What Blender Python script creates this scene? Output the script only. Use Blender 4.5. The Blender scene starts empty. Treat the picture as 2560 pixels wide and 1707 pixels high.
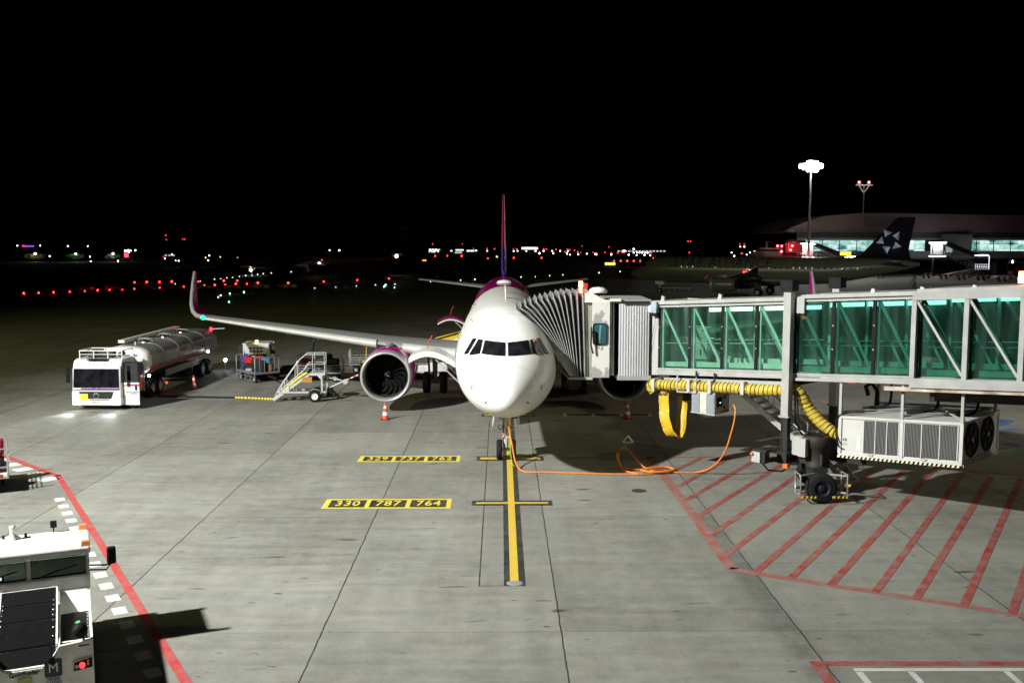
import bpy, bmesh, math, random
from mathutils import Vector, Matrix
from math import radians as R, sin, cos, pi, sqrt

random.seed(7)
SC = bpy.context.scene
COL = SC.collection

# ------------------------------------------------------------------ camera
cam = bpy.data.cameras.new('camera'); camo = bpy.data.objects.new('camera', cam); COL.objects.link(camo)
cam.sensor_width = 36.0; cam.lens = 35.2; cam.clip_start = 0.1; cam.clip_end = 6000
camo.location = (0, 0, 8.25); camo.rotation_euler = (R(90 - 5.686), 0, R(-0.644))
SC.camera = camo

# ------------------------------------------------------------------ night sky
W = bpy.data.worlds.new('World'); SC.world = W; W.use_nodes = True
nt = W.node_tree; bg = nt.nodes['Background']
sky = nt.nodes.new('ShaderNodeTexSky'); sky.sky_type = 'NISHITA'; sky.sun_disc = False
sky.sun_elevation = R(-9); sky.sun_rotation = R(200)
nt.links.new(sky.outputs[0], bg.inputs[0]); bg.inputs[1].default_value = 0.05

# ------------------------------------------------------------------ floodlights of the stand's own masts (outside the frame)
def spot(name, loc, aim, power, color, angle, blend, radius):
    l = bpy.data.lights.new(name, 'SPOT'); l.energy = power; l.color = color
    l.spot_size = R(angle); l.spot_blend = blend; l.shadow_soft_size = radius
    o = bpy.data.objects.new(name, l); COL.objects.link(o); o.location = loc
    o.rotation_euler = (Vector(aim) - Vector(loc)).to_track_quat('-Z', 'Y').to_euler()
    return o
spot('apron_floodlight', (-36, 8.5, 30), (-3, 37, 0), 256000, (1.0, 1.0, 0.945), 80, 1.0, 0.75)
spot('apron_floodlight', (-80, 30, 28), (-4, 78, 0), 60000, (1.0, 0.98, 0.44), 100, 1.0, 0.9)
spot('apron_floodlight', (62, 52, 25), (26, 54, 0), 20000, (1.0, 0.84, 0.58), 60, 1.0, 0.9)
spot('apron_floodlight', (46, 2, 24), (15, 33, 1), 13000, (1.0, 0.97, 0.78), 46, 1.0, 0.9)

def point(name, loc, power, color, radius):
    l = bpy.data.lights.new(name, 'POINT'); l.energy = power; l.color = color; l.shadow_soft_size = radius
    o = bpy.data.objects.new(name, l); COL.objects.link(o); o.location = loc; return o
SC.view_settings.view_transform = 'Standard'; SC.view_settings.look = 'None'
SC.view_settings.exposure = 0.0; SC.view_settings.gamma = 1.0
SC.cycles.use_denoising = True
SC.cycles.sample_clamp_indirect = 3.0
SC.cycles.max_bounces = 8; SC.cycles.transparent_max_bounces = 24
SC.cycles.caustics_reflective = False; SC.cycles.caustics_refractive = False

# ------------------------------------------------------------------ materials
MATS = {}
def M(name, col, rough=0.5, metal=0.0, noise=0.0, ns=3.0, bump=0.0, bs=40.0, coat=0.0, dirt_haze=None, emit=None, es=1.0, sample=False, spec=0.5):
    if name in MATS: return MATS[name]
    m = bpy.data.materials.new(name); m.use_nodes = True; MATS[name] = m
    n = m.node_tree.nodes; L = m.node_tree.links; b = n['Principled BSDF']
    b.inputs['Base Color'].default_value = (*col, 1); b.inputs['Roughness'].default_value = rough
    b.inputs['Metallic'].default_value = metal; b.inputs['Coat Weight'].default_value = coat
    b.inputs['Specular IOR Level'].default_value = spec
    if noise or bump:
        tc = n.new('ShaderNodeTexCoord')
    if noise:
        t = n.new('ShaderNodeTexNoise'); t.inputs['Scale'].default_value = ns; t.inputs['Detail'].default_value = 6
        L.new(tc.outputs['Object'], t.inputs['Vector'])
        r = n.new('ShaderNodeMapRange'); r.inputs['From Min'].default_value = .3; r.inputs['From Max'].default_value = .7
        L.new(t.outputs['Fac'], r.inputs['Value'])
        mx = n.new('ShaderNodeMix'); mx.data_type = 'RGBA'
        d = dirt_haze or tuple(c * (1 - noise) for c in col)
        mx.inputs['A'].default_value = (*d, 1); mx.inputs['B'].default_value = (*[min(1, c * (1 + noise * .35)) for c in col], 1)
        L.new(r.outputs[0], mx.inputs['Factor']); L.new(mx.outputs['Result'], b.inputs['Base Color'])
        r2 = n.new('ShaderNodeMapRange'); r2.inputs['To Min'].default_value = min(1, rough * 1.35); r2.inputs['To Max'].default_value = rough * .85
        L.new(t.outputs['Fac'], r2.inputs['Value']); L.new(r2.outputs[0], b.inputs['Roughness'])
    if bump:
        t2 = n.new('ShaderNodeTexNoise'); t2.inputs['Scale'].default_value = bs; t2.inputs['Detail'].default_value = 4
        L.new(tc.outputs['Object'], t2.inputs['Vector'])
        bp = n.new('ShaderNodeBump'); bp.inputs['Strength'].default_value = bump; bp.inputs['Distance'].default_value = .02
        L.new(t2.outputs['Fac'], bp.inputs['Height']); L.new(bp.outputs[0], b.inputs['Normal'])
    if emit:
        b.inputs['Emission Color'].default_value = (*emit, 1); b.inputs['Emission Strength'].default_value = es
        if not sample: m.cycles.emission_sampling = 'NONE'
    return m

WHITE = M('white_paint', (.78, .78, .75), .32, noise=.06, ns=1.5, coat=.3)
PLANE_GREY = M('grey_wing_paint', (.27, .275, .28), .35, noise=.12, ns=1.2)
STEEL = M('galvanised_steel', (.52, .53, .53), .42, .55, noise=.2, ns=6)
ALU = M('polished_aluminium', (.74, .74, .74), .2, 1.0, noise=.08, ns=2)
BLACK = M('black_paint', (.007, .007, .008), .6, noise=.3, ns=4, spec=.2)
RUBBER = M('tyre_rubber', (.012, .012, .013), .75, noise=.3, ns=8, spec=.25)
DKGREY = M('dark_grey_paint', (.04, .042, .045), .6, noise=.2, ns=5, spec=.3)
MAGENTA = M('magenta_paint', (.40, .006, .21), .3, noise=.08, ns=1.5, coat=.3)
PINK = M('pink_paint', (.62, .012, .23), .3, noise=.08, ns=1.5, coat=.3)
BLUEP = M('blue_violet_paint', (.05, .025, .33), .3, noise=.08, ns=1.5, coat=.3)
YELLOW = M('yellow_paint', (.72, .53, .03), .45, noise=.15, ns=4)
RED = M('red_paint', (.5, .03, .02), .45, noise=.15, ns=4)
ORANGE = M('orange_plastic', (.85, .17, .03), .4, noise=.1, ns=6)
GLASSDK = M('dark_window_glass', (.016, .015, .020), .06, spec=.8, noise=.8, ns=2.5, dirt_haze=(.003, .004, .006))
BRGREY = M('bridge_grey_paint', (.40, .405, .40), .42, noise=.2, ns=2.0)
BRDARK = M('bridge_dark_paint', (.024, .025, .025), .6, noise=.2, ns=3, spec=.3)
BRWHITE = M('bridge_white_paint', (.5, .5, .48), .4, noise=.15, ns=1.0)

def emitter(name, col, s, sample=False, base=(.02, .02, .02)):
    return M(name, base, .4, emit=col, es=s, sample=sample)

# ------------------------------------------------------------------ mesh builder
class MB:
    def __init__(s): s.v = []; s.f = []; s.m = []; s.sm = []
    def add(s, vs, fs, m=0, smooth=False):
        o = len(s.v); s.v += [tuple(v) for v in vs]
        for f in fs: s.f.append([i + o for i in f]); s.m.append(m); s.sm.append(smooth)
        return s
    def box(s, c, d, rz=0, m=0):
        x, y, z = d[0] / 2, d[1] / 2, d[2] / 2
        vs = [(-x, -y, -z), (x, -y, -z), (x, y, -z), (-x, y, -z), (-x, -y, z), (x, -y, z), (x, y, z), (-x, y, z)]
        ca, sa = cos(rz), sin(rz)
        vs = [(c[0] + a * ca - b * sa, c[1] + a * sa + b * ca, c[2] + e) for a, b, e in vs]
        return s.add(vs, [(0, 3, 2, 1), (4, 5, 6, 7), (0, 1, 5, 4), (1, 2, 6, 5), (2, 3, 7, 6), (3, 0, 4, 7)], m)
    def frame(s, p0, p1):
        p0, p1 = Vector(p0), Vector(p1); d = (p1 - p0).normalized()
        u = Vector((0, 0, 1)) if abs(d.z) < .98 else Vector((0, 1, 0))
        a = d.cross(u).normalized(); b = a.cross(d).normalized()
        return p0, p1, a, b
    def beam(s, p0, p1, w, h=None, m=0):
        h = h or w; p0, p1, a, b = s.frame(p0, p1); vs = []
        for p in (p0, p1):
            for i, j in ((-1, -1), (1, -1), (1, 1), (-1, 1)): vs.append(p + a * (i * w / 2) + b * (j * h / 2))
        return s.add(vs, [(3, 2, 1, 0), (4, 5, 6, 7), (0, 1, 5, 4), (1, 2, 6, 5), (2, 3, 7, 6), (3, 0, 4, 7)], m)
    def cyl(s, p0, p1, r0, r1=None, n=12, m=0, smooth=True, cap=True):
        r1 = r0 if r1 is None else r1; p0, p1, a, b = s.frame(p0, p1); vs = []
        for p, r in ((p0, r0), (p1, r1)):
            for i in range(n):
                t = 2 * pi * i / n; vs.append(p + a * (r * cos(t)) + b * (r * sin(t)))
        s.add(vs, [(i, (i + 1) % n, n + (i + 1) % n, n + i) for i in range(n)], m, smooth)
        if cap:
            s.add(vs[:n], [tuple(range(n - 1, -1, -1))], m); s.add(vs[n:], [tuple(range(n))], m)
        return s
    def tube(s, pts, r, n=8, m=0, closed=False):
        pts = [Vector(p) for p in pts]; N = len(pts); vs = []; prev = None
        for i, p in enumerate(pts):
            q0 = pts[i - 1] if (i > 0 or closed) else p; q1 = pts[(i + 1) % N] if (i < N - 1 or closed) else p
            d = (q1 - q0).normalized()
            if prev is None:
                u = Vector((0, 0, 1)) if abs(d.z) < .9 else Vector((0, 1, 0)); a = d.cross(u).normalized()
            else: a = (prev - d * prev.dot(d)).normalized()
            prev = a; b = a.cross(d)
            rr = r[i] if isinstance(r, (list, tuple)) else r
            for k in range(n):
                t = 2 * pi * k / n; vs.append(p + a * (rr * cos(t)) + b * (rr * sin(t)))
        fs = []
        for i in range(N if closed else N - 1):
            j = (i + 1) % N
            for k in range(n): fs.append((i * n + k, i * n + (k + 1) % n, j * n + (k + 1) % n, j * n + k))
        s.add(vs, fs, m, True)
        if not closed:
            s.add(vs[:n], [tuple(range(n - 1, -1, -1))], m); s.add(vs[-n:], [tuple(range(n))], m)
        return s
    def lathe(s, prof, o=(0, 0, 0), axis='y', n=32, m=0, smooth=True):
        vs = []; N = len(prof)
        for a, r in prof:
            for k in range(n):
                t = 2 * pi * k / n; c, d = r * cos(t), r * sin(t)
                p = {'y': (c, a, d), 'x': (a, c, d), 'z': (c, d, a)}[axis]
                vs.append((p[0] + o[0], p[1] + o[1], p[2] + o[2]))
        fs = [(i * n + k, i * n + (k + 1) % n, (i + 1) * n + (k + 1) % n, (i + 1) * n + k) for i in range(N - 1) for k in range(n)]
        return s.add(vs, fs, m, smooth)
    def sphere(s, c, r, n=10, m=0, sz=1.0):
        prof = [(-r * cos(pi * i / n) * sz, max(r * sin(pi * i / n), 1e-4)) for i in range(n + 1)]
        return s.lathe(prof, c, 'z', 2 * n, m)
    def prism(s, poly, ext, m=0):
        n = len(poly); e = Vector(ext); a = [Vector(p) for p in poly]; b = [p + e for p in a]
        return s.add(a + b, [tuple(range(n - 1, -1, -1)), tuple(range(n, 2 * n))] + [(i, (i + 1) % n, n + (i + 1) % n, n + i) for i in range(n)], m)
    def loft(s, rings, m=0, smooth=True, cap=True, closed=True):
        n = len(rings[0]); vs = [p for r in rings for p in r]; fs = []
        for i in range(len(rings) - 1):
            for k in range(n if closed else n - 1): fs.append((i * n + k, i * n + (k + 1) % n, (i + 1) * n + (k + 1) % n, (i + 1) * n + k))
        s.add(vs, fs, m, smooth)
        if cap: s.add(rings[0], [tuple(range(n - 1, -1, -1))], m); s.add(rings[-1], [tuple(range(n))], m)
        return s
    def quad(s, a, b, c, d, m=0): return s.add([a, b, c, d], [(0, 1, 2, 3)], m)
    def build(s, name, mat, parent=None, bevel=0, fix=True):
        me = bpy.data.meshes.new(name); me.from_pydata(s.v, [], s.f)
        for x in (mat if isinstance(mat, (list, tuple)) else [mat]): me.materials.append(x)
        for p, mi, sm in zip(me.polygons, s.m, s.sm): p.material_index = mi; p.use_smooth = sm
        if fix:
            b = bmesh.new(); b.from_mesh(me); bmesh.ops.recalc_face_normals(b, faces=b.faces); b.to_mesh(me); b.free()
        me.update()
        o = bpy.data.objects.new(name, me); COL.objects.link(o)
        if parent: o.parent = parent
        if bevel:
            d = o.modifiers.new('bevel', 'BEVEL'); d.width = bevel; d.segments = 2; d.limit_method = 'ANGLE'; d.angle_limit = R(40)
        return o

def tag(o, label=None, cat=None, group=None, kind=None):
    if label: o['label'] = label
    if cat: o['category'] = cat
    if group: o['group'] = group
    if kind: o['kind'] = kind
    return o
def thing(name, label, cat, loc=(0, 0, 0), rz=0, group=None):
    o = bpy.data.objects.new(name, None); COL.objects.link(o); o.location = loc; o.rotation_euler = (0, 0, rz)
    o.empty_display_size = .3
    return tag(o, label, cat, group)
def struct(name, mb, mat, label=None):
    o = mb.build(name, mat); o['kind'] = 'structure'
    if label: o['label'] = label
    return o
def copy_tree(o, parent=None):
    c = o.copy(); COL.objects.link(c); c.parent = parent
    for ch in list(o.children): copy_tree(ch, c)
    return c
def text_mesh(txt, size, sx=1.0, bold=0.0, ext=0.004, align='CENTER', space=1.0):
    cu = bpy.data.curves.new('t', 'FONT'); cu.body = txt; cu.size = size; cu.extrude = ext; cu.offset = bold
    cu.align_x = align; cu.align_y = 'CENTER'; cu.space_character = space; cu.resolution_u = 3
    ob = bpy.data.objects.new('t', cu); COL.objects.link(ob); bpy.context.view_layer.update()
    me = bpy.data.meshes.new_from_object(ob.evaluated_get(bpy.context.evaluated_depsgraph_get()))
    vs = [(v.co.x * sx, v.co.y, v.co.z) for v in me.vertices]; fs = [tuple(p.vertices) for p in me.polygons]
    bpy.data.objects.remove(ob); bpy.data.curves.remove(cu); bpy.data.meshes.remove(me)
    return vs, fs
def text(name, txt, size, mat, parent, o, ux, uy, sx=1.0, bold=0.0, ext=0.004, align='CENTER', space=1.0, fn=None):
    """lettering laid in the plane spanned by ux (reading direction) and uy (up)"""
    vs, fs = text_mesh(txt, size, sx, bold, ext, align, space)
    o, ux, uy = Vector(o), Vector(ux).normalized(), Vector(uy).normalized(); un = ux.cross(uy)
    P = [o + ux * a + uy * b + un * c for a, b, c in vs]
    if fn:                                   # cut small so that it can follow a curved skin
        bm = bmesh.new(); bv = [bm.verts.new(p) for p in P]
        for f in fs:
            try: bm.faces.new([bv[i] for i in f])
            except ValueError: pass
        bmesh.ops.triangulate(bm, faces=bm.faces[:])
        for _ in range(5):
            le = [e for e in bm.edges if e.calc_length() > size * .16]
            if not le: break
            bmesh.ops.subdivide_edges(bm, edges=le, cuts=1); bmesh.ops.triangulate(bm, faces=bm.faces[:])
        bm.verts.index_update(); P = [fn(v.co) for v in bm.verts]; fs = [[v.index for v in f.verts] for f in bm.faces]; bm.free()
    mb = MB(); mb.add(P, fs); return mb.build(name, mat, parent, fix=False)
def wheel(parent, c, r, w, axis='x', rim=STEEL, name='wheel', n=24, hub=.55):
    """a tyre with its rim as a sub-part; axis is the axle direction"""
    a = {'x': Vector((1, 0, 0)), 'y': Vector((0, 1, 0))}[axis]; c = Vector(c)
    prof = [(-w / 2, r * hub), (-w / 2, r * .86), (-w * .36, r * .97), (-w * .15, r), (w * .15, r), (w * .36, r * .97), (w / 2, r * .86), (w / 2, r * hub)]
    t = MB().lathe(prof, c, axis, n).build(name, RUBBER, parent)
    q = MB().lathe([(-w * .42, .001), (-w * .42, r * .2), (-w * .3, r * .25), (-w * .28, r * .42), (-w * .47, r * .48), (-w * .49, r * hub + .004),
                    (w * .49, r * hub + .004), (w * .47, r * .48), (w * .28, r * .42), (w * .3, r * .25), (w * .42, r * .2), (w * .42, .001)], c, axis, n)
    for k in range(6):
        t0 = k * pi / 3
        for sgn in (-1, 1):
            d = Vector((0, cos(t0), sin(t0))) if axis == 'x' else Vector((cos(t0), 0, sin(t0)))
            q.cyl(c + a * (sgn * w * .3) + d * r * .33, c + a * (sgn * w * .345) + d * r * .33, r * .05, n=6)
    q.build('rim', rim, t)
    return t
def bag(name, label, cat, loc, d, rz, mat, handle=True, tagc=False, soft=.3):
    """a soft-cornered case standing on loc with its own handle"""
    o = MB(); k = min(d) * soft
    n = 4; xs = [-1, -.55, .55, 1]
    b = bmesh.new(); bmesh.ops.create_cube(b, size=1)
    for v in b.verts: v.co = Vector((v.co.x * d[0], v.co.y * d[1], v.co.z * d[2] + d[2] / 2))
    bmesh.ops.bevel(b, geom=b.edges[:], offset=k, segments=3, affect='EDGES', profile=.6)
    for v in b.verts:
        v.co += Vector((random.uniform(-1, 1), random.uniform(-1, 1), random.uniform(-.6, .6))) * (.012)
    me = bpy.data.meshes.new(name); b.to_mesh(me); b.free(); me.materials.append(mat)
    for p in me.polygons: p.use_smooth = True
    ob = bpy.data.objects.new(name, me); COL.objects.link(ob); ob.location = loc; ob.rotation_euler = (0, 0, rz)
    tag(ob, label, cat)
    if handle:
        h = MB(); w = min(.12, d[0] * .3)
        h.tube([(-w, 0, d[2] - .005), (-w, 0, d[2] + .04), (-w * .6, 0, d[2] + .055), (w * .6, 0, d[2] + .055), (w, 0, d[2] + .04), (w, 0, d[2] - .005)], .012, 6)
        h.build('handle', BLACK, ob)
    if tagc:
        MB().box((d[0] * .2, -d[1] / 2 - .012, d[2] * .6), (.05, .008, .2)).build('luggage_tag', WHITE, ob)
    return ob
# ================================================================== GROUND
def concrete():
    m = bpy.data.materials.new('apron_concrete'); m.use_nodes = True
    n = m.node_tree.nodes; L = m.node_tree.links; b = n['Principled BSDF']
    tc = n.new('ShaderNodeTexCoord'); P = tc.outputs['Object']
    sp = n.new('ShaderNodeSeparateXYZ'); L.new(P, sp.inputs[0])
    def math_(op, a, c=None, d=None):
        q = n.new('ShaderNodeMath'); q.operation = op
        for i, v in enumerate((a, c, d)):
            if v is None: continue
            if isinstance(v, (int, float)): q.inputs[i].default_value = v
            else: L.new(v, q.inputs[i])
        return q.outputs[0]
    def noise(scale, detail=5, vec=None, rough=.55):
        q = n.new('ShaderNodeTexNoise'); q.inputs['Scale'].default_value = scale; q.inputs['Detail'].default_value = detail
        q.inputs['Roughness'].default_value = rough
        L.new(vec or P, q.inputs['Vector']); return q.outputs['Fac']
    def rng(v, a, b_, c, d):
        q = n.new('ShaderNodeMapRange'); L.new(v, q.inputs['Value'])
        for k, x in zip(('From Min', 'From Max', 'To Min', 'To Max'), (a, b_, c, d)): q.inputs[k].default_value = x
        return q.outputs[0]
    wob = rng(noise(1.6, 3), .3, .7, -.012, .012)
    xx = math_('ADD', sp.outputs['X'], wob); yy = math_('ADD', sp.outputs['Y'], wob)
    fx = math_('MULTIPLY', math_('ADD', xx, 8.89), 1 / 5.085); fy = math_('MULTIPLY', math_('ADD', yy, -20.58), 1 / 4.485)
    def joint(f, mod, half):
        d = math_('ABSOLUTE', math_('SUBTRACT', math_('FRACT', math_('ADD', f, .5)), .5))
        return math_('LESS_THAN', math_('MULTIPLY', d, mod), half)
    jx = joint(fx, 5.085, .016); jy = joint(fy, 4.485, .009)
    cell = n.new('ShaderNodeCombineXYZ'); L.new(math_('FLOOR', fx), cell.inputs[0]); L.new(math_('FLOOR', fy), cell.inputs[1])
    wn = n.new('ShaderNodeTexWhiteNoise'); wn.noise_dimensions = '2D'; L.new(cell.outputs[0], wn.inputs['Vector'])
    # streaks of the broom finish and of tyres run across the stand (along X)
    mp = n.new('ShaderNodeMapping'); mp.inputs['Scale'].default_value = (.35, 2.4, 1); L.new(P, mp.inputs['Vector'])
    st = noise(1.1, 7, mp.outputs[0], .62)
    mp2 = n.new('ShaderNodeMapping'); mp2.inputs['Scale'].default_value = (1.5, .22, 1); mp2.inputs['Rotation'].default_value = (0, 0, .5); L.new(P, mp2.inputs['Vector'])
    st2 = noise(.8, 6, mp2.outputs[0], .6)
    fine = math_('ADD', math_('MULTIPLY', noise(34, 3), .5), math_('MULTIPLY', noise(11, 5, None, .7), .5)); blot = noise(.24, 5); mid = noise(2.2, 6, None, .65)
    val = math_('ADD', rng(blot, .3, .7, -.15, .13), rng(st, .3, .7, -.14, .12))
    val = math_('ADD', val, rng(mid, .3, .7, -.12, .12))
    val = math_('ADD', val, rng(st2, .3, .7, -.1, .1))
    val = math_('ADD', val, rng(fine, .35, .65, -.13, .11))
    val = math_('ADD', val, rng(wn.outputs['Value'], 0, 1, -.12, .1))
    val = math_('ADD', val, 1.0)
    # oil spots and scuffs: sparse elongated patches
    mp3 = n.new('ShaderNodeMapping'); mp3.inputs['Scale'].default_value = (.55, 1.9, 1); L.new(P, mp3.inputs['Vector'])
    sc = noise(1.05, 2, mp3.outputs[0], .4)
    spot_ = rng(sc, .70, .76, 0, .7)
    sc2 = noise(4.3, 2, mp3.outputs[0], .4); spot2 = rng(sc2, .715, .76, 0, .75)
    dark = math_('MULTIPLY', math_('SUBTRACT', 1, spot_), math_('SUBTRACT', 1, spot2))
    dark = math_('MULTIPLY', dark, math_('SUBTRACT', 1, math_('MULTIPLY', jx, .86)))
    dark = math_('MULTIPLY', dark, math_('SUBTRACT', 1, math_('MULTIPLY', jy, .55)))
    # rubbed dark seal smear beside one joint, and a pair of faint tyre tracks along the lead-in line
    band = rng(math_('ABSOLUTE', math_('SUBTRACT', sp.outputs['X'], 6.12)), .15, .42, 1, 0)
    band = math_('MULTIPLY', math_('MULTIPLY', band, rng(sp.outputs['Y'], 29.5, 31, 1, 0)), rng(mid, .38, .6, .05, .42))
    dark = math_('MULTIPLY', dark, math_('SUBTRACT', 1, band))
    for xt, wd, am in ((-3.4, .5, .10), (4.1, .5, .09), (.75, .3, .08), (-.2, .3, .08)):
        tr_ = rng(math_('ABSOLUTE', math_('SUBTRACT', sp.outputs['X'], xt)), wd * .4, wd, 1, 0)
        dark = math_('MULTIPLY', dark, math_('SUBTRACT', 1, math_('MULTIPLY', math_('MULTIPLY', tr_, am), rng(st2, .35, .65, .2, 1.4))))
    val = math_('MULTIPLY', val, dark)
    hue = n.new('ShaderNodeMix'); hue.data_type = 'RGBA'; L.new(rng(noise(.5, 4), .35, .65, 0, 1), hue.inputs['Factor'])
    hue.inputs['A'].default_value = (.216, .213, .184, 1); hue.inputs['B'].default_value = (.212, .218, .198, 1)
    mul = n.new('ShaderNodeVectorMath'); mul.operation = 'SCALE'; L.new(hue.outputs['Result'], mul.inputs[0]); L.new(val, mul.inputs['Scale'])
    L.new(mul.outputs[0], b.inputs['Base Color'])
    L.new(rng(st, .3, .7, .62, .82), b.inputs['Roughness'])
    bp = n.new('ShaderNodeBump'); bp.inputs['Strength'].default_value = .25; bp.inputs['Distance'].default_value = .004
    L.new(fine, bp.inputs['Height']); L.new(bp.outputs[0], b.inputs['Normal'])
    return m
CONC = concrete()
g = MB().box((0, 1500, -.5), (7000, 5000, 1)); struct('ground', g, M('dark_grass', (.018, .022, .01), .95, noise=.4, ns=.05))
g = MB().quad((-320, -60, .004), (260, -60, .004), (260, 272, .004), (-320, 150, .004)); struct('apron', g, CONC)

def worn(name, col, wear=.45, rough=.6, ns=2.6):
    """painted marking worn through to bare concrete in patches"""
    m = bpy.data.materials.new(name); m.use_nodes = True; n = m.node_tree.nodes; L = m.node_tree.links; b = n['Principled BSDF']
    tc = n.new('ShaderNodeTexCoord')
    t = n.new('ShaderNodeTexNoise'); t.inputs['Scale'].default_value = ns; t.inputs['Detail'].default_value = 9; t.inputs['Roughness'].default_value = .72
    L.new(tc.outputs['Object'], t.inputs['Vector'])
    r = n.new('ShaderNodeMapRange'); r.inputs['From Min'].default_value = .36; r.inputs['From Max'].default_value = .62
    r.inputs['To Min'].default_value = wear; r.inputs['To Max'].default_value = 0; L.new(t.outputs['Fac'], r.inputs['Value'])
    x = n.new('ShaderNodeMix'); x.data_type = 'RGBA'; x.inputs['A'].default_value = (*col, 1); x.inputs['B'].default_value = (.22, .22, .2, 1)
    L.new(r.outputs[0], x.inputs['Factor']); L.new(x.outputs['Result'], b.inputs['Base Color']); b.inputs['Roughness'].default_value = rough
    return m
P_RED = worn('worn_red_marking', (.32, .06, .05), .8, ns=1.7); P_RED2 = worn('red_marking', (.30, .022, .016), .68, ns=1.9); P_RED3 = worn('red_line_marking', (.42, .035, .035), .4)
P_WHITE = worn('white_marking', (.62, .62, .60), .35); P_YEL = worn('yellow_marking', (.66, .46, .035), .25)
P_BLK = worn('black_marking', (.014, .014, .014), .25); P_YEL2 = worn('pale_yellow_marking', (.70, .58, .06), .2)
def strip(mb, pts, w, z):
    for a, b in zip(pts, pts[1:]):
        a, b = Vector((*a, z)), Vector((*b, z)); d = (b - a).normalized(); s_ = Vector((-d.y, d.x, 0)) * w / 2
        mb.quad(a - s_, b - s_, b + s_, a + s_)
    return mb
def rect(mb, x0, x1, y0, y1, z, sk=0): return mb.quad((x0, y0, z), (x1, y0, z), (x1, y1, z), (x0, y1, z))
Z1, Z2, Z3 = .008, .012, .016
# lead-in line with its black border and three stop bars
b_ = MB(); rect(b_, .07, .59, 23.42, 62, Z1)
struct('black_line_border', b_, P_BLK)
y_ = MB(); rect(y_, .22, .43, 23.5, 62, Z2); struct('yellow_lead_in_line', y_, P_YEL)
k_ = MB(); yb = MB()
for y0, y1 in ((37.3, 38.08), (30.8, 31.42), (46.95, 47.6)):
    rect(k_, -.93, .07, y0, y1, Z1); rect(k_, .59, 1.63, y0, y1, Z1)
    rect(yb, -.79, .22, y0 + .22, y1 - .22, Z2); rect(yb, .43, 1.5, y0 + .22, y1 - .22, Z2)
struct('black_stop_bar', k_, P_BLK); struct('yellow_stop_bar', yb, P_YEL)
j_ = MB(); rect(j_, -.545, -.515, 23.42, 46, Z1 - .001); rect(j_, -.545, .07, 23.42, 23.45, Z1 - .0015); struct('saw_cut_joint', j_, P_BLK)
mh = MB().lathe([(.010, .01), (.016, .12), (.016, .17), (.008, .2)], (.33, 23.6, .005), 'z', 20); struct('inset_light_cover', mh, STEEL)
mh = MB().lathe([(.010, .01), (.010, .22), (.006, .25)], (4.59, 32.63, .004), 'z', 24); struct('manhole_cover', mh, DKGREY)
# aircraft-type number panels (painted on the stand)
for txts, x0, x1, y0, y1 in ((('329', '737', '762'), -5.42, -1.56, 37.13, 38.17), (('330', '787', '764'), -5.6, -1.58, 30.5, 31.65)):
    q = MB(); rect(q, x0, x1, y0, y1, Z1); struct('yellow_number_panel', q, P_YEL2)
    w = (x1 - x0); q = MB(); cs = []
    for k in range(3):
        a = x0 + w * (.045 + .318 * k); c = a + w * .282; rect(q, a, c, y0 + .14, y1 - .14, Z2); cs.append((a + c) / 2)
    struct('black_number_field', q, P_BLK)
    allv = MB()
    for t_, c_ in zip(txts, cs):
        vs, fs = text_mesh(t_, .74, .66, .014, 0.0, 'CENTER', 1.12)
        allv.add([(c_ + v[0], (y0 + y1) / 2 + v[1] * 1.12, Z3) for v in vs], fs)
    struct('yellow_stand_number', allv, P_YEL2)
q = MB(); rect(q, 3.0, 7.2, 46.9, 47.7, Z1); struct('yellow_number_panel', q, P_YEL2)
q = MB(); rect(q, 3.15, 4.35, 47.0, 47.6, Z2); rect(q, 4.5, 5.7, 47.0, 47.6, Z2); rect(q, 5.85, 7.05, 47.0, 47.6, Z2); struct('black_number_field', q, P_BLK)
# red boundary line and white dashes at the left
q = MB(); strip(q, [(-24, 42.8), (-18.77, 37.9), (-15.66, 34.95)], .26, Z1); strip(q, [(-15.74, 35.1), (-10.74, 26.5), (-7.96, 21.68), (-5.85, 18.05), (-1.5, 10.6)], .20, Z1)
struct('red_boundary_line', q, P_RED3)
q = MB(); a, b = Vector((-19.2, 37.75, Z1)), Vector((-15.25, 33.95, Z1))
def dashes(q, a, b, n_, w, frac):
    d = (b - a) / n_; u = d.normalized(); s_ = Vector((-u.y, u.x, 0)) * w / 2
    for k in range(n_):
        p = a + d * k; e = p + d * frac; q.quad(p - s_, e - s_, e + s_, p + s_)
dashes(q, a, b, 5, .62, .55); dashes(q, Vector((-14.3, 31.9, Z1)), Vector((-6.35, 18.0, Z1)), 17, .30, .50); dashes(q, Vector((-6.35, 18.0, Z1)), Vector((-2.95, 12.2, Z1)), 7, .30, .50)
struct('white_dashed_line', q, P_WHITE)
q = MB(); strip(q, [(-48, 70), (-39.7, 79.5), (-35.5, 90.8), (-30, 96), (20, 101)], .25, Z1); struct('red_taxiway_line', q, P_RED)
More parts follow.
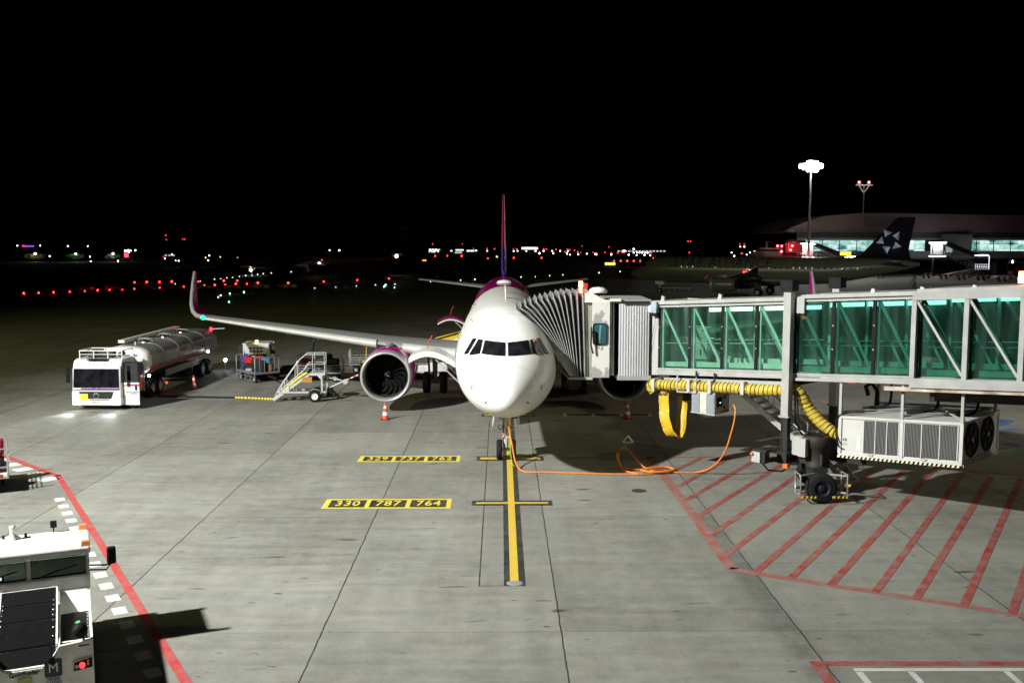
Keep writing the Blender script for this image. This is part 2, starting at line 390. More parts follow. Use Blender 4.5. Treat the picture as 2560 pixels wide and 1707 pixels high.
# red hatched no-parking area under the boarding bridge
q = MB(); strip(q, [(5.72, 37.95), (5.78, 34.2), (5.83, 29.8), (5.84, 25.6), (5.86, 24.6)], .30, Z1)
strip(q, [(5.8, 24.65), (6.4, 24.25), (9.35, 22.62), (11.6, 21.36), (15, 19.4)], .27, Z1)
strip(q, [(5.6, 37.83), (15.9, 37.8), (15.93, 35.85), (18.55, 34.66), (24, 32.2)], .18, Z1)
struct('red_area_outline', q, P_RED)
q = MB()
for a, b in (((6.2, 35.4), (7.66, 37.65)), ((6.02, 33.2), (8.25 + .5, 37.65)), ((5.95, 31.4), (9.9, 37.65)), ((5.9, 29.4), (10.9, 37.2)), ((5.9, 27.5), (11.8, 36.8)), ((5.88, 25.6), (12.7, 36.3)),
             ((6.42, 24.4), (13.6, 35.7)), ((7.1, 23.85), (14.6, 35.5)), ((7.95, 23.38), (15.5, 35.2)), ((8.85, 22.88), (16.4, 34.8)), ((9.62, 22.42), (17.3, 34.5)), ((10.52, 21.95), (18.2, 34.2)), ((11.38, 21.47), (19.2, 33.8)), ((12.3, 20.95), (20.1, 33.3)), ((13.3, 20.4), (21, 32.8))):
    strip(q, [a, b], .19, Z2)
struct('red_hatching', q, P_RED2)
# parking bay at the lower right
q = MB(); strip(q, [(6.1, 18.9), (14, 18.8)], .21, Z1); strip(q, [(6.2, 19.0), (6.1, 12)], .24, Z1 + .004); struct('red_bay_line', q, P_RED2)
q = MB(); strip(q, [(6.83, 18.6), (14, 18.55)], .13, Z1); strip(q, [(6.9, 18.5), (6.86, 12)], .14, Z1)
for x in (7.9, 9.75, 11.6): strip(q, [(x, 18.5), (x - .02, 12)], .13, Z1)
struct('white_bay_line', q, P_WHITE)
# blue paint splashes on the tan apron behind the bridge
q = MB()
for k in range(34):
    x, y = random.uniform(19, 30), random.uniform(40, 62); w, h = random.uniform(.3, .9), random.uniform(.25, .7)
    q.add([(x + w * cos(t) * random.uniform(.6, 1), y + h * sin(t) * random.uniform(.6, 1), Z1) for t in [i * pi / 5 for i in range(10)]], [tuple(range(10))])
struct('blue_marking', q, worn('blue_marking', (.03, .13, .42), .6))
# ================================================================== AIRLINERS
FT = [(0, 3.05, 3.05, .012, 3.05), (.03, 3.21, 2.90, .16, 3.05), (.12, 3.36, 2.76, .33, 3.05), (.3, 3.54, 2.62, .52, 3.07), (.6, 3.75, 2.48, .75, 3.1), (1.0, 3.97, 2.36, .98, 3.15),
      (1.5, 4.22, 2.24, 1.21, 3.22), (2.0, 4.5, 2.15, 1.40, 3.3), (2.5, 4.87, 2.07, 1.55, 3.38), (3.0, 5.23, 2.01, 1.67, 3.46), (3.5, 5.48, 1.95, 1.76, 3.53), (4.0, 5.64, 1.90, 1.83, 3.6),
      (5, 5.81, 1.83, 1.915, 3.7), (6, 5.88, 1.78, 1.96, 3.78), (7.5, 5.9, 1.76, 1.975, 3.83), (28, 5.9, 1.76, 1.975, 3.83), (32, 5.9, 1.98, 1.93, 3.95), (36, 5.87, 2.72, 1.66, 4.3),
      (40, 5.76, 3.62, 1.12, 4.72), (42.5, 5.58, 4.2, .68, 4.9), (44.3, 5.25, 4.75, .26, 5.0)]
def fsec(y):
    for a, b in zip(FT, FT[1:]):
        if y <= b[0]:
            t = max(0, (y - a[0]) / (b[0] - a[0])); return [a[i] + (b[i] - a[i]) * t for i in range(1, 5)]
    return list(FT[-1][1:])
def fring(y, n=56, k=1.0):
    zt, zb, hw, zc = fsec(y); out = []
    for i in range(n):
        t = 2 * pi * i / n; s_, c_ = sin(t), cos(t)
        out.append((hw * k * s_, y, zc + ((zt - zc) if c_ > 0 else (zc - zb)) * c_ * k))
    return out
def fx(y, z, off=.012):
    zt, zb, hw, zc = fsec(y); h = (zt - zc) if z > zc else (zc - zb)
    return hw * sqrt(max(0, 1 - ((z - zc) / h) ** 2)) + off
def wing_ring(p, chord, th, al, n=9):
    """airfoil ring: p is the leading-edge point, al the roll of the section (0 flat, 90 upright)"""
    xs = [(1 - cos(pi * i / n)) / 2 for i in range(n + 1)]; T = lambda x: 2.9 * sqrt(x) * .5 - 1.26 * .5 * x - 1.55 * .5 * x * x + .35 * .5 * x ** 3
    up = Vector((-sin(al), 0, cos(al))); tmax = .6
    pts = [(x, T(x) / tmax) for x in xs] + [(x, -.75 * T(x) / tmax) for x in xs[-2:0:-1]]
    return [Vector(p) + Vector((0, 1, 0)) * (x * chord) + up * (t * th / 2) for x, t in pts]
WS = [(1.4, 15.3, 2.66, 7.2, .82, 3), (1.98, 15.6, 2.72, 6.2, .74, 5), (4.2, 16.75, 2.92, 4.95, .56, 5), (6.4, 17.9, 3.12, 3.8, .43, 5), (10.0, 19.77, 3.44, 3.0, .33, 5), (13.5, 21.6, 3.75, 2.25, .25, 5), (16.8, 23.3, 4.05, 1.55, .17, 6)]
SS = [(16.8, 23.3, 4.05, 1.55, .17, 6), (17.2, 23.55, 4.14, 1.42, .15, 20), (17.5, 23.85, 4.36, 1.3, .13, 45), (17.68, 24.2, 4.72, 1.15, .11, 66), (17.8, 24.7, 5.25, .95, .09, 78), (17.92, 25.4, 5.95, .7, .07, 82), (18.0, 26.0, 6.5, .48, .045, 83)]
def wing_at(x):
    for a, b in zip(WS, WS[1:]):
        if x <= b[0]:
            t = (x - a[0]) / (b[0] - a[0]); return [a[i] + (b[i] - a[i]) * t for i in range(6)]
    return list(WS[-1])

def paint_fuselage(name, a, b, y0, slope, rough=.3):
    """front colour a, rear colour b beyond a raked line; fine panel joints"""
    m = bpy.data.materials.new(name); m.use_nodes = True; n = m.node_tree.nodes; L = m.node_tree.links; q = n['Principled BSDF']
    tc = n.new('ShaderNodeTexCoord'); sp = n.new('ShaderNodeSeparateXYZ'); L.new(tc.outputs['Object'], sp.inputs[0])
    def mt(op, x, y_=None):
        k = n.new('ShaderNodeMath'); k.operation = op
        for i, v in enumerate((x, y_)):
            if v is None: continue
            if isinstance(v, (int, float)): k.inputs[i].default_value = v
            else: L.new(v, k.inputs[i])
        return k.outputs[0]
    e = mt('GREATER_THAN', mt('SUBTRACT', sp.outputs['Y'], mt('MULTIPLY', sp.outputs['Z'], slope)), y0)
    x = n.new('ShaderNodeMix'); x.data_type = 'RGBA'; x.inputs['A'].default_value = (*a, 1); x.inputs['B'].default_value = (*b, 1); L.new(e, x.inputs['Factor'])
    fr = mt('ABSOLUTE', mt('SUBTRACT', mt('FRACT', mt('MULTIPLY', sp.outputs['Y'], 1 / 1.62)), .5))
    ln = mt('MULTIPLY', mt('LESS_THAN', fr, .012), mt('GREATER_THAN', sp.outputs['Y'], 4.0))
    rad = mt('LESS_THAN', mt('ABSOLUTE', mt('SUBTRACT', mt('ADD', sp.outputs['Y'], mt('MULTIPLY', sp.outputs['Z'], .12)), 1.78)), .006)
    ns = n.new('ShaderNodeTexNoise'); ns.inputs['Scale'].default_value = .8; ns.inputs['Detail'].default_value = 8; ns.inputs['Roughness'].default_value = .65
    mp = n.new('ShaderNodeMapping'); mp.inputs['Scale'].default_value = (1, .35, 2.2); L.new(tc.outputs['Object'], mp.inputs[0]); L.new(mp.outputs[0], ns.inputs['Vector'])
    dr = n.new('ShaderNodeMapRange'); dr.inputs['From Min'].default_value = .3; dr.inputs['From Max'].default_value = .7; dr.inputs['To Min'].default_value = .92; dr.inputs['To Max'].default_value = 1.02; L.new(ns.outputs['Fac'], dr.inputs['Value'])
    f = mt('MULTIPLY', dr.outputs[0], mt('SUBTRACT', 1, mt('MULTIPLY', mt('MAXIMUM', ln, rad), .38)))
    v = n.new('ShaderNodeVectorMath'); v.operation = 'SCALE'; L.new(x.outputs['Result'], v.inputs[0]); L.new(f, v.inputs['Scale'])
    L.new(v.outputs[0], q.inputs['Base Color']); q.inputs['Roughness'].default_value = rough; q.inputs['Coat Weight'].default_value = .25
    return m

def airliner(label, loc, rz, body, fin, winglet, nac, fan_r=1.0, detail=2, sharklets=True, finlo=None, group=None):
    A = thing('airliner', label, 'airliner', loc, rz, group)
    P = {}
    ys = [0, .015, .03, .07, .12, .2, .3, .45, .6, .8, 1.0, 1.25, 1.5, 1.75, 2.0, 2.25, 2.5, 2.75, 3.0, 3.25, 3.5, 4, 4.5, 5, 6, 7.5, 12, 17, 22, 28, 30, 32, 34, 36, 38, 40, 41.3, 42.5, 43.5, 44.3]
    fu = MB().loft([fring(y) for y in ys]).build('fuselage', body, A); P['fuselage'] = fu
    # wing-body fairing under the belly
    MB().loft([[(x * k, y, 2.35 + z * k) for x, z in [(2.15 * sin(t), .95 * cos(t)) for t in [2 * pi * i / 24 for i in range(24)]]] for y, k in ((12.5, .55), (14, .85), (16, 1), (22, 1), (25, .85), (27.5, .5))]).build('belly_fairing', body, A)
    # cockpit glazing set into the skin
    F = [((.05, 2.33, 4.735), (.76, 2.66, 4.785), (.86, 2.17, 4.37), (.06, 1.72, 4.34)), ((.84, 2.71, 4.79), (.99, 2.89, 4.80), (1.32, 2.65, 4.27), (.93, 2.24, 4.37)), ((1.07, 2.98, 4.81), (1.19, 3.18, 4.8), (1.51, 3.04, 4.255), (1.36, 2.74, 4.31))]
    for sg in (-1, 1):
        for pn in F:
            w = MB(); N = 6; pts = []
            for i in range(N + 1):
                for j in range(N + 1):
                    u, v = i / N, j / N; p = [(pn[0][k] * (1 - u) + pn[1][k] * u) * (1 - v) + (pn[3][k] * (1 - u) + pn[2][k] * u) * v for k in range(3)]
                    zt, zb, hw, zc = fsec(p[1]); h = zt - zc
                    q = sqrt((p[0] / hw) ** 2 + ((p[2] - zc) / h) ** 2); y = p[1]
                    for _ in range(30):                      # slide along y until on the skin
                        zt, zb, hw, zc = fsec(y); q = sqrt((p[0] / hw) ** 2 + ((p[2] - zc) / (zt - zc)) ** 2)
                        y += (q - 1) * .8
                    pts.append((sg * p[0] * 1.004, y - .014, p[2] + .009))
            fs = [(i * (N + 1) + j, i * (N + 1) + j + 1, (i + 1) * (N + 1) + j + 1, (i + 1) * (N + 1) + j) for i in range(N) for j in range(N)]
            w.add(pts, fs, 0, True)
            wo = w.build('cockpit_window', GLASSDK, A)
            if detail > 1:
                edge = [pts[i * (N + 1)] for i in range(N + 1)] + [pts[N * (N + 1) + j] for j in range(1, N + 1)] + [pts[i * (N + 1) + N] for i in range(N - 1, -1, -1)] + [pts[j] for j in range(N - 1, 0, -1)]
                MB().tube(edge, .012, 5, closed=True).build('window_seal', BLACK, wo)
    if detail > 1:
        for sg in (-1, 1):
            MB().tube([(sg * .1, 1.69, 4.305), (sg * .45, 1.9, 4.32), (sg * .8, 2.13, 4.335)], .012, 5).build('wiper', BLACK, A)
            MB().tube([(sg * 1.19, 1.42, 3.36), (sg * 1.2, 1.46, 3.22)], .035, 6).build('pitot_probe', STEEL, A)
            MB().tube([(sg * .68, .54, 2.93), (sg * .73, .5, 2.9)], .022, 6).build('angle_probe', BLACK, A)
        for y, h in ((9.2, .38), (14.0, .34)):
            MB().prism([(-.015, y, 5.88), (-.015, y + .5, 5.88), (-.015, y + .52, 5.9 + h), (-.015, y + .3, 5.9 + h)], (.03, 0, 0)).build('blade_antenna', WHITE, A)
        MB().lathe([(5.86, .45), (5.98, .4), (6.04, .25), (6.06, .01)], (0, 25.5, 0), 'z', 16).build('satellite_dome', WHITE, A)
        MB().cyl((0, 27.5, 5.88), (0, 27.5, 6.05), .06).build('beacon_lamp', RED, A)
    # cabin windows and doors on the port side (and starboard when seen)
    for sg in (1, -1):
        ks = list(range(34)) if sg == 1 else list(range(34))
        for k in ks:
            y = 7.4 + k * .94 * .98
            if detail < 2 and k % 2 == 0 and sg == -1: continue
            w = MB(); pts = []
            for i in range(8):
                t = pi * 2 * i / 8 + pi / 8; zz = 4.32 + .17 * sin(t); pts.append((sg * fx(y, zz, .008), y + .115 * cos(t), zz))
            w.add(pts, [tuple(range(8))])
            lit = detail == 1 and random.random() < .3
            w.build('cabin_window', emitter('lit_cabin_window', (.8, .9, .8), .35) if lit else GLASSDK, A)
        for y in (5.4, 15.2, 32.0) if detail != 0 else ():
            d = MB(); zs = [3.45 + 1.85 * i / 6 for i in range(7)]
            path = [(sg * fx(y - .42, z, .003), y - .42, z) for z in zs] + [(sg * fx(y + .42, z, .003), y + .42, z) for z in zs[::-1]]
            d.tube(path, .014, 5, closed=True); d.build('door_frame', DKGREY, A)
    # wings
    for sg in (-1, 1):
        mir = lambda ring: [(sg * p[0], p[1], p[2]) for p in ring]
        rings = [mir(wing_ring((x, y, z), c, t, R(a))) for x, y, z, c, t, a in WS]
        wg = MB().loft(rings).build('wing', PLANE_GREY, A)
        for x0, x1 in ((2.35, 5.1), (6.5, 16.6)):
            rr = []
            for i in range(9):
                x = x0 + (x1 - x0) * i / 8; _, y, z, c, t, a = wing_at(x); c2 = min(.15 * c + .12, .62)
                tt = t * .92 + .02; pr = []
                for u, v in ((1, .5), (.62, .56), (.3, .52), (.1, .34), (0, .04), (.04, -.16), (.25, -.42), (.6, -.5), (.62, -.42), (.3, -.1)):
                    pr.append((x, y - .13 + u * c2, z - .05 + v * tt))
                rr.append(mir(pr))
            MB().loft(rr).build('slat', M('slat_paint', (.50, .505, .50), .3, .2, noise=.1, ns=2), wg)
        if sharklets:
            MB().loft([mir(wing_ring((x, y, z), c, t, R(a))) for x, y, z, c, t, a in SS]).build('winglet', winglet, wg)
            le = MB().tube([(sg * (x - .005), y - .008, z) for x, y, z, c, t, a in SS], [t * .55 + .05 for *_, t, a in SS], 8); le.build('leading_edge', PLANE_GREY, wg)
        else:
            MB().prism([(sg * 16.95, 23.2, 3.4), (sg * 16.95, 25.2, 3.3), (sg * 16.95, 25.3, 4.9), (sg * 16.95, 24.5, 4.5)], (sg * .07, 0, 0)).build('winglet', winglet, wg)
        for x, l in ((4.6, 3.2), (8.6, 3.2), (12.0, 2.5)):
            _, y, z, c, t, a = wing_at(x); y0 = y + c * .52; k = []
            for u, r in ((0, .03), (.12, .16), (.3, .25), (.55, .27), (.8, .17), (1, .02)): k.append([(sg * x + r * .62 * cos(q), y0 + u * l, z - .2 - u * .22 + r * sin(q)) for q in [2 * pi * i / 12 for i in range(12)]])
            MB().loft(k).build('flap_fairing', PLANE_GREY, wg)
        MB().sphere((sg * 16.75, 23.22, 4.05), .13, 8).build('navigation_light', emitter('green_nav_light', (0, 1, .36), 3.2) if sg < 0 else emitter('red_nav_light', (1, .05, .03), 6), wg)
        # engines
        ex, ez, y0 = 5.75 * sg, 1.78, 15.25; k = fan_r; o = (ex, 0, ez)
        en = MB().lathe([(y0 + .30, 1.16 * k), (y0 + .45, 1.245 * k), (y0 + .9, 1.30 * k), (y0 + 1.7, 1.315 * k), (y0 + 2.8, 1.24 * k), (y0 + 3.5, 1.1 * k), (y0 + 3.9, 1.0 * k), (y0 + 3.9, .8 * k), (y0 + 3.0, .8 * k)], o, 'y', 48).build('engine', nac, A)
        MB().lathe([(y0 + .62, 1.065 * k), (y0 + .3, 1.06 * k), (y0 + .12, 1.075 * k), (y0 + .03, 1.11 * k), (y0, 1.145 * k), (y0 + .015, 1.185 * k), (y0 + .1, 1.225 * k), (y0 + .25, 1.252 * k), (y0 + .46, 1.272 * k)], o, 'y', 64).build('inlet_lip', M('inlet_lip_aluminium', (.62, .62, .62), .28, .6, noise=.06, ns=2), en)
        MB().lathe([(y0 + .6, 1.064 * k), (y0 + 1.3, 1.06 * k), (y0 + 1.9, 1.04 * k), (y0 + 1.9, .02)], o, 'y', 40).build('inlet_duct', M('inlet_liner', (.012, .012, .013), .55, noise=.2, spec=.2), en)
        MB().lathe([(y0 + .98, 1.055 * k), (y0 + 1.02, 1.03 * k), (y0 + 1.08, 1.055 * k)], o, 'y', 40).build('fan_case_ring', M('fan_case_grey', (.12, .12, .12), .4, .5), en)
        if detail:
            fn = MB()
            for b_ in range(18):
                t0 = 2 * pi * b_ / 18; rs = []
                for i in range(8):
                    r = (.24 + (1.03 - .24) * i / 7) * k; tw = R(28 + 34 * i / 7); sw = .22 * sin(pi * i / 7) - .18 * (i / 7) ** 2
                    w_ = .20 + .05 * i / 7; ring = []
                    for u, v in ((-1, 0), (0, .035), (1, 0), (0, -.035)):
                        d = w_ * u; yy = y0 + 1.25 + d * cos(tw) * .8 - .1 * (i / 7); tg = d * sin(tw) + v
                        an = t0 + sw * 1.2; ring.append((ex + r * cos(an) - tg * sin(an), yy, ez + r * sin(an) + tg * cos(an)))
                    rs.append(ring)
                fn.loft(rs)
            fn.build('fan', M('fan_titanium', (.006, .006, .0065), .55, 0, noise=.15, spec=.06), en)
            sp_ = MB().lathe([(y0 + .78, .004), (y0 + .83, .06), (y0 + .93, .13), (y0 + 1.05, .19), (y0 + 1.2, .235), (y0 + 1.4, .25)], o, 'y', 24).build('spinner', M('spinner_black', (.02, .02, .022), .25), en)
            MB().prism([(ex - .10, y0 + .88, ez + .05), (ex + .02, y0 + .80, ez - .01), (ex + .12, y0 + .88, ez - .10), (ex + .0, y0 + .83, ez - .05)], (0, -.012, 0)).build('spiral_mark', WHITE, sp_)
        # pylon
        _, wy, wz, wc, wt, wa = wing_at(5.75)
        MB().loft([[(ex - w_, y, zl), (ex + w_, y, zl), (ex + w_ * .8, y, zh), (ex - w_ * .8, y, zh)] for y, w_, zl, zh in ((y0 + 1.0, .03, ez + 1.2 * k, ez + 1.33 * k), (y0 + 1.8, .17, ez + 1.15 * k, ez + 1.5), (wy + .1, .2, ez + 1.0 * k, wz + .08), (wy + 1.4, .2, ez + .8, wz - .02), (wy + 2.6, .06, wz - .3, wz - .1))], smooth=False).build('pylon', PLANE_GREY, en)
        MB().prism([(ex - sg * 1.12 * k, y0 + 1.3, ez + .62), (ex - sg * 1.12 * k, y0 + 2.2, ez + .62), (ex - sg * 1.38 * k, y0 + 2.1, ez + .82)], (0, 0, .03)).build('nacelle_strake', nac, en)
        # main gear
        gx, gy = 3.8 * sg, 22.0
        gr = MB().cyl((gx, gy, .6), (gx, gy, 2.6), .12, .16).beam((gx, gy, 1.6), (gx - sg * 1.6, gy, 2.5), .12).beam((gx, gy, .9), (gx, gy + .5, 1.5), .07).cyl((gx - .62, gy, .6), (gx + .62, gy, .6), .09).build('main_gear', M('gear_grey', (.30, .31, .31), .4, .3, noise=.3), A)
        MB().prism([(gx + sg * .3, gy - .55, 1.05), (gx + sg * .3, gy + .55, 1.05), (gx + sg * .36, gy + .5, 2.7), (gx + sg * .36, gy - .5, 2.7)], (sg * .04, 0, 0)).build('gear_door', DKGREY, gr)
        for dx in (-.46, .46): wheel(gr, (gx + dx, gy, .59), .59, .40, rim=M('gear_rim', (.35, .35, .34), .45, .3, noise=.3))
        # tailplane
        MB().loft([mir(wing_ring(*q)) for q in (((.6, 38.0, 4.95), 3.9, .38, R(6)), ((2.4, 39.0, 5.12), 3.0, .28, R(6)), ((6.22, 41.05, 5.5), 1.35, .12, R(6)))]).build('tailplane', PLANE_GREY, A)
    # fin: an upright airfoil
    def fr(y, z, c, t): return [(q[2], q[1], z) for q in wing_ring((0, y, 0), c, t, 0)]
    fr_ = [fr(33.6, 5.6, 9.4, .2), fr(36.0, 6.25, 6.9, .5), fr(36.6, 6.9, 6.1, .46), fr(37.4, 7.8, 5.4, .42), fr(39.6, 10.2, 3.6, .28), fr(40.75, 11.5, 2.7, .2), fr(41.2, 11.76, 2.2, .06)]
    P['fin'] = MB().loft(fr_).build('tail_fin', fin, A)
    if detail > 1: MB().tube([(0, q[0][1] - .01, q[0][2]) for q in fr_[1:]], [.07, .06, .055, .04, .03, .02], 8).build('leading_edge', ALU, P['fin'])
    # nose gear
    ng = MB().cyl((0, 5.07, .4), (0, 5.15, 2.2), .085, .1).beam((0, 5.05, 1.0), (0, 4.5, 1.9), .07).cyl((-.3, 5.07, .38), (.3, 5.07, .38), .06).beam((0, 4.93, .5), (0, 4.9, 1.1), .07, .1).box((0, 4.93, .95), (.3, .12, .16)).build('nose_gear', M('gear_white', (.6, .6, .58), .4, .2, noise=.3), A)
    for dx in (-.26, .26): wheel(ng, (dx, 5.07, .385), .385, .22, rim=M('gear_rim', (.35, .35, .34), .45, .3, noise=.3))
    for dx in (-.22, .22): MB().lathe([(4.86, .085), (4.9, .1), (4.99, .06)], (dx, 0, 1.25), 'y', 14).build('taxi_lamp', ALU, ng)
    MB().box((0, 4.72, 1.78), (.4, .05, .3)).build('gear_leg_door', WHITE, ng)
    for sg in (-1, 1): MB().prism([(sg * .42, 4.3, 1.9), (sg * .42, 5.8, 1.88), (sg * .5, 5.7, 1.35), (sg * .5, 4.4, 1.4)], (sg * .03, 0, 0)).build('gear_door', WHITE, ng)
    return A, P

# ---- the airliner on the stand
body1 = paint_fuselage('white_and_magenta_skin', (.90, .90, .88), (.27, .002, .12), 18.6, .35)
def finpaint():
    m = bpy.data.materials.new('pink_and_blue_fin'); m.use_nodes = True; n = m.node_tree.nodes; L = m.node_tree.links; q = n['Principled BSDF']
    tc = n.new('ShaderNodeTexCoord'); sp = n.new('ShaderNodeSeparateXYZ'); L.new(tc.outputs['Object'], sp.inputs[0])
    a = n.new('ShaderNodeMath'); a.operation = 'MULTIPLY_ADD'; L.new(sp.outputs['Y'], a.inputs[0]); a.inputs[1].default_value = -.55; a.inputs[2].default_value = 28.6
    s_ = n.new('ShaderNodeMath'); s_.operation = 'SUBTRACT'; L.new(sp.outputs['Z'], s_.inputs[0]); L.new(a.outputs[0], s_.inputs[1])
    g_ = n.new('ShaderNodeMath'); g_.operation = 'GREATER_THAN'; L.new(s_.outputs[0], g_.inputs[0]); g_.inputs[1].default_value = 0
    x = n.new('ShaderNodeMix'); x.data_type = 'RGBA'; x.inputs['A'].default_value = (.06, .03, .42, 1); x.inputs['B'].default_value = (.66, .012, .26, 1); L.new(g_.outputs[0], x.inputs['Factor'])
    L.new(x.outputs['Result'], q.inputs['Base Color']); q.inputs['Roughness'].default_value = .35; return m
A1, P1 = airliner('white nosed airliner with magenta engines and pink tail fin docked at the boarding bridge', (.2, 32.5, 0), 0, body1, finpaint(), MAGENTA, MAGENTA)
# open cargo doors on its starboard side (left in the photo)
def cargo_door(y0, y1, mat):
    out = []; n = 12
    for i in range(n + 1):
        t = i / n; a = R(-5 + 100 * t); x = -(1.95 + 2.15 * t ** .9); z = 2.95 + .1 * t + .56 * sin(pi * (.03 + .83 * t))
        out.append((x, z))
    up = [(x, y0, z + .075) for x, z in out]; lo = [(x, y0, z - .075) for x, z in out[::-1]]
    d = MB().prism(up + lo, (0, y1 - y0, 0)).build('cargo_door', mat, A1)
    e = MB(); e.prism([(x, y0 - .004, z - .065) for x, z in out] + [(x, y0 - .004, z - .15) for x, z in out[::-1]], (0, .08, 0)); e.build('door_frame', WHITE, d)
    [MB().beam((-1.9, yy, 2.2), (-3.1, yy, 3.4), .05).build('door_actuator', STEEL, d) for yy in (y0 + .2, y1 - .2)]
    MB().tube([(-3.3, y0 + .1, 3.75), (-3.25, y0 + .1, 4.05), (-3.1, y0 + .1, 4.3)], .02, 6).build('safety_streamer', RED, d)
    return d
cargo_door(9.6, 11.4, WHITE); cargo_door(29.2, 31.0, M('deep_magenta_paint', (.13, .002, .06), .45, noise=.1))
MB().prism([(-1.985, 9.7, 2.1), (-1.985, 11.3, 2.1), (-1.99, 11.3, 3.3), (-1.99, 9.7, 3.3)], (.02, 0, 0)).build('cargo_opening', BLACK, A1)
# bits of service gear hung on the nose leg: headset cord and by-pass pin streamer
MB().tube([(-.09, 4.85, 1.35), (-.12, 4.8, 1.0), (-.2, 4.78, .95)], .02, 6).build('steering_pin', RED, A1)
MB().tube([(.12, 4.85, 1.6), (.16, 4.75, .9), (.17, 4.7, .35), (.2, 4.3, .05), (.26, 3.9, .03), (.3, 3.7, .05)], .012, 6).build('headset_cord', M('lime_cord', (.35, .6, .05), .5), A1)

# ---- the grey airliner far behind the bridge
body2 = paint_fuselage('pale_grey_skin', (.16, .16, .14), (.16, .16, .14), 900, 0)
NAVY = M('navy_fin_paint', (.002, .003, .010), .6, spec=.1)
A2, P2 = airliner('dim grey airliner with black lettering and a navy fin bearing five silver triangles', (21.5, 165.1, 0), R(-118.7), body2, NAVY, NAVY, body2, .88, 1, False)
conf = lambda p: Vector((fx(p.y, p.z, .03) + 0 * p.x, p.y, p.z))
text('airline_lettering', 'STAR ALLIANCE', 2.05, M('black_lettering', (.045, .045, .04), .6), A2, (2, 15.6, 4.95), (0, 1, 0), (0, 0, 1), 1.02, .0, 0, 'CENTER', 1.06, conf)
text('operator_lettering', 'TURKISH AIRLINES', .62, M('black_lettering', (.045, .045, .04), .6), A2, (2, 8.9, 2.75), (0, 1, 0), (0, 0, 1), 1.0, .004, 0, 'CENTER', 1, conf)
e = MB(); e.add([conf(Vector((2, 13.2 + .58 * cos(t), 2.78 + .58 * sin(t)))) for t in [2 * pi * i / 24 for i in range(24)]], [tuple(range(24))]); em = e.build('round_emblem', RED, A2)
e = MB(); e.add([conf(Vector((2, 13.2 + a, 2.78 + b))) + Vector((.02, 0, 0)) for a, b in ((-.32, -.3), (-.05, -.05), (.3, .34), (.34, .2), (.1, -.12), (-.2, -.36))], [tuple(range(6))]); e.build('white_bird', WHITE, em)
SIL = M('silver_emblem_paint', (.62, .66, .82), .4); SIL2 = M('silver_emblem_edge', (.30, .35, .58), .4)
e = MB()
for k in range(5):
    a = pi / 2 + 2 * pi * k / 5 + .25; c = Vector((0, 40.05 + 1.15 * cos(a), 8.35 + 1.15 * sin(a)))
    tip = c + Vector((0, cos(a + .55), sin(a + .55))) * .82; l_ = c + Vector((0, cos(a + 2.35), sin(a + 2.35))) * .62; r_ = c + Vector((0, cos(a - 1.7), sin(a - 1.7))) * .62
    mid = (l_ + r_) / 2; off = Vector((.27, 0, 0)); top = c + Vector((.34, 0, 0))
    e.add([tip + off, l_ + off, top], [(0, 1, 2)], 0); e.add([l_ + off, r_ + off, top], [(0, 1, 2)], 1); e.add([r_ + off, tip + off, top], [(0, 1, 2)], 1)
e.build('silver_emblem', [SIL, SIL2], P2['fin'], fix=False)
lw = A2.matrix_basis = Matrix.Translation((21.5, 165.1, 0)) @ Matrix.Rotation(R(-118.7), 4, 'Z')
spot('logo_light', lw @ Vector((4.6, 40.2, 6.2)), lw @ Vector((0, 40.0, 8.5)), 160, (.85, .9, 1), 60, 1.0, .1)
MB().sphere((2.0, 19.6, 3.6), .12, 8).build('belly_beacon', emitter('red_beacon', (1, .03, .03), 25), A2)

# ---- a dark airliner rolling past on the taxiway far to the left (at rest here)
body3 = paint_fuselage('dark_orange_skin', (.12, .05, .012), (.12, .05, .012), 900, 0)
A3, P3 = airliner('shadowy airliner with white landing lamps far out on the dark taxiway', (-66, 246, 0), R(-84), body3, M('orange_fin_paint', (.05, .02, .008), .5), WHITE, WHITE, .9, 0, False)
for y, x, z in ((5.0, .3, 1.4), (5.0, -.3, 1.4), (21.5, 1.0, 2.3), (40.5, 1.0, 4.6), (22.4, 10, 3.4)):
    MB().sphere((x, y - .2, z), .3, 8).build('landing_lamp', emitter('landing_lamp_white', (1, 1, .97), 40), A3)
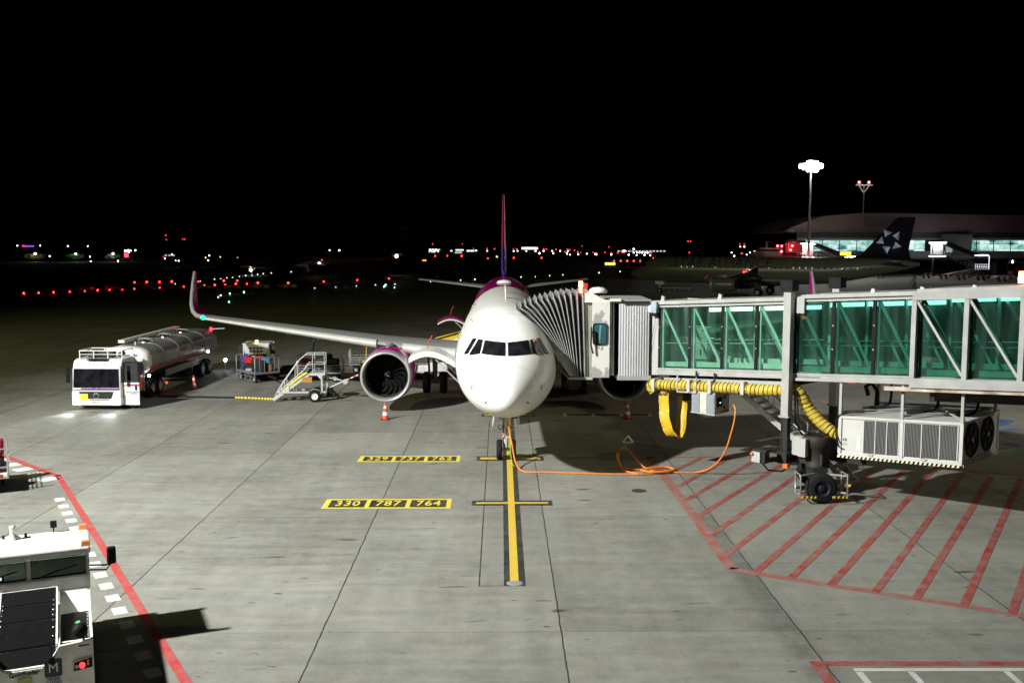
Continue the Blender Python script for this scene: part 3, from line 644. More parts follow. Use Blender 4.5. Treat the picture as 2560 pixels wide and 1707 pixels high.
# ================================================================== BOARDING BRIDGE
BX, BY = 5.76, 36.3
BR = thing('boarding_bridge', 'glazed grey boarding bridge on two lift columns reaching to the white nosed airliner', 'boarding bridge', (BX, BY, 0), R(-45))
zb = lambda x: 3.40 + .067 * x
def Lw(X, Y, z): dx, dy = X - BX, Y - BY; return (.70711 * (dx - dy), .70711 * (dx + dy), z)   # world -> bridge frame
def slab(mb, x0, x1, y0, y1, h0, h1, m=0):
    return mb.prism([(x0, y0, zb(x0) + h0), (x1, y0, zb(x1) + h0), (x1, y0, zb(x1) + h1), (x0, y0, zb(x0) + h1)], (0, y1 - y0, 0), m)
def glassmat(name, tint, dirt_haze):  # streaky teal diffuse share stands in for glow and reflections in the panes
    m = bpy.data.materials.new(name); m.use_nodes = True; n = m.node_tree.nodes; L = m.node_tree.links
    n.remove(n['Principled BSDF']); out = n['Material Output']
    tr = n.new('ShaderNodeBsdfTransparent'); tr.inputs[0].default_value = (*tint, 1)
    gl = n.new('ShaderNodeBsdfGlossy'); gl.inputs['Roughness'].default_value = .03
    df = n.new('ShaderNodeBsdfDiffuse'); df.inputs[0].default_value = (.20, .42, .35, 1)
    fr = n.new('ShaderNodeFresnel'); fr.inputs[0].default_value = 1.45
    tc = n.new('ShaderNodeTexCoord'); mp = n.new('ShaderNodeMapping'); mp.inputs['Scale'].default_value = (1.9, 1.9, .14); L.new(tc.outputs['Object'], mp.inputs[0])
    ns = n.new('ShaderNodeTexNoise'); ns.inputs['Scale'].default_value = 1.6; ns.inputs['Detail'].default_value = 6; L.new(mp.outputs[0], ns.inputs['Vector'])
    mr = n.new('ShaderNodeMapRange'); mr.inputs['From Min'].default_value = .38; mr.inputs['From Max'].default_value = .66; mr.inputs['To Min'].default_value = dirt_haze * .3; mr.inputs['To Max'].default_value = dirt_haze * 1.9; L.new(ns.outputs['Fac'], mr.inputs['Value'])
    a = n.new('ShaderNodeMixShader'); L.new(mr.outputs[0], a.inputs[0]); L.new(tr.outputs[0], a.inputs[1]); L.new(df.outputs[0], a.inputs[2])
    b = n.new('ShaderNodeMixShader'); L.new(fr.outputs[0], b.inputs[0]); L.new(a.outputs[0], b.inputs[1]); L.new(gl.outputs[0], b.inputs[2])
    L.new(b.outputs[0], out.inputs[0]); return m
GL_A = glassmat('green_glass', (.70, .88, .80), .05); GL_B = glassmat('deep_green_glass', (.38, .64, .56), .05)
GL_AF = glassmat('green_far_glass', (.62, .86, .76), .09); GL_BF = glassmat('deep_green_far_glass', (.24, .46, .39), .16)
TUBE = emitter('fluorescent_tube', (.86, 1, .95), 4.2, True)
FRAMEG = M('glazing_frame', (.80, .82, .80), .4, .3, noise=.1); 
def section(name, x0, x1, y0, y1, hb, ht, vis, step, glm, diag, truss=False):
    s = MB(); slab(s, x0, x1, y0, y1, hb, hb + .06); slab(s, x0, x1, y0 + .02, y1 - .02, hb + .06, hb + .2)
    sec = s.build(name, BRGREY, BR)
    s = MB(); slab(s, x0, x1, y0 + .12, y1 - .12, hb + .2, hb + .215); s.build('floor_covering', M('floor_rubber', (.05, .055, .05), .5, noise=.3), sec)
    s = MB(); slab(s, x0, x1, y0, y0 + .14, hb + .2, hb + .26); slab(s, x0, x1, y0 - .05, y0 + .02, hb + .02, hb + .11); slab(s, x0, x1, y1 - .14, y1, hb + .2, hb + .26); s.build('sill_beam', BRGREY, sec)
    s = MB(); slab(s, x0, x1, y0 - .06, y1 + .06, ht - .12, ht); slab(s, x0, x1, y0, y0 + .12, ht - .23, ht - .125); slab(s, x0, x1, y1 - .12, y1, ht - .23, ht - .125); s.build('roof', BRGREY, sec)
    s = MB(); slab(s, x0, x1, y0 - .062, y0 - .058, ht - .135, ht - .12); s.build('roof_joint', BRDARK, sec)
    x = vis[0]; k = 0
    while x < vis[1] - .2:
        e = min(x + step, vis[1])
        p = MB(); slab(p, x - .055, x + .055, y0 + .03, y0 + .10, hb + .25, ht - .22); p.build('post', BLACK, sec)
        p = MB(); slab(p, x + .06, x + .13, y0 + .13, y0 + .2, hb + .25, ht - .22); p.build('inner_post', FRAMEG, sec)
        gp = MB(); slab(gp, x + .055, e - .055, y0 + .05, y0 + .075, hb + .25, ht - .22); gp.build('glass_pane', glm, sec)
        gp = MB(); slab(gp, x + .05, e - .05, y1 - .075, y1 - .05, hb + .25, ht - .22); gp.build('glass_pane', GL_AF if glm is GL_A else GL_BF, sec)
        p = MB(); slab(p, x - .05, x + .05, y1 - .13, y1 - .08, hb + .25, ht - .22); p.build('far_post', FRAMEG, sec)
        if diag:
            for yy in (y0 + .17, y1 - .2): MB().beam((x + .1, yy, zb(x) + ht - .26), (e - .05, yy, zb(e) + hb + .30), .05, .085).build('diagonal_brace', FRAMEG, sec)
        for hh in (1.0, 1.75):
            MB().cyl((x, y0 + .03, zb(x) + hh), (x, y0 + .015, zb(x) + hh), .022, n=8).build('glazing_bolt', STEEL, sec)
        t = MB(); slab(t, x + .08, e - .08, y1 - .30, y1 - .2, ht - .50, ht - .36); t.build('ceiling_lamp', TUBE, sec)
        x = e
    return sec
def rails(sec, x0, x1, y0, y1, hb):
    for yy in (y0 + .26, y1 - .28):
        MB().tube([(x0, yy, zb(x0) + hb + 1.15), (x1, yy, zb(x1) + hb + 1.15)], .022, 6).build('handrail', STEEL, sec)
        q = MB(); slab(q, x0, x1, yy - .01, yy + .01, hb + .3, hb + .48); q.build('kick_plate', FRAMEG, sec)
sA = section('inner_tunnel', -.02, 6.4, 0, 2.35, 0, 2.70, (0, 5.32), 1.33, GL_A, True)
sB = section('middle_tunnel', 5.5, 10.6, -.07, 2.5, -.05, 2.76, (5.44, 9.45), 1.337, GL_B, True)
sC = section('outer_tunnel', 9.45, 21.0, -.12, 2.62, -.08, 2.82, (9.45, 20.9), 1.45, GL_B, True)
rails(sA, .1, 5.4, 0, 2.35, 0); rails(sB, 5.6, 9.4, -.07, 2.5, -.05); rails(sC, 9.5, 20, -.12, 2.62, -.08)
# outside truss of the outer tunnel
x = 9.45
while x < 20.5:
    p = MB(); slab(p, x - .07, x + .07, -.34, -.2, .18, 2.52); p.build('truss_post', BRGREY, sC)
    MB().beam((x + .07, -.27, zb(x) + 2.48), (x + 1.43, -.27, zb(x + 1.5) + .28), .08, .075).build('truss_diagonal', BRGREY, sC)
    x += 1.5
s = MB(); slab(s, 9.4, 21, -.36, -.18, -.1, .18); slab(s, 9.4, 21, -.36, -.18, 2.5, 2.72); s.build('truss_chord', BRGREY, sC)
for x in (.15, 2.55, 8.0, 9.5, 11.0, 13.4): 
    MB().prism([(x - .06, -.05, zb(x) + 2.7), (x + .1, -.05, zb(x) + 2.7), (x + .1, -.05, zb(x) + 2.86), (x - .0, -.05, zb(x) + 2.9)], (0, .08, 0)).build('lifting_lug', STEEL, BR)
# end panel, round slatted curtain, roller and cab
s = MB(); slab(s, -.47, -.02, 0, 2.4, 0, 2.62); s.build('end_panel', M('panel_pale_grey', (.42, .42, .42), .5, noise=.06, ns=1.5), BR)
s = MB(); slab(s, -.5, 0, -.02, 2.4, 2.62, 2.72); s.build('end_panel_cap', BRGREY, BR)
s = MB(); s.box((-.22, -.09, 5.88), (.44, .18, .40)); s.build('sign_box', M('sign_box_blue', (.33, .42, .52), .35, noise=.3, ns=3), BR)
MB().box((-.34, -.185, 5.9), (.2, .012, .36)).build('sign_face', M('sign_face_white', (.75, .78, .88), .4, noise=.25, ns=9), BR)
MB().box((-.1, -.09, 5.61), (.24, .16, .12)).build('junction_box', BLACK, BR)
MB().tube([(-.06, -.08, 5.6), (-.25, -.1, 4.6), (-.46, -.12, 3.5)], .008, 5).build('stay_wire', BLACK, BR)
cv = MB(); pts = []; C0 = (4.95, 38.75); r0 = 2.35
for i in range(61):
    a = R(-105.5 + 27.0 * i / 60); rr = r0 + .028 * abs(sin(pi * i / 60 * 11.5)) ** .7; pts.append((C0[0] + rr * cos(a), C0[1] + rr * sin(a)))
cv.loft([[Lw(px, py, 3.36) for px, py in pts], [Lw(px, py, 6.0) for px, py in pts]], smooth=False, cap=False, closed=False)
cv.build('slatted_curtain', M('curtain_aluminium', (.52, .53, .54), .42, .3, noise=.08, ns=1), BR)
a_ = MB().prism([Lw(4.28, 36.35, 3.2), Lw(5.5, 36.35, 3.2), Lw(5.5, 39.2, 3.2), Lw(4.28, 39.2, 3.2)], (0, 0, .16)); a_.build('rotunda_floor', BRGREY, BR)
a_ = MB().prism([Lw(3.9, 36.5, 6.02), Lw(5.5, 36.5, 6.02), Lw(5.5, 39.4, 6.02), Lw(3.9, 39.4, 6.02)], (0, 0, .12)); a_.build('rotunda_roof', BRGREY, BR)
MB().prism([Lw(4.45, 36.3, 6.0), Lw(5.42, 36.3, 6.0), Lw(5.42, 36.38, 6.0), Lw(4.45, 36.38, 6.0)], (0, 0, .1)).build('curtain_header', BRDARK, BR)
a_ = MB().prism([Lw(3.96, 36.8, 3.3), Lw(4.46, 36.8, 3.3), Lw(4.46, 39.3, 3.3), Lw(3.96, 39.3, 3.3)], (0, 0, 2.72)); a_.build('roller_housing', BLACK, BR)
MB().cyl(Lw(4.09, 36.66, 3.35), Lw(4.09, 36.66, 6.02), .105, n=20).build('curtain_roller', ALU, BR)
def chipped():
    m = bpy.data.materials.new('chipped_white_paint'); m.use_nodes = True; n = m.node_tree.nodes; L = m.node_tree.links; b = n['Principled BSDF']
    tc = n.new('ShaderNodeTexCoord'); t = n.new('ShaderNodeTexNoise'); t.inputs['Scale'].default_value = 1.1; t.inputs['Detail'].default_value = 8; t.inputs['Roughness'].default_value = .6; L.new(tc.outputs['Object'], t.inputs['Vector'])
    r = n.new('ShaderNodeMapRange'); r.inputs['From Min'].default_value = .53; r.inputs['From Max'].default_value = .55; L.new(t.outputs['Fac'], r.inputs['Value'])
    x = n.new('ShaderNodeMix'); x.data_type = 'RGBA'; x.inputs['A'].default_value = (.70, .70, .66, 1); x.inputs['B'].default_value = (.36, .36, .36, 1); L.new(r.outputs[0], x.inputs['Factor']); L.new(x.outputs['Result'], b.inputs['Base Color']); b.inputs['Roughness'].default_value = .5; return m
cab = MB().prism([Lw(3.34, 36.33, 3.3), Lw(3.97, 36.33, 3.3), Lw(3.97, 39.6, 3.3), Lw(3.34, 39.6, 3.3)], (0, 0, 2.78)).build('cab', chipped(), BR)
MB().prism([Lw(3.02, 36.5, 3.3), Lw(3.33, 36.5, 3.3), Lw(3.33, 39.4, 3.3), Lw(3.02, 39.4, 3.3)], (0, 0, 3.1)).build('cab_front_frame', M('olive_grey_paint', (.33, .33, .27), .5, noise=.25, ns=1.2), cab)
def rrect(x0, x1, z0, z1, r, Y):
    out = []
    for cx, cz, a0 in ((x1 - r, z1 - r, 0), (x0 + r, z1 - r, 90), (x0 + r, z0 + r, 180), (x1 - r, z0 + r, 270)):
        for k in range(5): a = R(a0 + 22.5 * k); out.append(Lw(cx + r * cos(a), Y, cz + r * sin(a)))
    return out
n0 = Vector(Lw(0, 1, 0)) - Vector(Lw(0, 0, 0))
w_ = MB().prism(rrect(3.36, 3.86, 4.52, 5.28, .09, 36.30), n0 * .028).build('operator_window', M('teal_window', (.035, .11, .13), .08, spec=.7), cab)
MB().tube(rrect(3.36, 3.86, 4.52, 5.28, .09, 36.29), .018, 5, closed=True).build('window_seal', BLACK, w_)
MB().prism([Lw(3.55, 36.29, 4.56), Lw(3.62, 36.29, 4.56), Lw(3.67, 36.29, 5.24), Lw(3.6, 36.29, 5.24)], n0 * .004).build('painted_glare', M('painted_glare_teal', (.16, .3, .32), .2), w_)  # pale strip painted on the pane as a reflection
MB().tube([Lw(3.3, 36.28, 5.15), Lw(3.3, 36.2, 5.0), Lw(3.28, 36.18, 4.5), Lw(3.36, 36.22, 4.2)], .03, 6).beam(Lw(3.4, 36.25, 5.0), Lw(3.45, 36.25, 4.6), .1).tube([Lw(3.4, 36.26, 4.5), Lw(3.6, 36.26, 4.38), Lw(3.62, 36.26, 4.5)], .012, 5).build('work_lamp_cables', BLACK, cab)
# white hood and lamp cap on the cab roof
hp = [(3.06, 6.38), (3.3, 6.42), (3.42, 6.34), (3.72, 6.18), (3.97, 6.1), (3.97, 6.05), (3.05, 6.05)]
MB().prism([Lw(x, 36.36, z) for x, z in hp], n0 * 2.8).build('roof_hood', WHITE, cab)
MB().lathe([(6.38, .05), (6.38, .32), (6.44, .34), (6.52, .3), (6.58, .18), (6.6, .01)], Lw(3.58, 36.75, 0), 'z', 24).build('vent_cap', WHITE, cab)
MB().beam(Lw(3.97, 36.4, 6.14), Lw(4.38, 36.4, 6.14), .1).build('roof_edge_beam', WHITE, cab)
MB().cyl(Lw(2.93, 36.7, 6.4), Lw(2.93, 36.7, 6.62), .05).cyl(Lw(2.93, 36.7, 6.62), Lw(2.93, 36.7, 6.8), .085, .07).build('red_beacon', emitter('orange_red_beacon', (1, .16, .05), 40), cab)
MB().box(Lw(3.12, 36.9, 6.62), (.16, .16, .2), R(45)).build('red_lamp', emitter('dim_red_lamp', (1, .03, .03), .9), cab)
# folding canopy
tops = [(2.995, 6.4), (2.783, 6.4), (2.553, 6.4), (2.324, 6.386), (2.13, 6.351), (1.925, 6.306), (1.713, 6.253), (1.512, 6.21), (1.311, 6.154), (1.113, 6.076), (0.922, 6.006), (0.746, 5.928), (0.559, 5.822)]
bots = [(3.088, 3.313), (2.945, 3.324), (2.838, 3.331), (2.764, 3.338), (2.707, 3.346), (2.664, 3.349), (2.628, 3.353), (2.6, 3.357), (2.578, 3.36), (2.557, 3.364), (2.543, 3.367), (2.528, 3.371), (2.514, 3.375)]
def hoop(t, b, ins, bulge=0.0):
    N = 9; out = []
    near, far = 36.42 + ins, 39.3 - ins
    def side(Y):
        r = []
        for i in range(N + 1):
            u = i / N; x = b[0] + (t[0] - b[0]) * u; z = b[1] + (t[1] - b[1]) * u
            x += bulge * sin(pi * u) + (random.uniform(-.012, .012) if ins else 0); r.append((x, Y + (random.uniform(-.015, .015) if ins else 0), z))
        return r
    n_ = side(near); f_ = side(far)
    n_[-1] = (n_[-1][0], near, n_[-1][2] - .1); f_[-1] = (f_[-1][0], far, f_[-1][2] - .1)
    top = [(t[0], near + .12 + (far - near - .24) * i / 4, t[1] - ins * .8) for i in range(5)]
    return [Lw(*p) for p in n_ + top + f_[::-1]]
rings = []; bul = [0.30 * (k / 12) ** 2 for k in range(13)]
for k in range(13):
    rings.append(hoop(tops[k], bots[k], 0, bul[k]))
    if k < 12:
        mid = lambda a, b: tuple((a[i] + b[i]) / 2 for i in range(2))
        rings.append(hoop(mid(tops[k], tops[k + 1]), mid(bots[k], bots[k + 1]), .24, (bul[k] + bul[k + 1]) / 2))
cp = MB().loft(rings, smooth=False, cap=False, closed=False).build('folding_canopy', M('canopy_fabric', (.17, .17, .175), .7, noise=.35, ns=5, bump=.6, bs=9), BR)
RIB = M('canopy_rib_grey', (.42, .42, .42), .4, .2)
for k in range(13):
    h = rings[2 * k]; n1 = Vector(Lw(0, -.025, 0)) - Vector(Lw(0, 0, 0))
    pts = [Vector(p) + n1 for p in h[:10]] + [Vector(h[10]) + Vector((0, 0, .03)), Vector(h[14]) + Vector((0, 0, .03))]
    q = MB().tube(pts, .016, 6)
    q.tube([Vector(h[9]), Vector(h[9]) + Vector(Lw(-.05, -.03, .22)) - Vector(Lw(0, 0, 0))], .010, 5); q.build('canopy_rib', RIB, cp)
MB().prism([Lw(2.5, 36.38, 3.22), Lw(3.36, 36.3, 3.22), Lw(3.36, 39.3, 3.22), Lw(2.3, 39.3, 3.22)], (0, 0, .09)).build('cab_floor', BRGREY, BR)
MB().tube([Lw(2.55, 36.36, 3.4), Lw(1.9, 36.4, 4.35), Lw(1.35, 36.45, 5.05), Lw(.58, 36.45, 5.78)], .05, 8).build('canopy_bumper', M('bumper_grey', (.36, .36, .34), .6), cp)
a_ = MB(); a_.box(Lw(2.75, 37.2, 3.05), (.5, .7, .3), R(45)); a_.tube([Lw(2.4, 36.6, 3.2), Lw(2.3, 36.5, 3.0), Lw(2.5, 36.6, 2.85), Lw(3.3, 36.6, 2.9), Lw(3.6, 36.5, 3.2)], .02, 6); a_.build('levelling_gear', BRDARK, BR)
# striped barrier post inside the inner tunnel
st = MB(); x, y = 2.02, 1.1
for k in range(24):
    z0 = 3.75 + .098 * k
    st.cyl((x, y, z0), (x, y, z0 + .098), .055, n=12, m=k % 2, cap=False)
st.build('striped_post', [RED, WHITE], sA)
MB().box((.55, 1.7, 4.9), (.9, .1, 2.5)).build('inner_wall_panel', M('inner_panel_grey', (.35, .40, .38), .5, noise=.1), sA)
MB().tube([(.95, 1.3, 4.1), (.95, 1.3, 4.75), (1.9, 1.3, 4.75), (1.9, 1.3, 4.1)], .03, 6).tube([(.7, 1.3, 5.15), (1.4, 1.3, 5.15)], .025, 6).build('inner_handrail', STEEL, sA)
# lift columns with black caps
for y in (-.27, 3.05):
    x = 5.35
    c_ = MB().box((x, y, 4.62), (.27, .27, 4.08)).build('lift_column', BRGREY, BR, bevel=.015)
    MB().box((x, y, 6.84), (.43, .43, .36)).build('column_cap', BLACK, c_)
    MB().box((x, y, 1.95), (.22, .22, 1.3)).box((x - .09, y - .12, 1.95), (.04, .03, 1.3)).build('inner_column', BRDARK, c_)
    MB().box((x, y, 2.56), (.36, .36, .05)).build('column_collar', BRGREY, c_)
    MB().box((x + .32, y + .1 * (1 if y > 0 else 2), 6.2), (.3, .16, .5)).build('column_bracket', BRGREY, c_)
MB().beam((5.35, -.5, 1.22), (5.35, 3.3, 1.22), .34, .4).beam((5.5, .3, 1.2), (6.5, .3, 1.2), .5, .36).beam((5.4, 1.2, 1.2), (7.4, 1.2, 1.2), .3, .34).build('cross_beam', BRDARK, BR)
t_ = MB().lathe([(.85, .28), (.9, .36), (1.0, .38), (1.05, .33), (1.55, .33), (1.6, .40), (1.95, .42), (1.98, .38), (1.9, .30), (1.75, .28), (1.75, .01)], (6.2, .3, 0), 'z', 28).build('turntable', M('olive_black_paint', (.03, .028, .021), .6, noise=.3, spec=.3), BR)
MB().box((5.72, -.05, 1.62), (.34, .3, .62)).box((5.95, -.2, 1.6), (.26, .2, .6)).build('drive_cabinet', M('panel_pale_grey', (.42, .42, .42), .5), BR)
for X, Y in ((10.15, 31.05), (10.55, 33.3)):
    wh = wheel(BR, (0, 0, 0), .49, .38, axis='y', rim=M('blue_black_rim', (.010, .011, .018), .5, spec=.3), n=36, hub=.66); wh.location = Lw(X, Y, .49); wh.rotation_euler = (0, 0, R(45))
bogie = MB().beam(Lw(10.15, 31.1, .5), Lw(10.55, 33.3, .5), .2).box(Lw(10.35, 32.2, .75), (.5, .9, .4), R(45)).build('bogie', BRDARK, BR)
HAZ = [YELLOW, BLACK]
def hazard(mb, p0, p1, h, n, th=.02):
    p0, p1 = Vector(p0), Vector(p1); d = (p1 - p0) / n; up = Vector((0, 0, h)); nn = d.cross(up).normalized() * th
    for k in range(n):
        a = p0 + d * k; sh = d * .5; mb.prism([a, a + d, a + d + sh * (0 if k == n - 1 else 1) + up, a + (sh if k else Vector()) + up], nn, k % 2)
    return mb
for sg, xx in ((-1, 9.42), (1, 10.9)):
    g_ = MB().tube([Lw(xx, 30.78, .95), Lw(xx, 30.74, .28), Lw(xx, 31.3, .28), Lw(xx, 31.35, .95), Lw(xx, 30.78, .95)], .025, 6).beam(Lw(xx, 30.9, .9), Lw(10.15, 31.3, .9), .05).beam(Lw(xx, 30.9, .35), Lw(10.15, 31.3, .35), .05).build('wheel_guard', STEEL, bogie)
    q = hazard(MB(), Lw(min(xx, xx - sg * .48), 30.72, .23), Lw(max(xx, xx - sg * .48), 30.72, .23), .07, 7); q.build('hazard_stripe', HAZ, g_)
# control box on its arm
k_ = MB().beam((5.3, -.3, 1.15), (5.0, -1.05, 1.15), .14).box((4.93, -1.05, 1.26), (.42, .3, .36)).build('control_arm', BRDARK, BR)
MB().box((4.85, -1.24, 1.28), (.3, .06, .34)).build('control_box', M('panel_pale_grey', (.42, .42, .42), .5), k_)
MB().box((4.95, -1.05, 1.5), (.5, .36, .07)).build('control_hood', BRDARK, k_)
MB().cyl((4.72, -1.26, 1.38), (4.72, -1.33, 1.38), .05).build('stop_button', ORANGE, k_)
MB().tube([(5.0, -1.1, 1.08), (5.15, -1.0, .86), (5.5, -.7, .82), (5.6, -.4, 1.0), (5.5, -.2, 1.3)], .03, 6).build('control_cable', BLACK, k_)
MB().box((5.55, -.55, .98), (.16, .14, .14)).build('orange_lamp', ORANGE, k_)
# service stair hanging under the tunnel
S0, S1 = Vector((1.5, 2.2, 3.15)), Vector((5.0, 1.9, 1.05)); off = Vector((0, .75, 0))
sb = MB()
for o_ in (Vector(), off): sb.beam(S0 + o_, S1 + o_, .05, .2)
stair = sb.build('service_stair', STEEL, BR)
q = MB()
for k in range(12):
    p = S0 + (S1 - S0) * ((k + .5) / 12); q.box((p.x, p.y + .37, p.z + .05), (.26, .72, .03))
q.build('stair_treads', STEEL, stair)
for o_ in (Vector((0, -.02, 0)), off):
    q = MB().tube([S0 + o_ + Vector((0, 0, .95)), S1 + o_ + Vector((0, 0, .95))], .022, 6).tube([S0 + o_ + Vector((0, 0, .5)), S1 + o_ + Vector((0, 0, .5))], .016, 6)
    for k in range(6):
        p = S0 + (S1 - S0) * (k / 5) + o_; q.tube([p, p + Vector((0, 0, .95))], .018, 6)
    q.build('stair_railing', STEEL, stair)
sp = MB(); a = Lw(11.1, 32.9, 0)
for k in range(4): sp.box((a[0] + .2 * k, a[1], 1.05 - .24 * k), (.24, .7, .04))
sp.beam((a[0] - .1, a[1] - .36, 1.1), (a[0] + .75, a[1] - .36, .25), .04, .18).beam((a[0] - .1, a[1] + .36, 1.1), (a[0] + .75, a[1] + .36, .25), .04, .18)
so = sp.build('access_steps', BRGREY, BR)
hazard(MB(), (a[0] + .45, a[1] - .42, .22), (a[0] + .95, a[1] - .42, .3), .07, 6).build('hazard_stripe', HAZ, so)
# gear below the floor
s = MB(); slab(s, 9.6, 20, .7, 1.9, -.62, -.12); s.build('under_floor_duct', BRDARK, BR)
s = MB(); slab(s, 8.6, 12.6, -.28, -.2, -.22, -.1); s.build('rusty_rail', M('rusty_rail_paint', (.52, .50, .45), .6, noise=.7, ns=2.5, dirt_haze=(.25, .13, .05)), BR)
s = MB(); slab(s, .35, 5.1, -.12, -.04, -.2, -.08); s.build('hose_rail', BRGREY, BR)
s = MB(); slab(s, .3, 5.2, .25, 2.2, -.3, -.02); s.build('floor_framing', BRDARK, BR)
for x in (.02, 1.55, 2.42, 3.72): MB().box((x, -.1, zb(x) - .33), (.12, .5, .44)).build('hose_bracket', BRWHITE, BR)
MB().tube([(1.05, -.28, 3.5), (1.05, -.28, 2.92), (1.85, -.28, 2.96), (1.85, -.28, 3.5)], .04, 4).build('hose_stop_frame', BRWHITE, BR)
for p in (((.35, -.1), (.9, 2.0)),): MB().box((1.0, .9, 2.75), (.7, .5, .6)).beam((.4, .5, 2.85), (1.6, .5, 2.85), .08).beam((1.4, .4, 3.3), (1.4, .4, 2.2), .06).build('hose_cradle', BRDARK, BR)
MB().cyl((6.55, 1.9, 3.55), (6.55, 1.9, 3.7), .12, .1).box((6.55, 1.9, 3.76), (.2, .2, .1)).build('warning_beacon', emitter('orange_lit_beacon', (1, .12, .04), .8, base=(.6, .06, .02)), BR)
MB().tube([(6.8, 2.6, 3.1), (6.75, 2.5, 3.4), (7.0, 2.4, 3.55), (7.2, 2.4, 3.3), (7.2, 2.3, 2.2)], .07, 8).build('power_loop', BLACK, BR)
MB().tube([(5.55, -.1, 3.4), (5.6, -.1, 2.4), (5.8, -.05, 2.0), (6.3, .1, 1.9), (6.6, .3, 2.1)], .035, 6).tube([(5.62, -.1, 3.4), (5.7, -.1, 2.5), (6.0, -.05, 2.1), (6.5, .1, 2.0)], .03, 6).build('column_cables', BLACK, BR)
b_ = MB().cyl(Lw(14.6, 27.9, 7.1), Lw(14.6, 27.9, 7.2), .1).cyl(Lw(14.6, 27.9, 7.2), Lw(14.6, 27.9, 7.42), .11, .09); b_.build('red_beacon', emitter('orange_red_beacon', (1, .16, .05), 40), BR)
# ---- yellow ventilation hose slung under the tunnel
H = [(-.12, -.05, 2.78), (-.22, -.1, 2.95), (-.1, -.12, 3.06), (.1, -.1, 3.07), (1.5, -.1, 3.15), (3.0, -.1, 3.24), (4.3, -.1, 3.30), (5.0, -.02, 3.36), (5.5, .1, 3.40), (5.8, .3, 2.86), (6.1, .36, 2.52), (6.4, .4, 2.27), (6.7, .45, 2.1), (7.05, .5, 2.06)]
def smooth(P, n=8):
    P = [Vector(p) for p in P]; out = []
    for i in range(len(P) - 1):
        p0, p1, p2, p3 = P[max(i - 1, 0)], P[i], P[i + 1], P[min(i + 2, len(P) - 1)]
        for k in range(n):
            t = k / n; out.append(.5 * ((2 * p1) + (p2 - p0) * t + (2 * p0 - 5 * p1 + 4 * p2 - p3) * t * t + (3 * p1 - p0 - 3 * p2 + p3) * t ** 3))
    return out + [P[-1]]
ho = thing('ventilation_hose', 'fat ribbed yellow air hose slung under the glazed bridge', 'hose', (BX, BY, 0), R(-45))
path = smooth(H, 10)
HY = M('hose_yellow', (.60, .44, .05), .55, noise=.3, ns=5, bump=.4, bs=12)
MB().tube(path, [.19 + .012 * sin(i * 1.7) for i in range(len(path))], 16).build('hose_skin', HY, ho)
rb = MB(); L_ = [0]
for a, b in zip(path, path[1:]): L_.append(L_[-1] + (b - a).length)
s_ = .05; coil = []; i = 0; turn = 0
sd = MB(); d_ = 0.0
while d_ < L_[-1]:
    while i < len(L_) - 2 and L_[i + 1] < d_: i += 1
    t = (d_ - L_[i]) / max(1e-6, L_[i + 1] - L_[i]); p = path[i].lerp(path[i + 1], t); dr = (path[i + 1] - path[i]).normalized()
    u = Vector((0, 0, 1)) if abs(dr.z) < .9 else Vector((0, 1, 0)); a = dr.cross(u).normalized(); b = a.cross(dr)
    an = turn * 2 * pi / 16; coil.append(p + (a * cos(an) + b * sin(an)) * .203 + dr * 0); turn += 1; d_ += .155 / 16
MB().tube(coil, .0095, 4).build('hose_spiral', BLACK, ho)
# ---- flat yellow duct hanging in a loop
fd = thing('flat_duct', 'flattened yellow duct hanging in a loop beside the parked airliner engine', 'duct', (BX, BY, 0), R(-45))
cl = [(5.98, 36.2, 2.75), (5.98, 36.15, 2.2), (6.02, 36.05, 1.75), (6.14, 36.0, 1.4), (6.33, 36.0, 1.22), (6.5, 36.1, 1.24), (6.6, 36.25, 1.55), (6.66, 36.4, 2.1), (6.68, 36.5, 2.6)]
rg = []
for i, p in enumerate(smooth(cl, 5)):
    w = .2; th = .018
    j = min(i, 38); q = smooth(cl, 5); dr = (q[min(i + 1, len(q) - 1)] - q[max(i - 1, 0)]).normalized(); wv = Vector((.8, -.6, 0)); wv = (wv - dr * wv.dot(dr)).normalized(); nv = dr.cross(wv)
    rg.append([Lw(*(p + wv * (w * a) + nv * (th * b + .05 * a * a * (1 if i % 7 < 4 else .4)))) for a, b in ((-1, 0), (-.5, 1), (0, 1.2), (.5, 1), (1, 0), (.5, -1), (0, -1.2), (-.5, -1))])
MB().loft(rg, smooth=False).build('duct_skin', M('duct_yellow', (.66, .42, .012), .45, noise=.2, ns=3), fd)
MB().tube([Lw(5.98, 36.2, 2.72), Lw(6.0, 36.2, 2.9), Lw(6.3, 36.3, 2.98), Lw(6.66, 36.5, 2.9), Lw(6.68, 36.5, 2.6)], [.17, .2, .21, .2, .17], 10).build('duct_neck', M('hose_olive', (.3, .22, .04), .6, noise=.3), fd)
# ---- ground power converter
gp = thing('power_converter', 'small grey power box hung under the bridge with an orange cable', 'power box', (7.43, 34.3, 2.26), R(-45))
cb = MB().box((-.48, .46, .38), (.96, .92, .76)).build('cabinet', M('panel_olive_grey', (.45, .47, .42), .5, noise=.08), gp, bevel=.012)
MB().box((-.78, -.012, .38), (.3, .02, .7)).build('grey_panel', M('panel_slate', (.24, .26, .31), .5, noise=.1), cb)
MB().box((-.17, -.012, .38), (.3, .02, .7)).build('grey_panel', M('panel_slate', (.24, .26, .31), .5, noise=.1), cb)
for z in (.2, .55): MB().box((-.46, -.016, z), (.26, .02, .30)).build('cream_cover', M('cover_cream', (.62, .60, .48), .5), cb)
MB().box((-.48, .0, -.005), (1.0, .06, .03)).build('base_rail', BRWHITE, cb)
MB().box((.012, .28, .42), (.02, .3, .32)).build('display', BLACK, cb)
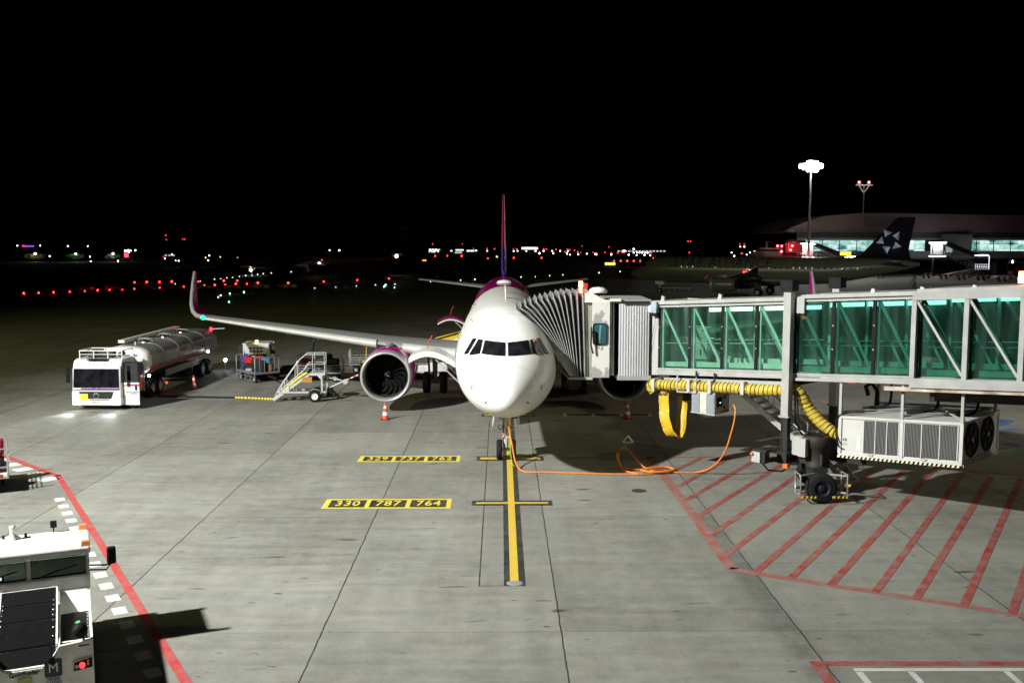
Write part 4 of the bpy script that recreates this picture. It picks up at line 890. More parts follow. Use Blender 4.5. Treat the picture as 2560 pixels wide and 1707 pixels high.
MB().cyl((.02, .3, .4), (.03, .3, .4), .03, n=10).build('green_lamp', emitter('green_indicator', (.1, 1, .6), 3), cb)
MB().cyl((.012, .58, .56), (.03, .58, .56), .05, n=12).cyl((.012, .58, .2), (.03, .58, .2), .05, n=12).build('socket', DKGREY, cb)
text('box_lettering', 'AXA POWER', .09, BLACK, cb, (.014, .62, .06), (0, 1, 0), (0, 0, 1))
for x in (-.85, -.1): [MB().beam((x, yy, .76), (x, yy, 1.45), .05).build('hanger', BRDARK, gp) for yy in (.1, .8)]
# ---- orange power cable from the box to the nose wheel
OC = M('orange_cable', (.72, .22, .03), .5, noise=.15, ns=8)
pc = MB(); r_ = .032
p1 = [(8.12, 34.45, 2.6), (8.15, 34.3, 2.45), (8.10, 34.2, 2.1), (8.0, 34.2, 1.65), (7.85, 34.3, 1.05), (7.62, 34.5, .55), (7.35, 34.9, .2), (7.0, 35.1, .05), (6.63, 35.12, .036), (6.1, 35.16, .04), (5.6, 35.0, .04), (5.0, 34.86, .04), (4.41, 34.9, .034), (2.97, 35.04, .034), (1.89, 35.21, .034), (1.2, 35.24, .034), (.85, 35.35, .034), (.66, 35.75, .06), (.52, 36.2, .25), (.42, 36.8, .7), (.33, 37.1, 1.1), (.26, 37.2, 1.5), (.22, 37.3, 1.8)]
pc.tube(smooth(p1, 8), r_, 8)
p2 = [(4.9, 34.87, .06), (4.5, 35.3, .05), (4.38, 35.9, .12), (4.28, 36.3, .4), (4.36, 36.3, .6), (4.54, 36.3, .68), (4.73, 36.25, .58), (4.95, 36.1, .34), (5.2, 35.8, .1), (5.45, 35.3, .06), (5.65, 34.95, .08)]
pc.tube(smooth(p2, 8), r_, 8)
p3 = [(4.33, 36.2, .55), (4.32, 36.0, .3), (4.45, 35.8, .09), (4.9, 35.55, .05), (5.4, 35.75, .07), (5.9, 35.95, .07), (6.2, 35.5, .07), (5.95, 35.15, .08), (5.4, 35.05, .09), (5.1, 35.3, .08)]
pc.tube(smooth(p3, 8), r_, 8)
p4 = [(5.0, 35.2, .1), (5.5, 35.5, .1), (6.0, 35.75, .1), (6.25, 35.35, .09), (5.9, 35.0, .1), (5.3, 34.95, .1), (5.0, 35.2, .12)]
pc.tube(smooth(p4, 8), r_, 8)
co = pc.build('power_cable', OC); tag(co, 'orange power cable coiled on the concrete and running to the nose wheel', 'cable')
MB().tube(smooth([(4.37, 36.3, .63), (4.46, 36.3, .69), (4.56, 36.3, .70), (4.66, 36.28, .66)], 5), .042, 8).build('lime_sleeve', M('lime_cord', (.35, .6, .05), .5), co)
MB().tube([(4.31, 36.28, .58), (4.33, 36.25, .3)], .04, 8).build('red_sleeve', RED, co)
tr = thing('hoist_triangle', 'white triangle hanging on a thin cord above the coiled orange cable', 'hoist hook', (4.68, 36.3, .9))
MB().beam((-.19, 0, 0), (.19, 0, 0), .05).beam((-.19, 0, 0), (0, 0, .25), .05).beam((.19, 0, 0), (0, 0, .25), .05).build('triangle', WHITE, tr)
MB().tube([(0, 0, .25), (.05, 0, .6), (.16, .1, 1.4), (.3, .3, 2.4)], .006, 4).build('cord', BLACK, tr)
MB().tube([(-.08, 0, 0), (-.1, 0, -.12), (-.16, 0, -.2)], .008, 4).tube([(-.1, 0, -.12), (-.02, 0, -.22)], .008, 4).build('hook_wire', STEEL, tr)
# ---- air conditioning unit slung under the outer tunnel
ac = thing('air_conditioning_unit', 'big white air conditioning unit with two round fans slung under the bridge', 'cooling unit', (10.8, 31.3, 1.46), R(-45))
z_ = lambda x: .067 * x
LX, LY, LH = 3.75, 2.95, 1.28
def sl(mb, x0, x1, y0, y1, h0, h1, m=0): return mb.prism([(x0, y0, z_(x0) + h0), (x1, y0, z_(x1) + h0), (x1, y0, z_(x1) + h1), (x0, y0, z_(x0) + h1)], (0, y1 - y0, 0), m)
ACW = M('unit_white', (.56, .56, .55), .4, noise=.1, ns=1.5)
ca = sl(MB(), 0, LX, 0, LY, .09, LH).build('cabinet', ACW, ac)
e = MB(); sl(e, -.04, LX + .04, -.04, 0, 0.02, .1); sl(e, LX, LX + .04, 0, LY, .02, .1)
for x in (0, 1.98, LX): sl(e, x - .05, x + .05, -.05, 0, .1, LH + .05)
sl(e, LX - .02, LX + .05, LY - .06, LY, .1, LH + .05); sl(e, -.04, LX + .04, -.045, 0, LH - .06, LH + .02); sl(e, LX, LX + .045, 0, LY, LH - .06, LH + .02)
e.build('frame', ACW, ac)
FIN = M('fin_grey', (.17, .17, .175), .45, .3)
for x0, x1 in ((.78, 1.9), (2.06, 3.65)):
    gb = sl(MB(), x0, x1, -.012, 0, .16, LH - .1).build('grille', BLACK, ca)
    q = MB(); n_ = int((x1 - x0) / .042)
    for k in range(n_):
        x = x0 + (k + .5) * (x1 - x0) / n_; sl(q, x - .011, x + .011, -.028, -.0125, .17, LH - .11)
    q.build('cooling_fins', FIN, gb)
    q = MB()
    for k in range(4):
        x = x0 + (x1 - x0) * k / 3; sl(q, x - .014, x + .014, -.04, -.029, .15, LH - .09)
    q.build('grille_frame', ACW, gb)
q = hazard(MB(), (-.04, -.06, -.04), (LX + .04, -.06, z_(LX) - .04), .075, 56); q.build('hazard_stripe', [M('hazard_cream', (.68, .66, .45), .5), BLACK], ac)
q = hazard(MB(), (LX + .06, 0, z_(LX) - .04), (LX + .06, LY, z_(LX) - .04), .075, 40); q.build('hazard_stripe', [M('hazard_cream', (.68, .66, .45), .5), BLACK], ac)
for y in (.70, 1.98):
    o = (LX + .012, y, z_(LX) + .70)
    f_ = MB().lathe([(.03, .54), (.05, .52), (.03, .50), (0.005, .49), (.005, .001)], o, 'x', 36).build('fan', BLACK, ca)
    q = MB()
    for rr in (.12, .2, .28, .36, .44): q.tube([(o[0] + .045, y + rr * cos(t), o[2] + rr * sin(t)) for t in [2 * pi * i / 28 for i in range(28)]], .005, 4, closed=True)
    for k in range(8): q.tube([(o[0] + .05, y + .1 * cos(k * pi / 4), o[2] + .1 * sin(k * pi / 4)), (o[0] + .05, y + .52 * cos(k * pi / 4), o[2] + .52 * sin(k * pi / 4))], .007, 4)
    q.build('fan_guard', DKGREY, f_)
    q = MB()
    for k in range(5):
        a = k * 2 * pi / 5 + .3; q.add([(o[0] + .02, y + r_ * cos(a + b_), o[2] + r_ * sin(a + b_)) for r_, b_ in ((.08, 0), (.46, -.1), (.46, .55), (.08, .5))], [(0, 1, 2, 3)])
    q.build('fan_blades', M('blade_grey', (.07, .075, .07), .5), f_)
    MB().cyl((o[0] + .05, y, o[2]), (o[0] + .07, y, o[2]), .07, n=16).build('fan_hub', M('cover_cream', (.62, .60, .48), .5), f_)
sl(MB(), LX + .004, LX + .012, 1.33, 1.345, .12, LH - .08).build('door_gap', BLACK, ca)
text('ce_mark', 'CE', .12, BLACK, ca, (.16, -.014, .55), (1, 0, .067), (0, 0, 1))
MB().box((.16, -.006, .42), (.15, .012, .09)).build('rating_plate', M('plate_grey', (.4, .4, .4), .5), ca)
MB().box((.62, -.006, .5), (.1, .008, .46)).build('torn_sticker', M('sticker_white', (.85, .85, .85), .6, noise=.3, ns=14), ca)
for x, y in ((0, -.02), (1.98, -.02), (LX, -.02), (0, 2.7), (1.98, 2.7), (LX, 2.7)):
    MB().beam((x, y, z_(x) + LH), (x, y, z_(x) + 2.45 + (-.0)), .085).build('hanger', BRGREY, ac)
MB().beam((.1, .1, LH + .1), (2.0, 2.6, LH + .25), .06).beam((2.0, .1, LH + .23), (3.7, 2.6, LH + .35), .06).beam((0, 2.7, LH + .12), (LX, 2.7, LH + .37), .07).beam((2.0, 2.6, LH + .25), (3.7, .1, LH + .32), .05).build('top_bracing', BRGREY, ac)
for x in (.95, 2.4, 3.55): MB().tube(smooth([(x, 1.4 + .3 * x * .3, 2.3), (x, 1.4 + .3 * x * .3, 1.75), (x - .15, 1.4, 1.55), (x - .8, 1.2, 1.42)], 5), .045, 8).build('drain_pipe', BLACK, ac)
MB().tube(smooth([(.5, .6, LH + .12), (.1, .0, LH + .1), (-.1, -.08, LH - .1), (-.12, -.08, .8), (-.02, -.08, .35), (.14, -.05, .25)], 6), .022, 6).tube(smooth([(.9, .6, LH + .2), (.1, .05, LH + .16), (-.07, -.06, LH - .1), (-.07, -.06, .7), (.05, -.06, .4)], 6), .022, 6).build('supply_cable', BLACK, ac)
MB().beam((2.9, 2.4, LH + .2), (3.05, 2.4, 2.35), .05).beam((3.3, 2.4, LH + .25), (3.45, 2.4, 2.35), .05).beam((2.9, 2.4, LH + .45), (3.3, 2.4, LH + .47), .05).beam((3.0, 2.4, 2.2), (3.42, 2.4, 2.2), .09).build('access_ladder', M('ladder_lime', (.62, .68, .02), .5), ac)
for x in (.95, 2.6): MB().beam((x, -.05, z_(x) + .12), (x + .16, -.06, z_(x) + .12), .05).build('latch', STEEL, ca)
# ================================================================== VEHICLES AND GROUND GEAR
VWHITE = M('vehicle_white', (.80, .80, .79), .3, noise=.18, ns=3, coat=.4)
LAMPW = emitter('white_lamp_lens', (.9, .95, 1), 30)
# ---- tanker truck: local +y runs from its nose to its tail
T = thing('fuel_tanker', 'white fuel tanker truck facing the camera with its cab door open', 'tanker truck', (-19.86, 48.9, 0), R(-1.9))
cabm = MB()
prof = [(.0, .42), (.0, 1.02), (.02, 1.1), (.1, 2.05), (.3, 2.42), (.55, 2.5), (1.75, 2.5), (1.85, 2.4), (1.85, .42)]
cabm.prism([(-1.2, y, z) for y, z in prof], (2.4, 0, 0))
cab = cabm.build('cab', VWHITE, T, bevel=.06)
MB().prism([(-1.13, .0, 1.14), (1.13, .0, 1.14), (1.10, .085, 2.05), (-1.10, .085, 2.05)], (0, -.025, 0)).build('windscreen', GLASSDK, cab)
MB().box((0, .3, 2.49), (1.0, .3, .04)).build('roof_hatch', BLACK, cab)
MB().prism([(-1.22, -.03, .24), (1.22, -.03, .24), (1.22, .35, .24), (-1.22, .35, .24)], (0, 0, .36)).build('bumper', VWHITE, cab, bevel=.05)
MB().prism([(-.86, -.012, .93), (.86, -.012, .93), (.66, -.03, .4), (-.66, -.03, .4)], (0, .05, 0)).build('grille', M('grille_black', (.02, .02, .022), .35), cab)
for z in (.52, .64, .76): MB().box((.15, -.02, z), (1.0, .03, .035)).build('grille_bar', DKGREY, cab)
MB().lathe([(-.045, .12), (-.03, .15), (-.01, .14)], (0, 0, .72), 'y', 20).build('round_badge', STEEL, cab)
MB().box((-.60, -.04, .66), (.38, .015, .33)).build('yellow_placard', M('placard_yellow', (.85, .78, .03), .5), cab)
MB().box((0, -.045, .42), (.55, .015, .11)).build('number_plate', WHITE, cab)
text('plate_lettering', '7AK 1711', .1, BLACK, cab, (0, -.055, .42), (1, 0, 0), (0, 0, 1))
MB().box((0, -.005, 1.02), (2.3, .012, .05)).build('red_stripe', RED, cab); MB().box((.2, -.005, 1.075), (1.9, .012, .04)).build('blue_stripe', M('stripe_blue', (.08, .06, .4), .4), cab)
for sx in (-1, 1):
    MB().box((sx * 1.0, -.045, .42), (.3, .03, .2)).build('headlight', LAMPW, cab)
    MB().prism([(sx * 1.2, -.035, .6), (sx * .8, -.035, .6), (sx * .9, -.02, .95), (sx * 1.2, -.02, .95)], (0, .03, 0)).build('corner_panel', VWHITE, cab)
    MB().tube([(sx * .1, -.03, 1.12), (sx * .55, .0, 1.3)], .014, 5).build('wiper', BLACK, cab)
    mo = MB().tube([(sx * 1.15, .1, 2.15), (sx * 1.36, -.05, 2.1)], .02, 6).build('mirror_arm', BLACK, cab)
    MB().box((sx * 1.36, -.05, 1.75), (.16, .12, .75)).build('mirror', BLACK, mo, bevel=.03)
    if sx < 0: MB().prism([(-1.206, .35, 1.2), (-1.206, 1.3, 1.2), (-1.206, 1.3, 2.1), (-1.206, .4, 2.1)], (.01, 0, 0)).build('side_window', GLASSDK, cab)
MB().prism([(1.203, .3, .5), (1.203, 1.35, .5), (1.203, 1.35, 2.25), (1.203, .38, 2.25)], (.006, 0, 0)).build('door_opening', BLACK, cab)
MB().box((.55, .02, 1.25), (.22, .03, .22)).build('paper_on_dash', M('paper', (.7, .78, .74), .6), cab)
MB().box((-.02, .06, 1.62), (.12, .05, .12)).build('rear_mirror', BLACK, cab)
dr = MB().box((1.62, .32, .78), (.8, .06, 1.12)).build('open_door', VWHITE, T, bevel=.02)
q = MB().beam((1.24, .32, 1.34), (1.28, .32, 2.3), .06).beam((1.99, .32, 1.34), (1.99, .32, 2.35), .06).beam((1.26, .32, 2.33), (2.0, .32, 2.36), .06); q.build('door_window_frame', BLACK, dr)
MB().box((1.62, .32, 1.84), (.7, .015, .95)).build('door_glass', GLASSDK, dr)
MB().box((1.62, .286, 1.2), (.8, .01, .045)).build('red_stripe', RED, dr); MB().box((1.72, .286, 1.25), (.6, .01, .035)).build('blue_stripe', M('stripe_blue', (.08, .06, .4), .4), dr)
MB().box((1.86, .28, 1.08), (.09, .03, .22)).build('door_handle', BLACK, dr)
MB().prism([(1.32, .284, .86), (1.40, .284, .82), (1.37, .284, .74), (1.45, .284, .9)], (0, .004, 0)).build('red_mark', RED, dr)
text('door_lettering', 'CZECH AIRLINES\nHANDLING', .075, M('letter_grey', (.12, .12, .2), .5), dr, (1.72, .284, .84), (1, 0, 0), (0, 0, 1))
# platform rail and gear on the cab roof
q = MB()
for x0, x1, y in ((-.95, 1.15, .45), (-.95, 1.15, 1.75)): q.beam((x0, y, 2.9), (x1, y, 2.9), .05).beam((x0, y, 2.72), (x1, y, 2.72), .03)
for x in (-.95, -.25, .45, 1.15):
    for y in (.45, 1.75): q.beam((x, y, 2.48), (x, y, 2.9), .045)
q.beam((-.95, .45, 2.9), (-.95, 1.75, 2.9), .05).beam((1.15, .45, 2.9), (1.15, 1.75, 2.9), .05); q.build('roof_rail', VWHITE, T)
MB().box((.15, 1.1, 2.68), (.7, .5, .3)).box((-.55, 1.1, 2.66), (.3, .6, .26)).cyl((.7, 1.2, 2.6), (.95, 1.2, 2.75), .12).build('roof_equipment', DKGREY, T)
MB().tube([(-.55, .5, 2.9), (-.55, .5, 3.4)], .012, 5).build('aerial', BLACK, T)
# chassis, pump module, tank
MB().box((0, 7.5, .72), (.9, 12.8, .22)).box((0, 2.6, .7), (2.1, 1.3, .3)).box((0, 10.6, .5), (1.9, 1.0, .5)).build('chassis', BLACK, T)
pm = MB().box((.35, 2.55, 1.3), (1.5, 1.2, 1.5)).build('pump_cabinet', M('pump_dark', (.09, .10, .11), .5, noise=.5, ns=8), T)
q = MB()
for x in (.2, .55, .95): q.tube([(x, 1.95, .7), (x, 1.93, 2.2), (x, 2.2, 2.45), (x, 2.8, 2.4)], .045, 8)
q.beam((1.15, 1.95, .5), (1.15, 1.95, 2.6), .06).beam((1.15, 3.1, .5), (1.15, 3.1, 2.2), .06).build('pump_pipes', STEEL, pm)
MB().box((1.14, 2.45, 1.0), (.02, .9, .8)).build('orange_hose_reel', ORANGE, pm); MB().cyl((.7, 1.98, 1.5), (1.0, 1.98, 1.5), .16).build('filter_vessel', M('blue_filter', (.05, .15, .3), .4), pm)
TM = M('tank_aluminium', (.27, .28, .27), .36, .35, noise=.3, ns=1.6)
def trg(y, k=1.0, n=40, zc=2.0): 
    out = []
    for i in range(n):
        a = 2 * pi * i / n; c_, s_ = cos(a), sin(a)
        out.append((1.32 * k * math.copysign(abs(c_) ** .72, c_), y, zc + .79 * k * math.copysign(abs(s_) ** .72, s_)))
    return out
tk = MB().loft([trg(3.3, .93), trg(3.42, .985), trg(3.6, 1), trg(14.6, 1), trg(14.95, .95), trg(15.1, .8)]).build('tank', TM, T)
MB().loft([trg(3.2, .55), trg(3.22, .8), trg(3.3, .93), trg(3.45, 1.0), trg(3.8, 1.006)]).build('tank_nose', VWHITE, tk)
text('tank_number', '1711', .36, BLACK, tk, (.82, 3.19, 1.92), (1, 0, 0), (0, 0, 1))
for y in (5.6, 7.9, 10.2, 12.5): MB().loft([trg(y, 1.004), trg(y, 1.018), trg(y + .07, 1.018), trg(y + .07, 1.004)], cap=False).build('tank_band', TM, tk)
MB().box((1.33, 9.2, 1.62), (.02, 11.2, .085)).build('red_stripe', RED, tk)
text('tank_lettering', 'CZECH AIRLINES\nHANDLING', .30, M('letter_grey', (.12, .12, .2), .5), tk, (1.335, 12.4, 2.12), (0, 1, 0), (0, 0, 1))
MB().prism([(1.333, 10.9, 2.3), (1.333, 11.2, 2.15), (1.333, 11.1, 1.9), (1.333, 11.35, 2.25)], (.004, 0, 0)).build('red_mark', RED, tk)
text('tank_lettering', 'CZECH', .26, RED, tk, (1.335, 8.6, 2.1), (0, 1, 0), (0, 0, 1))
MB().beam((-.55, 4.5, 2.95), (-.45, 12.6, 3.02), .34, .16).build('folding_walkway', VWHITE, tk)
MB().beam((-.55, 4.5, 2.75), (.3, 3.5, 2.7), .05).beam((.2, 4.5, 2.6), (.2, 4.5, 2.95), .05).build('walkway_strut', VWHITE, tk)
for y in (6.0, 8.9, 11.8):
    hq = MB().lathe([(2.72, .38), (2.84, .38), (2.9, .3), (2.92, .01)], (.15, y, 0), 'z', 18).build('manhole_lid', ALU, tk)
    MB().tube([(-.2, y, 2.78), (-.2, y, 2.98), (.5, y, 2.98), (.5, y, 2.78)], .025, 5).cyl((.25, y + .2, 2.8), (.25, y + .2, 2.95), .07).build('lid_clamp', STEEL, hq)
for y in (4.1, 5.2):
    for sx in (-1, 1): wheel(T, (sx * .98, y, .5), .5, .5, rim=STEEL)
for y in (12.2, 13.5):
    for sx in (-1, 1): wheel(T, (sx * .98, y, .5), .5, .5, rim=STEEL)
for sx in (-1, 1): wheel(T, (sx * 1.02, 1.05, .48), .48, .3, rim=STEEL)
MB().box((1.12, 9.0, 1.05), (.06, 5.5, .35)).build('side_guard', M('guard_grey', (.2, .2, .2), .5), T)
MB().cyl((.9, 14.9, 2.62), (.9, 14.9, 2.82), .09).build('red_beacon', emitter('red_beacon_tail', (1, .02, .04), 6), T)
MB().tube([(.95, 14.95, 2.72), (1.75, 15.0, 2.75)], .035, 6).build('rear_arm', VWHITE, T)
for p in ((1.25, 3.55, 1.25), (1.34, 12.9, 1.5)): MB().sphere(p, .07, 8).build('marker_lamp', LAMPW, T)
MB().sphere((1.3, 5.9, .55), .05, 6).build('side_lamp', emitter('red_side_lamp', (1, .02, .02), 12), T)
MB().box((-.1, .6, 1.5), (.1, .05, .05)).build('dash_lamp', emitter('dash_orange', (1, .25, .03), 3), cab)
for sx in (-1, 1):
    a = R(-1.9); px, py = -19.86 + sx * 1.0 * cos(a) + .1 * sin(a), 48.9 + sx * 1.0 * sin(a) - .1 * cos(a)
    s_ = spot('headlight_beam', (px, py, .44), (px - .25, py - 4.2, 0), 420, (.93, .97, 1), 56, 1.0, .06)
# ---- person half hidden behind the open door: only the boots and bright trousers show below it
def person(name_label, loc, rz, cloth, pants, skin=(.5, .32, .24), bend=0.0, arms=(.25, .25)):
    P = thing('person', name_label, 'person', loc, rz)
    def skin_obj(name, pts, edges, rad, mat, sub=2):
        me = bpy.data.meshes.new(name); me.from_pydata(pts, edges, []); me.materials.append(mat)
        o = bpy.data.objects.new(name, me); COL.objects.link(o)
        o.modifiers.new('skin', 'SKIN'); me.skin_vertices[0].data
        for i, r in enumerate(rad): me.skin_vertices[0].data[i].radius = (r, r)
        me.skin_vertices[0].data[0].use_root = True
        s = o.modifiers.new('sub', 'SUBSURF'); s.levels = sub; s.render_levels = sub
        o.parent = P; return o
    b = bend
    pts = [(0, 0, .95), (0, .02 + b * .2, 1.2), (0, .02 + b * .5, 1.42), (0, b * .6, 1.52), (0, b * .7, 1.62), (0, b * .72, 1.74),
           (.10, 0, .9), (.11, .02, .5), (.11, 0, .1), (.11, -.14, .05), (-.10, 0, .9), (-.12, -.05, .5), (-.13, 0, .1), (-.13, -.14, .05),
           (.20, .02 + b * .5, 1.42), (.25, .02 + b * .4, 1.14), (.24, -.1 + b * .3, .92), (-.20, .02 + b * .5, 1.42), (-.26, -.05 + b * .4, 1.15), (-.2, -.2 + b * .3, .98)]
    ed = [(0, 1), (1, 2), (2, 3), (3, 4), (4, 5), (0, 6), (6, 7), (7, 8), (8, 9), (0, 10), (10, 11), (11, 12), (12, 13), (2, 14), (14, 15), (15, 16), (2, 17), (17, 18), (18, 19)]
    rad = [.15, .14, .15, .06, .09, .07, .095, .065, .05, .045, .095, .065, .05, .045, .065, .05, .035, .065, .05, .035]
    skin_obj('body', pts, ed, rad, M('skin_tone', skin, .6))
    jk = [(0, 0, .92), (0, .02 + b * .2, 1.2), (0, .02 + b * .5, 1.42), (.21, .02 + b * .5, 1.42), (.26, .02 + b * .4, 1.14), (.25, -.09 + b * .3, .95), (-.21, .02 + b * .5, 1.42), (-.27, -.05 + b * .4, 1.15), (-.21, -.19 + b * .3, 1.0)]
    skin_obj('jacket', jk, [(0, 1), (1, 2), (2, 3), (3, 4), (4, 5), (2, 6), (6, 7), (7, 8)], [.17, .165, .17, .085, .07, .055, .085, .07, .055], cloth)
    tr_ = [(0, 0, .95), (.10, 0, .88), (.11, .02, .5), (.11, 0, .14), (-.10, 0, .88), (-.12, -.05, .5), (-.13, 0, .14)]
    skin_obj('trousers', tr_, [(0, 1), (1, 2), (2, 3), (0, 4), (4, 5), (5, 6)], [.165, .115, .085, .085, .115, .085, .085], pants)
    for sx, x in ((1, .11), (-1, -.13)):
        MB().box((x, -.05, .05), (.1, .28, .1)).build('boot', BLACK, P, bevel=.03)
        MB().lathe([(.22, .09), (.3, .092)], (x, -.01 if sx < 0 else .01, 0), 'z', 14).build('reflective_band', M('reflective_grey', (.8, .82, .85), .3), P)
    MB().sphere((0, b * .72 + .01, 1.72), .105, 8, sz=.9).build('hair', M('dark_hair', (.02, .015, .012), .7), P)
    for k in range(4):
        for hx, hy, hz in ((.24, -.1 + b * .3, .9), (-.2, -.2 + b * .3, .96)):
            MB().tube([(hx + .02 * (k - 1.5), hy - .01, hz), (hx + .022 * (k - 1.5), hy - .03, hz - .05), (hx + .02 * (k - 1.5), hy - .02, hz - .09 + .008 * abs(k - 1.5))], .009, 5).build('finger', M('skin_tone', skin, .6), P)
    for hx, hy, hz in ((.215, -.12 + b * .3, .92), (-.165, -.22 + b * .3, .98)):
        MB().tube([(hx, hy, hz), (hx - .015 * (1 if hx > 0 else -1), hy - .03, hz - .05)], .01, 5).build('thumb', M('skin_tone', skin, .6), P)
    MB().prism([(-.012, b * .72 - .10, 1.66), (.012, b * .72 - .10, 1.66), (0, b * .72 - .085, 1.70)], (0, -.02, 0)).build('nose', M('skin_tone', skin, .6), P)
    return P
HIVIS = M('high_visibility_green', (.36, .62, .04), .6, noise=.15, ns=8)
person('person in bright green work trousers standing behind the open tanker door', (-18.32, 49.62, 0), R(10), HIVIS, HIVIS)
person('person in dark overalls standing far off by the nose of the dim grey airliner', (21.6, 168.5, 0), 0, M('dark_overall', (.03, .03, .035), .7), M('dark_overall', (.03, .03, .035), .7))
# ---- traffic cones
def make_cone(label):
    c_ = thing('traffic_cone', label, 'traffic cone', group='traffic cones around the parked airliner')
    MB().prism([(-.2, -.2, 0), (.2, -.2, 0), (.2, .2, 0), (-.2, .2, 0)], (0, 0, .035)).build('base', BLACK, c_, bevel=.02)
    r = lambda z: .165 - .13 * z / .78; seg = [(.03, .2, 0), (.2, .36, 1), (.36, .52, 0), (.52, .65, 1), (.65, .78, 0)]
    q = MB()
    for a, b, m_ in seg: q.lathe([(a, r(a)), (b, r(b))], (0, 0, 0), 'z', 20, m_)
    q.lathe([(.78, r(.78)), (.785, .001)], (0, 0, 0), 'z', 20, 0)
    q.build('cone', [M('cone_orange_red', (.80, .07, .02), .45), M('cone_white', (.8, .8, .8), .45)], c_); return c_
c0 = make_cone('orange and white traffic cone standing beside the fuel tanker'); c0.location = (-17.23, 55.9, .004)
c1 = copy_tree(c0); c1.location = (-5.39, 46.21, .004); c1['label'] = 'orange and white traffic cone below the fully visible magenta engine'
c2 = copy_tree(c0); c2.location = (5.93, 46.31, .004); c2['label'] = 'orange and white traffic cone below the engine half hidden by the bridge'
# ---- fuelling steps on a two-wheeled trailer
FS = thing('fuelling_steps', 'grey wheeled fuelling steps with a handrail under the left wing', 'mobile steps', (-9.75, 51.9, 0), R(4))
GS = M('steps_grey', (.58, .59, .59), .4, .2, noise=.12)
fr_ = MB().beam((-1.75, -.45, .5), (.65, -.45, .5), .07).beam((-1.75, .45, .5), (.65, .45, .5), .07).beam((.45, -.45, .5), (.45, -.45, 1.45), .08).beam((.45, .45, .5), (.45, .45, 1.45), .08).beam((-.15, -.45, 1.42), (.62, -.45, 1.42), .09).beam((-.15, .45, 1.42), (.62, .45, 1.42), .09).beam((.65, -.45, .5), (.65, .45, .5), .07).beam((.65, .2, .5), (.66, .2, 1.4), .06)
fr_.prism([(.2, -.5, 1.4), (.45, -.5, 1.4), (.45, -.5, 1.1)], (0, .05, 0)); fr_.beam((-1.25, -.45, .5), (-1.25, -.45, .95), .08).beam((-1.0, .0, .55), (-1.2, .45, 1.0), .09)
fra = fr_.build('frame', GS, FS)
MB().box((.22, 0, 1.47), (.8, .9, .04)).build('platform', GS, FS)
q = MB()
for y in (-.42, .42): q.beam((-.2, y, 1.44), (-2.05, y, .12), .06, .16)
lad = q.build('stair_stringers', GS, FS)
q = MB()
for k in range(7): q.box((-.32 - .245 * k, 0, 1.3 - .175 * k), (.18, .82, .03))
q.build('stair_treads', GS, lad)
for y in (-.44, .44):
    q = MB().tube([(-1.95, y, .35), (-1.55, y, 1.02 - .0), (-.75, y, 2.12), (-.35, y, 2.46), (.6, y, 2.46)], .022, 6).tube([(-1.8, y, .5), (-.5, y, 1.6), (-.3, y, 1.95), (.6, y, 1.95)], .018, 6)
    for x, z0, z1 in ((0.0, 1.47, 2.46), (.6, 1.47, 2.46), (-.9, .98, 1.95), (-1.45, .55, 1.2), (-1.72, .42, .78)): q.tube([(x, y, z0), (x, y, z1)], .02, 6)
    q.build('handrail', GS, FS)
for y in (-.62, .62):
    wheel(FS, (.1, y, .31), .31, .2, axis='y', rim=M('wheel_white', (.75, .75, .74), .4), n=28)
    q = MB(); a0 = [(.1 + .38 * cos(R(t)), .31 + .38 * sin(R(t))) for t in range(15, 171, 12)]
    q.loft([[(x, y - .14, z) for x, z in a0], [(x, y + .14, z) for x, z in a0]], cap=False, closed=False, smooth=True); q.build('mudguard', GS, FS)
MB().tube([(.7, 0, .62), (1.6, 0, 1.02), (2.2, -.02, 1.28)], .035, 8).beam((.5, -.3, 1.3), (1.62, 0, .98), .05).beam((.5, .3, 1.3), (1.62, 0, .98), .05).cyl((1.62, -.1, .98), (1.62, .1, .98), .13).build('draw_bar', GS, FS)
q = MB()
for k in range(5): q.cyl((1.65 + .13 * k, -.02, 1.045 + .055 * k), (1.78 + .13 * k, -.02, 1.1 + .055 * k), .037, n=10, m=k % 2)
q.build('striped_end', [WHITE, RED], FS)
MB().box((.82, 0, .42), (.3, .3, .5)).tube([(.8, 0, .6), (1.05, 0, .45), (1.1, 0, .25)], .05, 6).build('jockey_wheel', BLACK, FS)
MB().box((-.3, -.43, 1.15), (.5, .06, .28)).build('orange_tool_box', M('tool_box_orange', (.42, .2, .03), .5), FS)
MB().tube([(.62, -.46, 1.6), (.62, -.46, 1.95)], .03, 6).cyl((.62, -.46, 1.95), (.62, -.46, 2.02), .09).build('reel_stand', STEEL, FS)
# ---- fuel hose on the ground: black, then wrapped in yellow and black, up the steps and to the wing
fh = thing('fuel_hose', 'fuel hose on the concrete, black then yellow striped, climbing the grey steps to the wing', 'hose', (0, 0, 0))
MB().tube(smooth([(-18.6, 52.6, .7), (-18.35, 52.8, .2), (-18.0, 53.05, .06), (-16.5, 52.85, .05), (-14.06, 52.57, .05)], 6), .05, 8).build('black_hose', BLACK, fh)
yp = smooth([(-14.06, 52.57, .05), (-13, 52.35, .05), (-12.0, 52.0, .06), (-11.75, 51.75, .12), (-11.2, 51.45, .62), (-10.4, 51.38, 1.28), (-10.0, 51.42, 1.52)], 24)
q = MB(); n_ = len(yp)
for i in range(n_ - 1): q.tube([yp[i], yp[i + 1]], .056, 8, m=0 if (i % 4 or i > 74) else 1)
q.build('yellow_hose', [M('hose_bright_yellow', (.82, .68, .05), .5), BLACK], fh)
MB().tube(smooth([(-10.0, 51.42, 1.52), (-9.9, 51.7, 1.6), (-9.82, 52.0, 1.7), (-9.9, 52.4, 2.4), (-9.88, 52.9, 3.0)], 6), .055, 8).build('riser_hose', BLACK, fh)
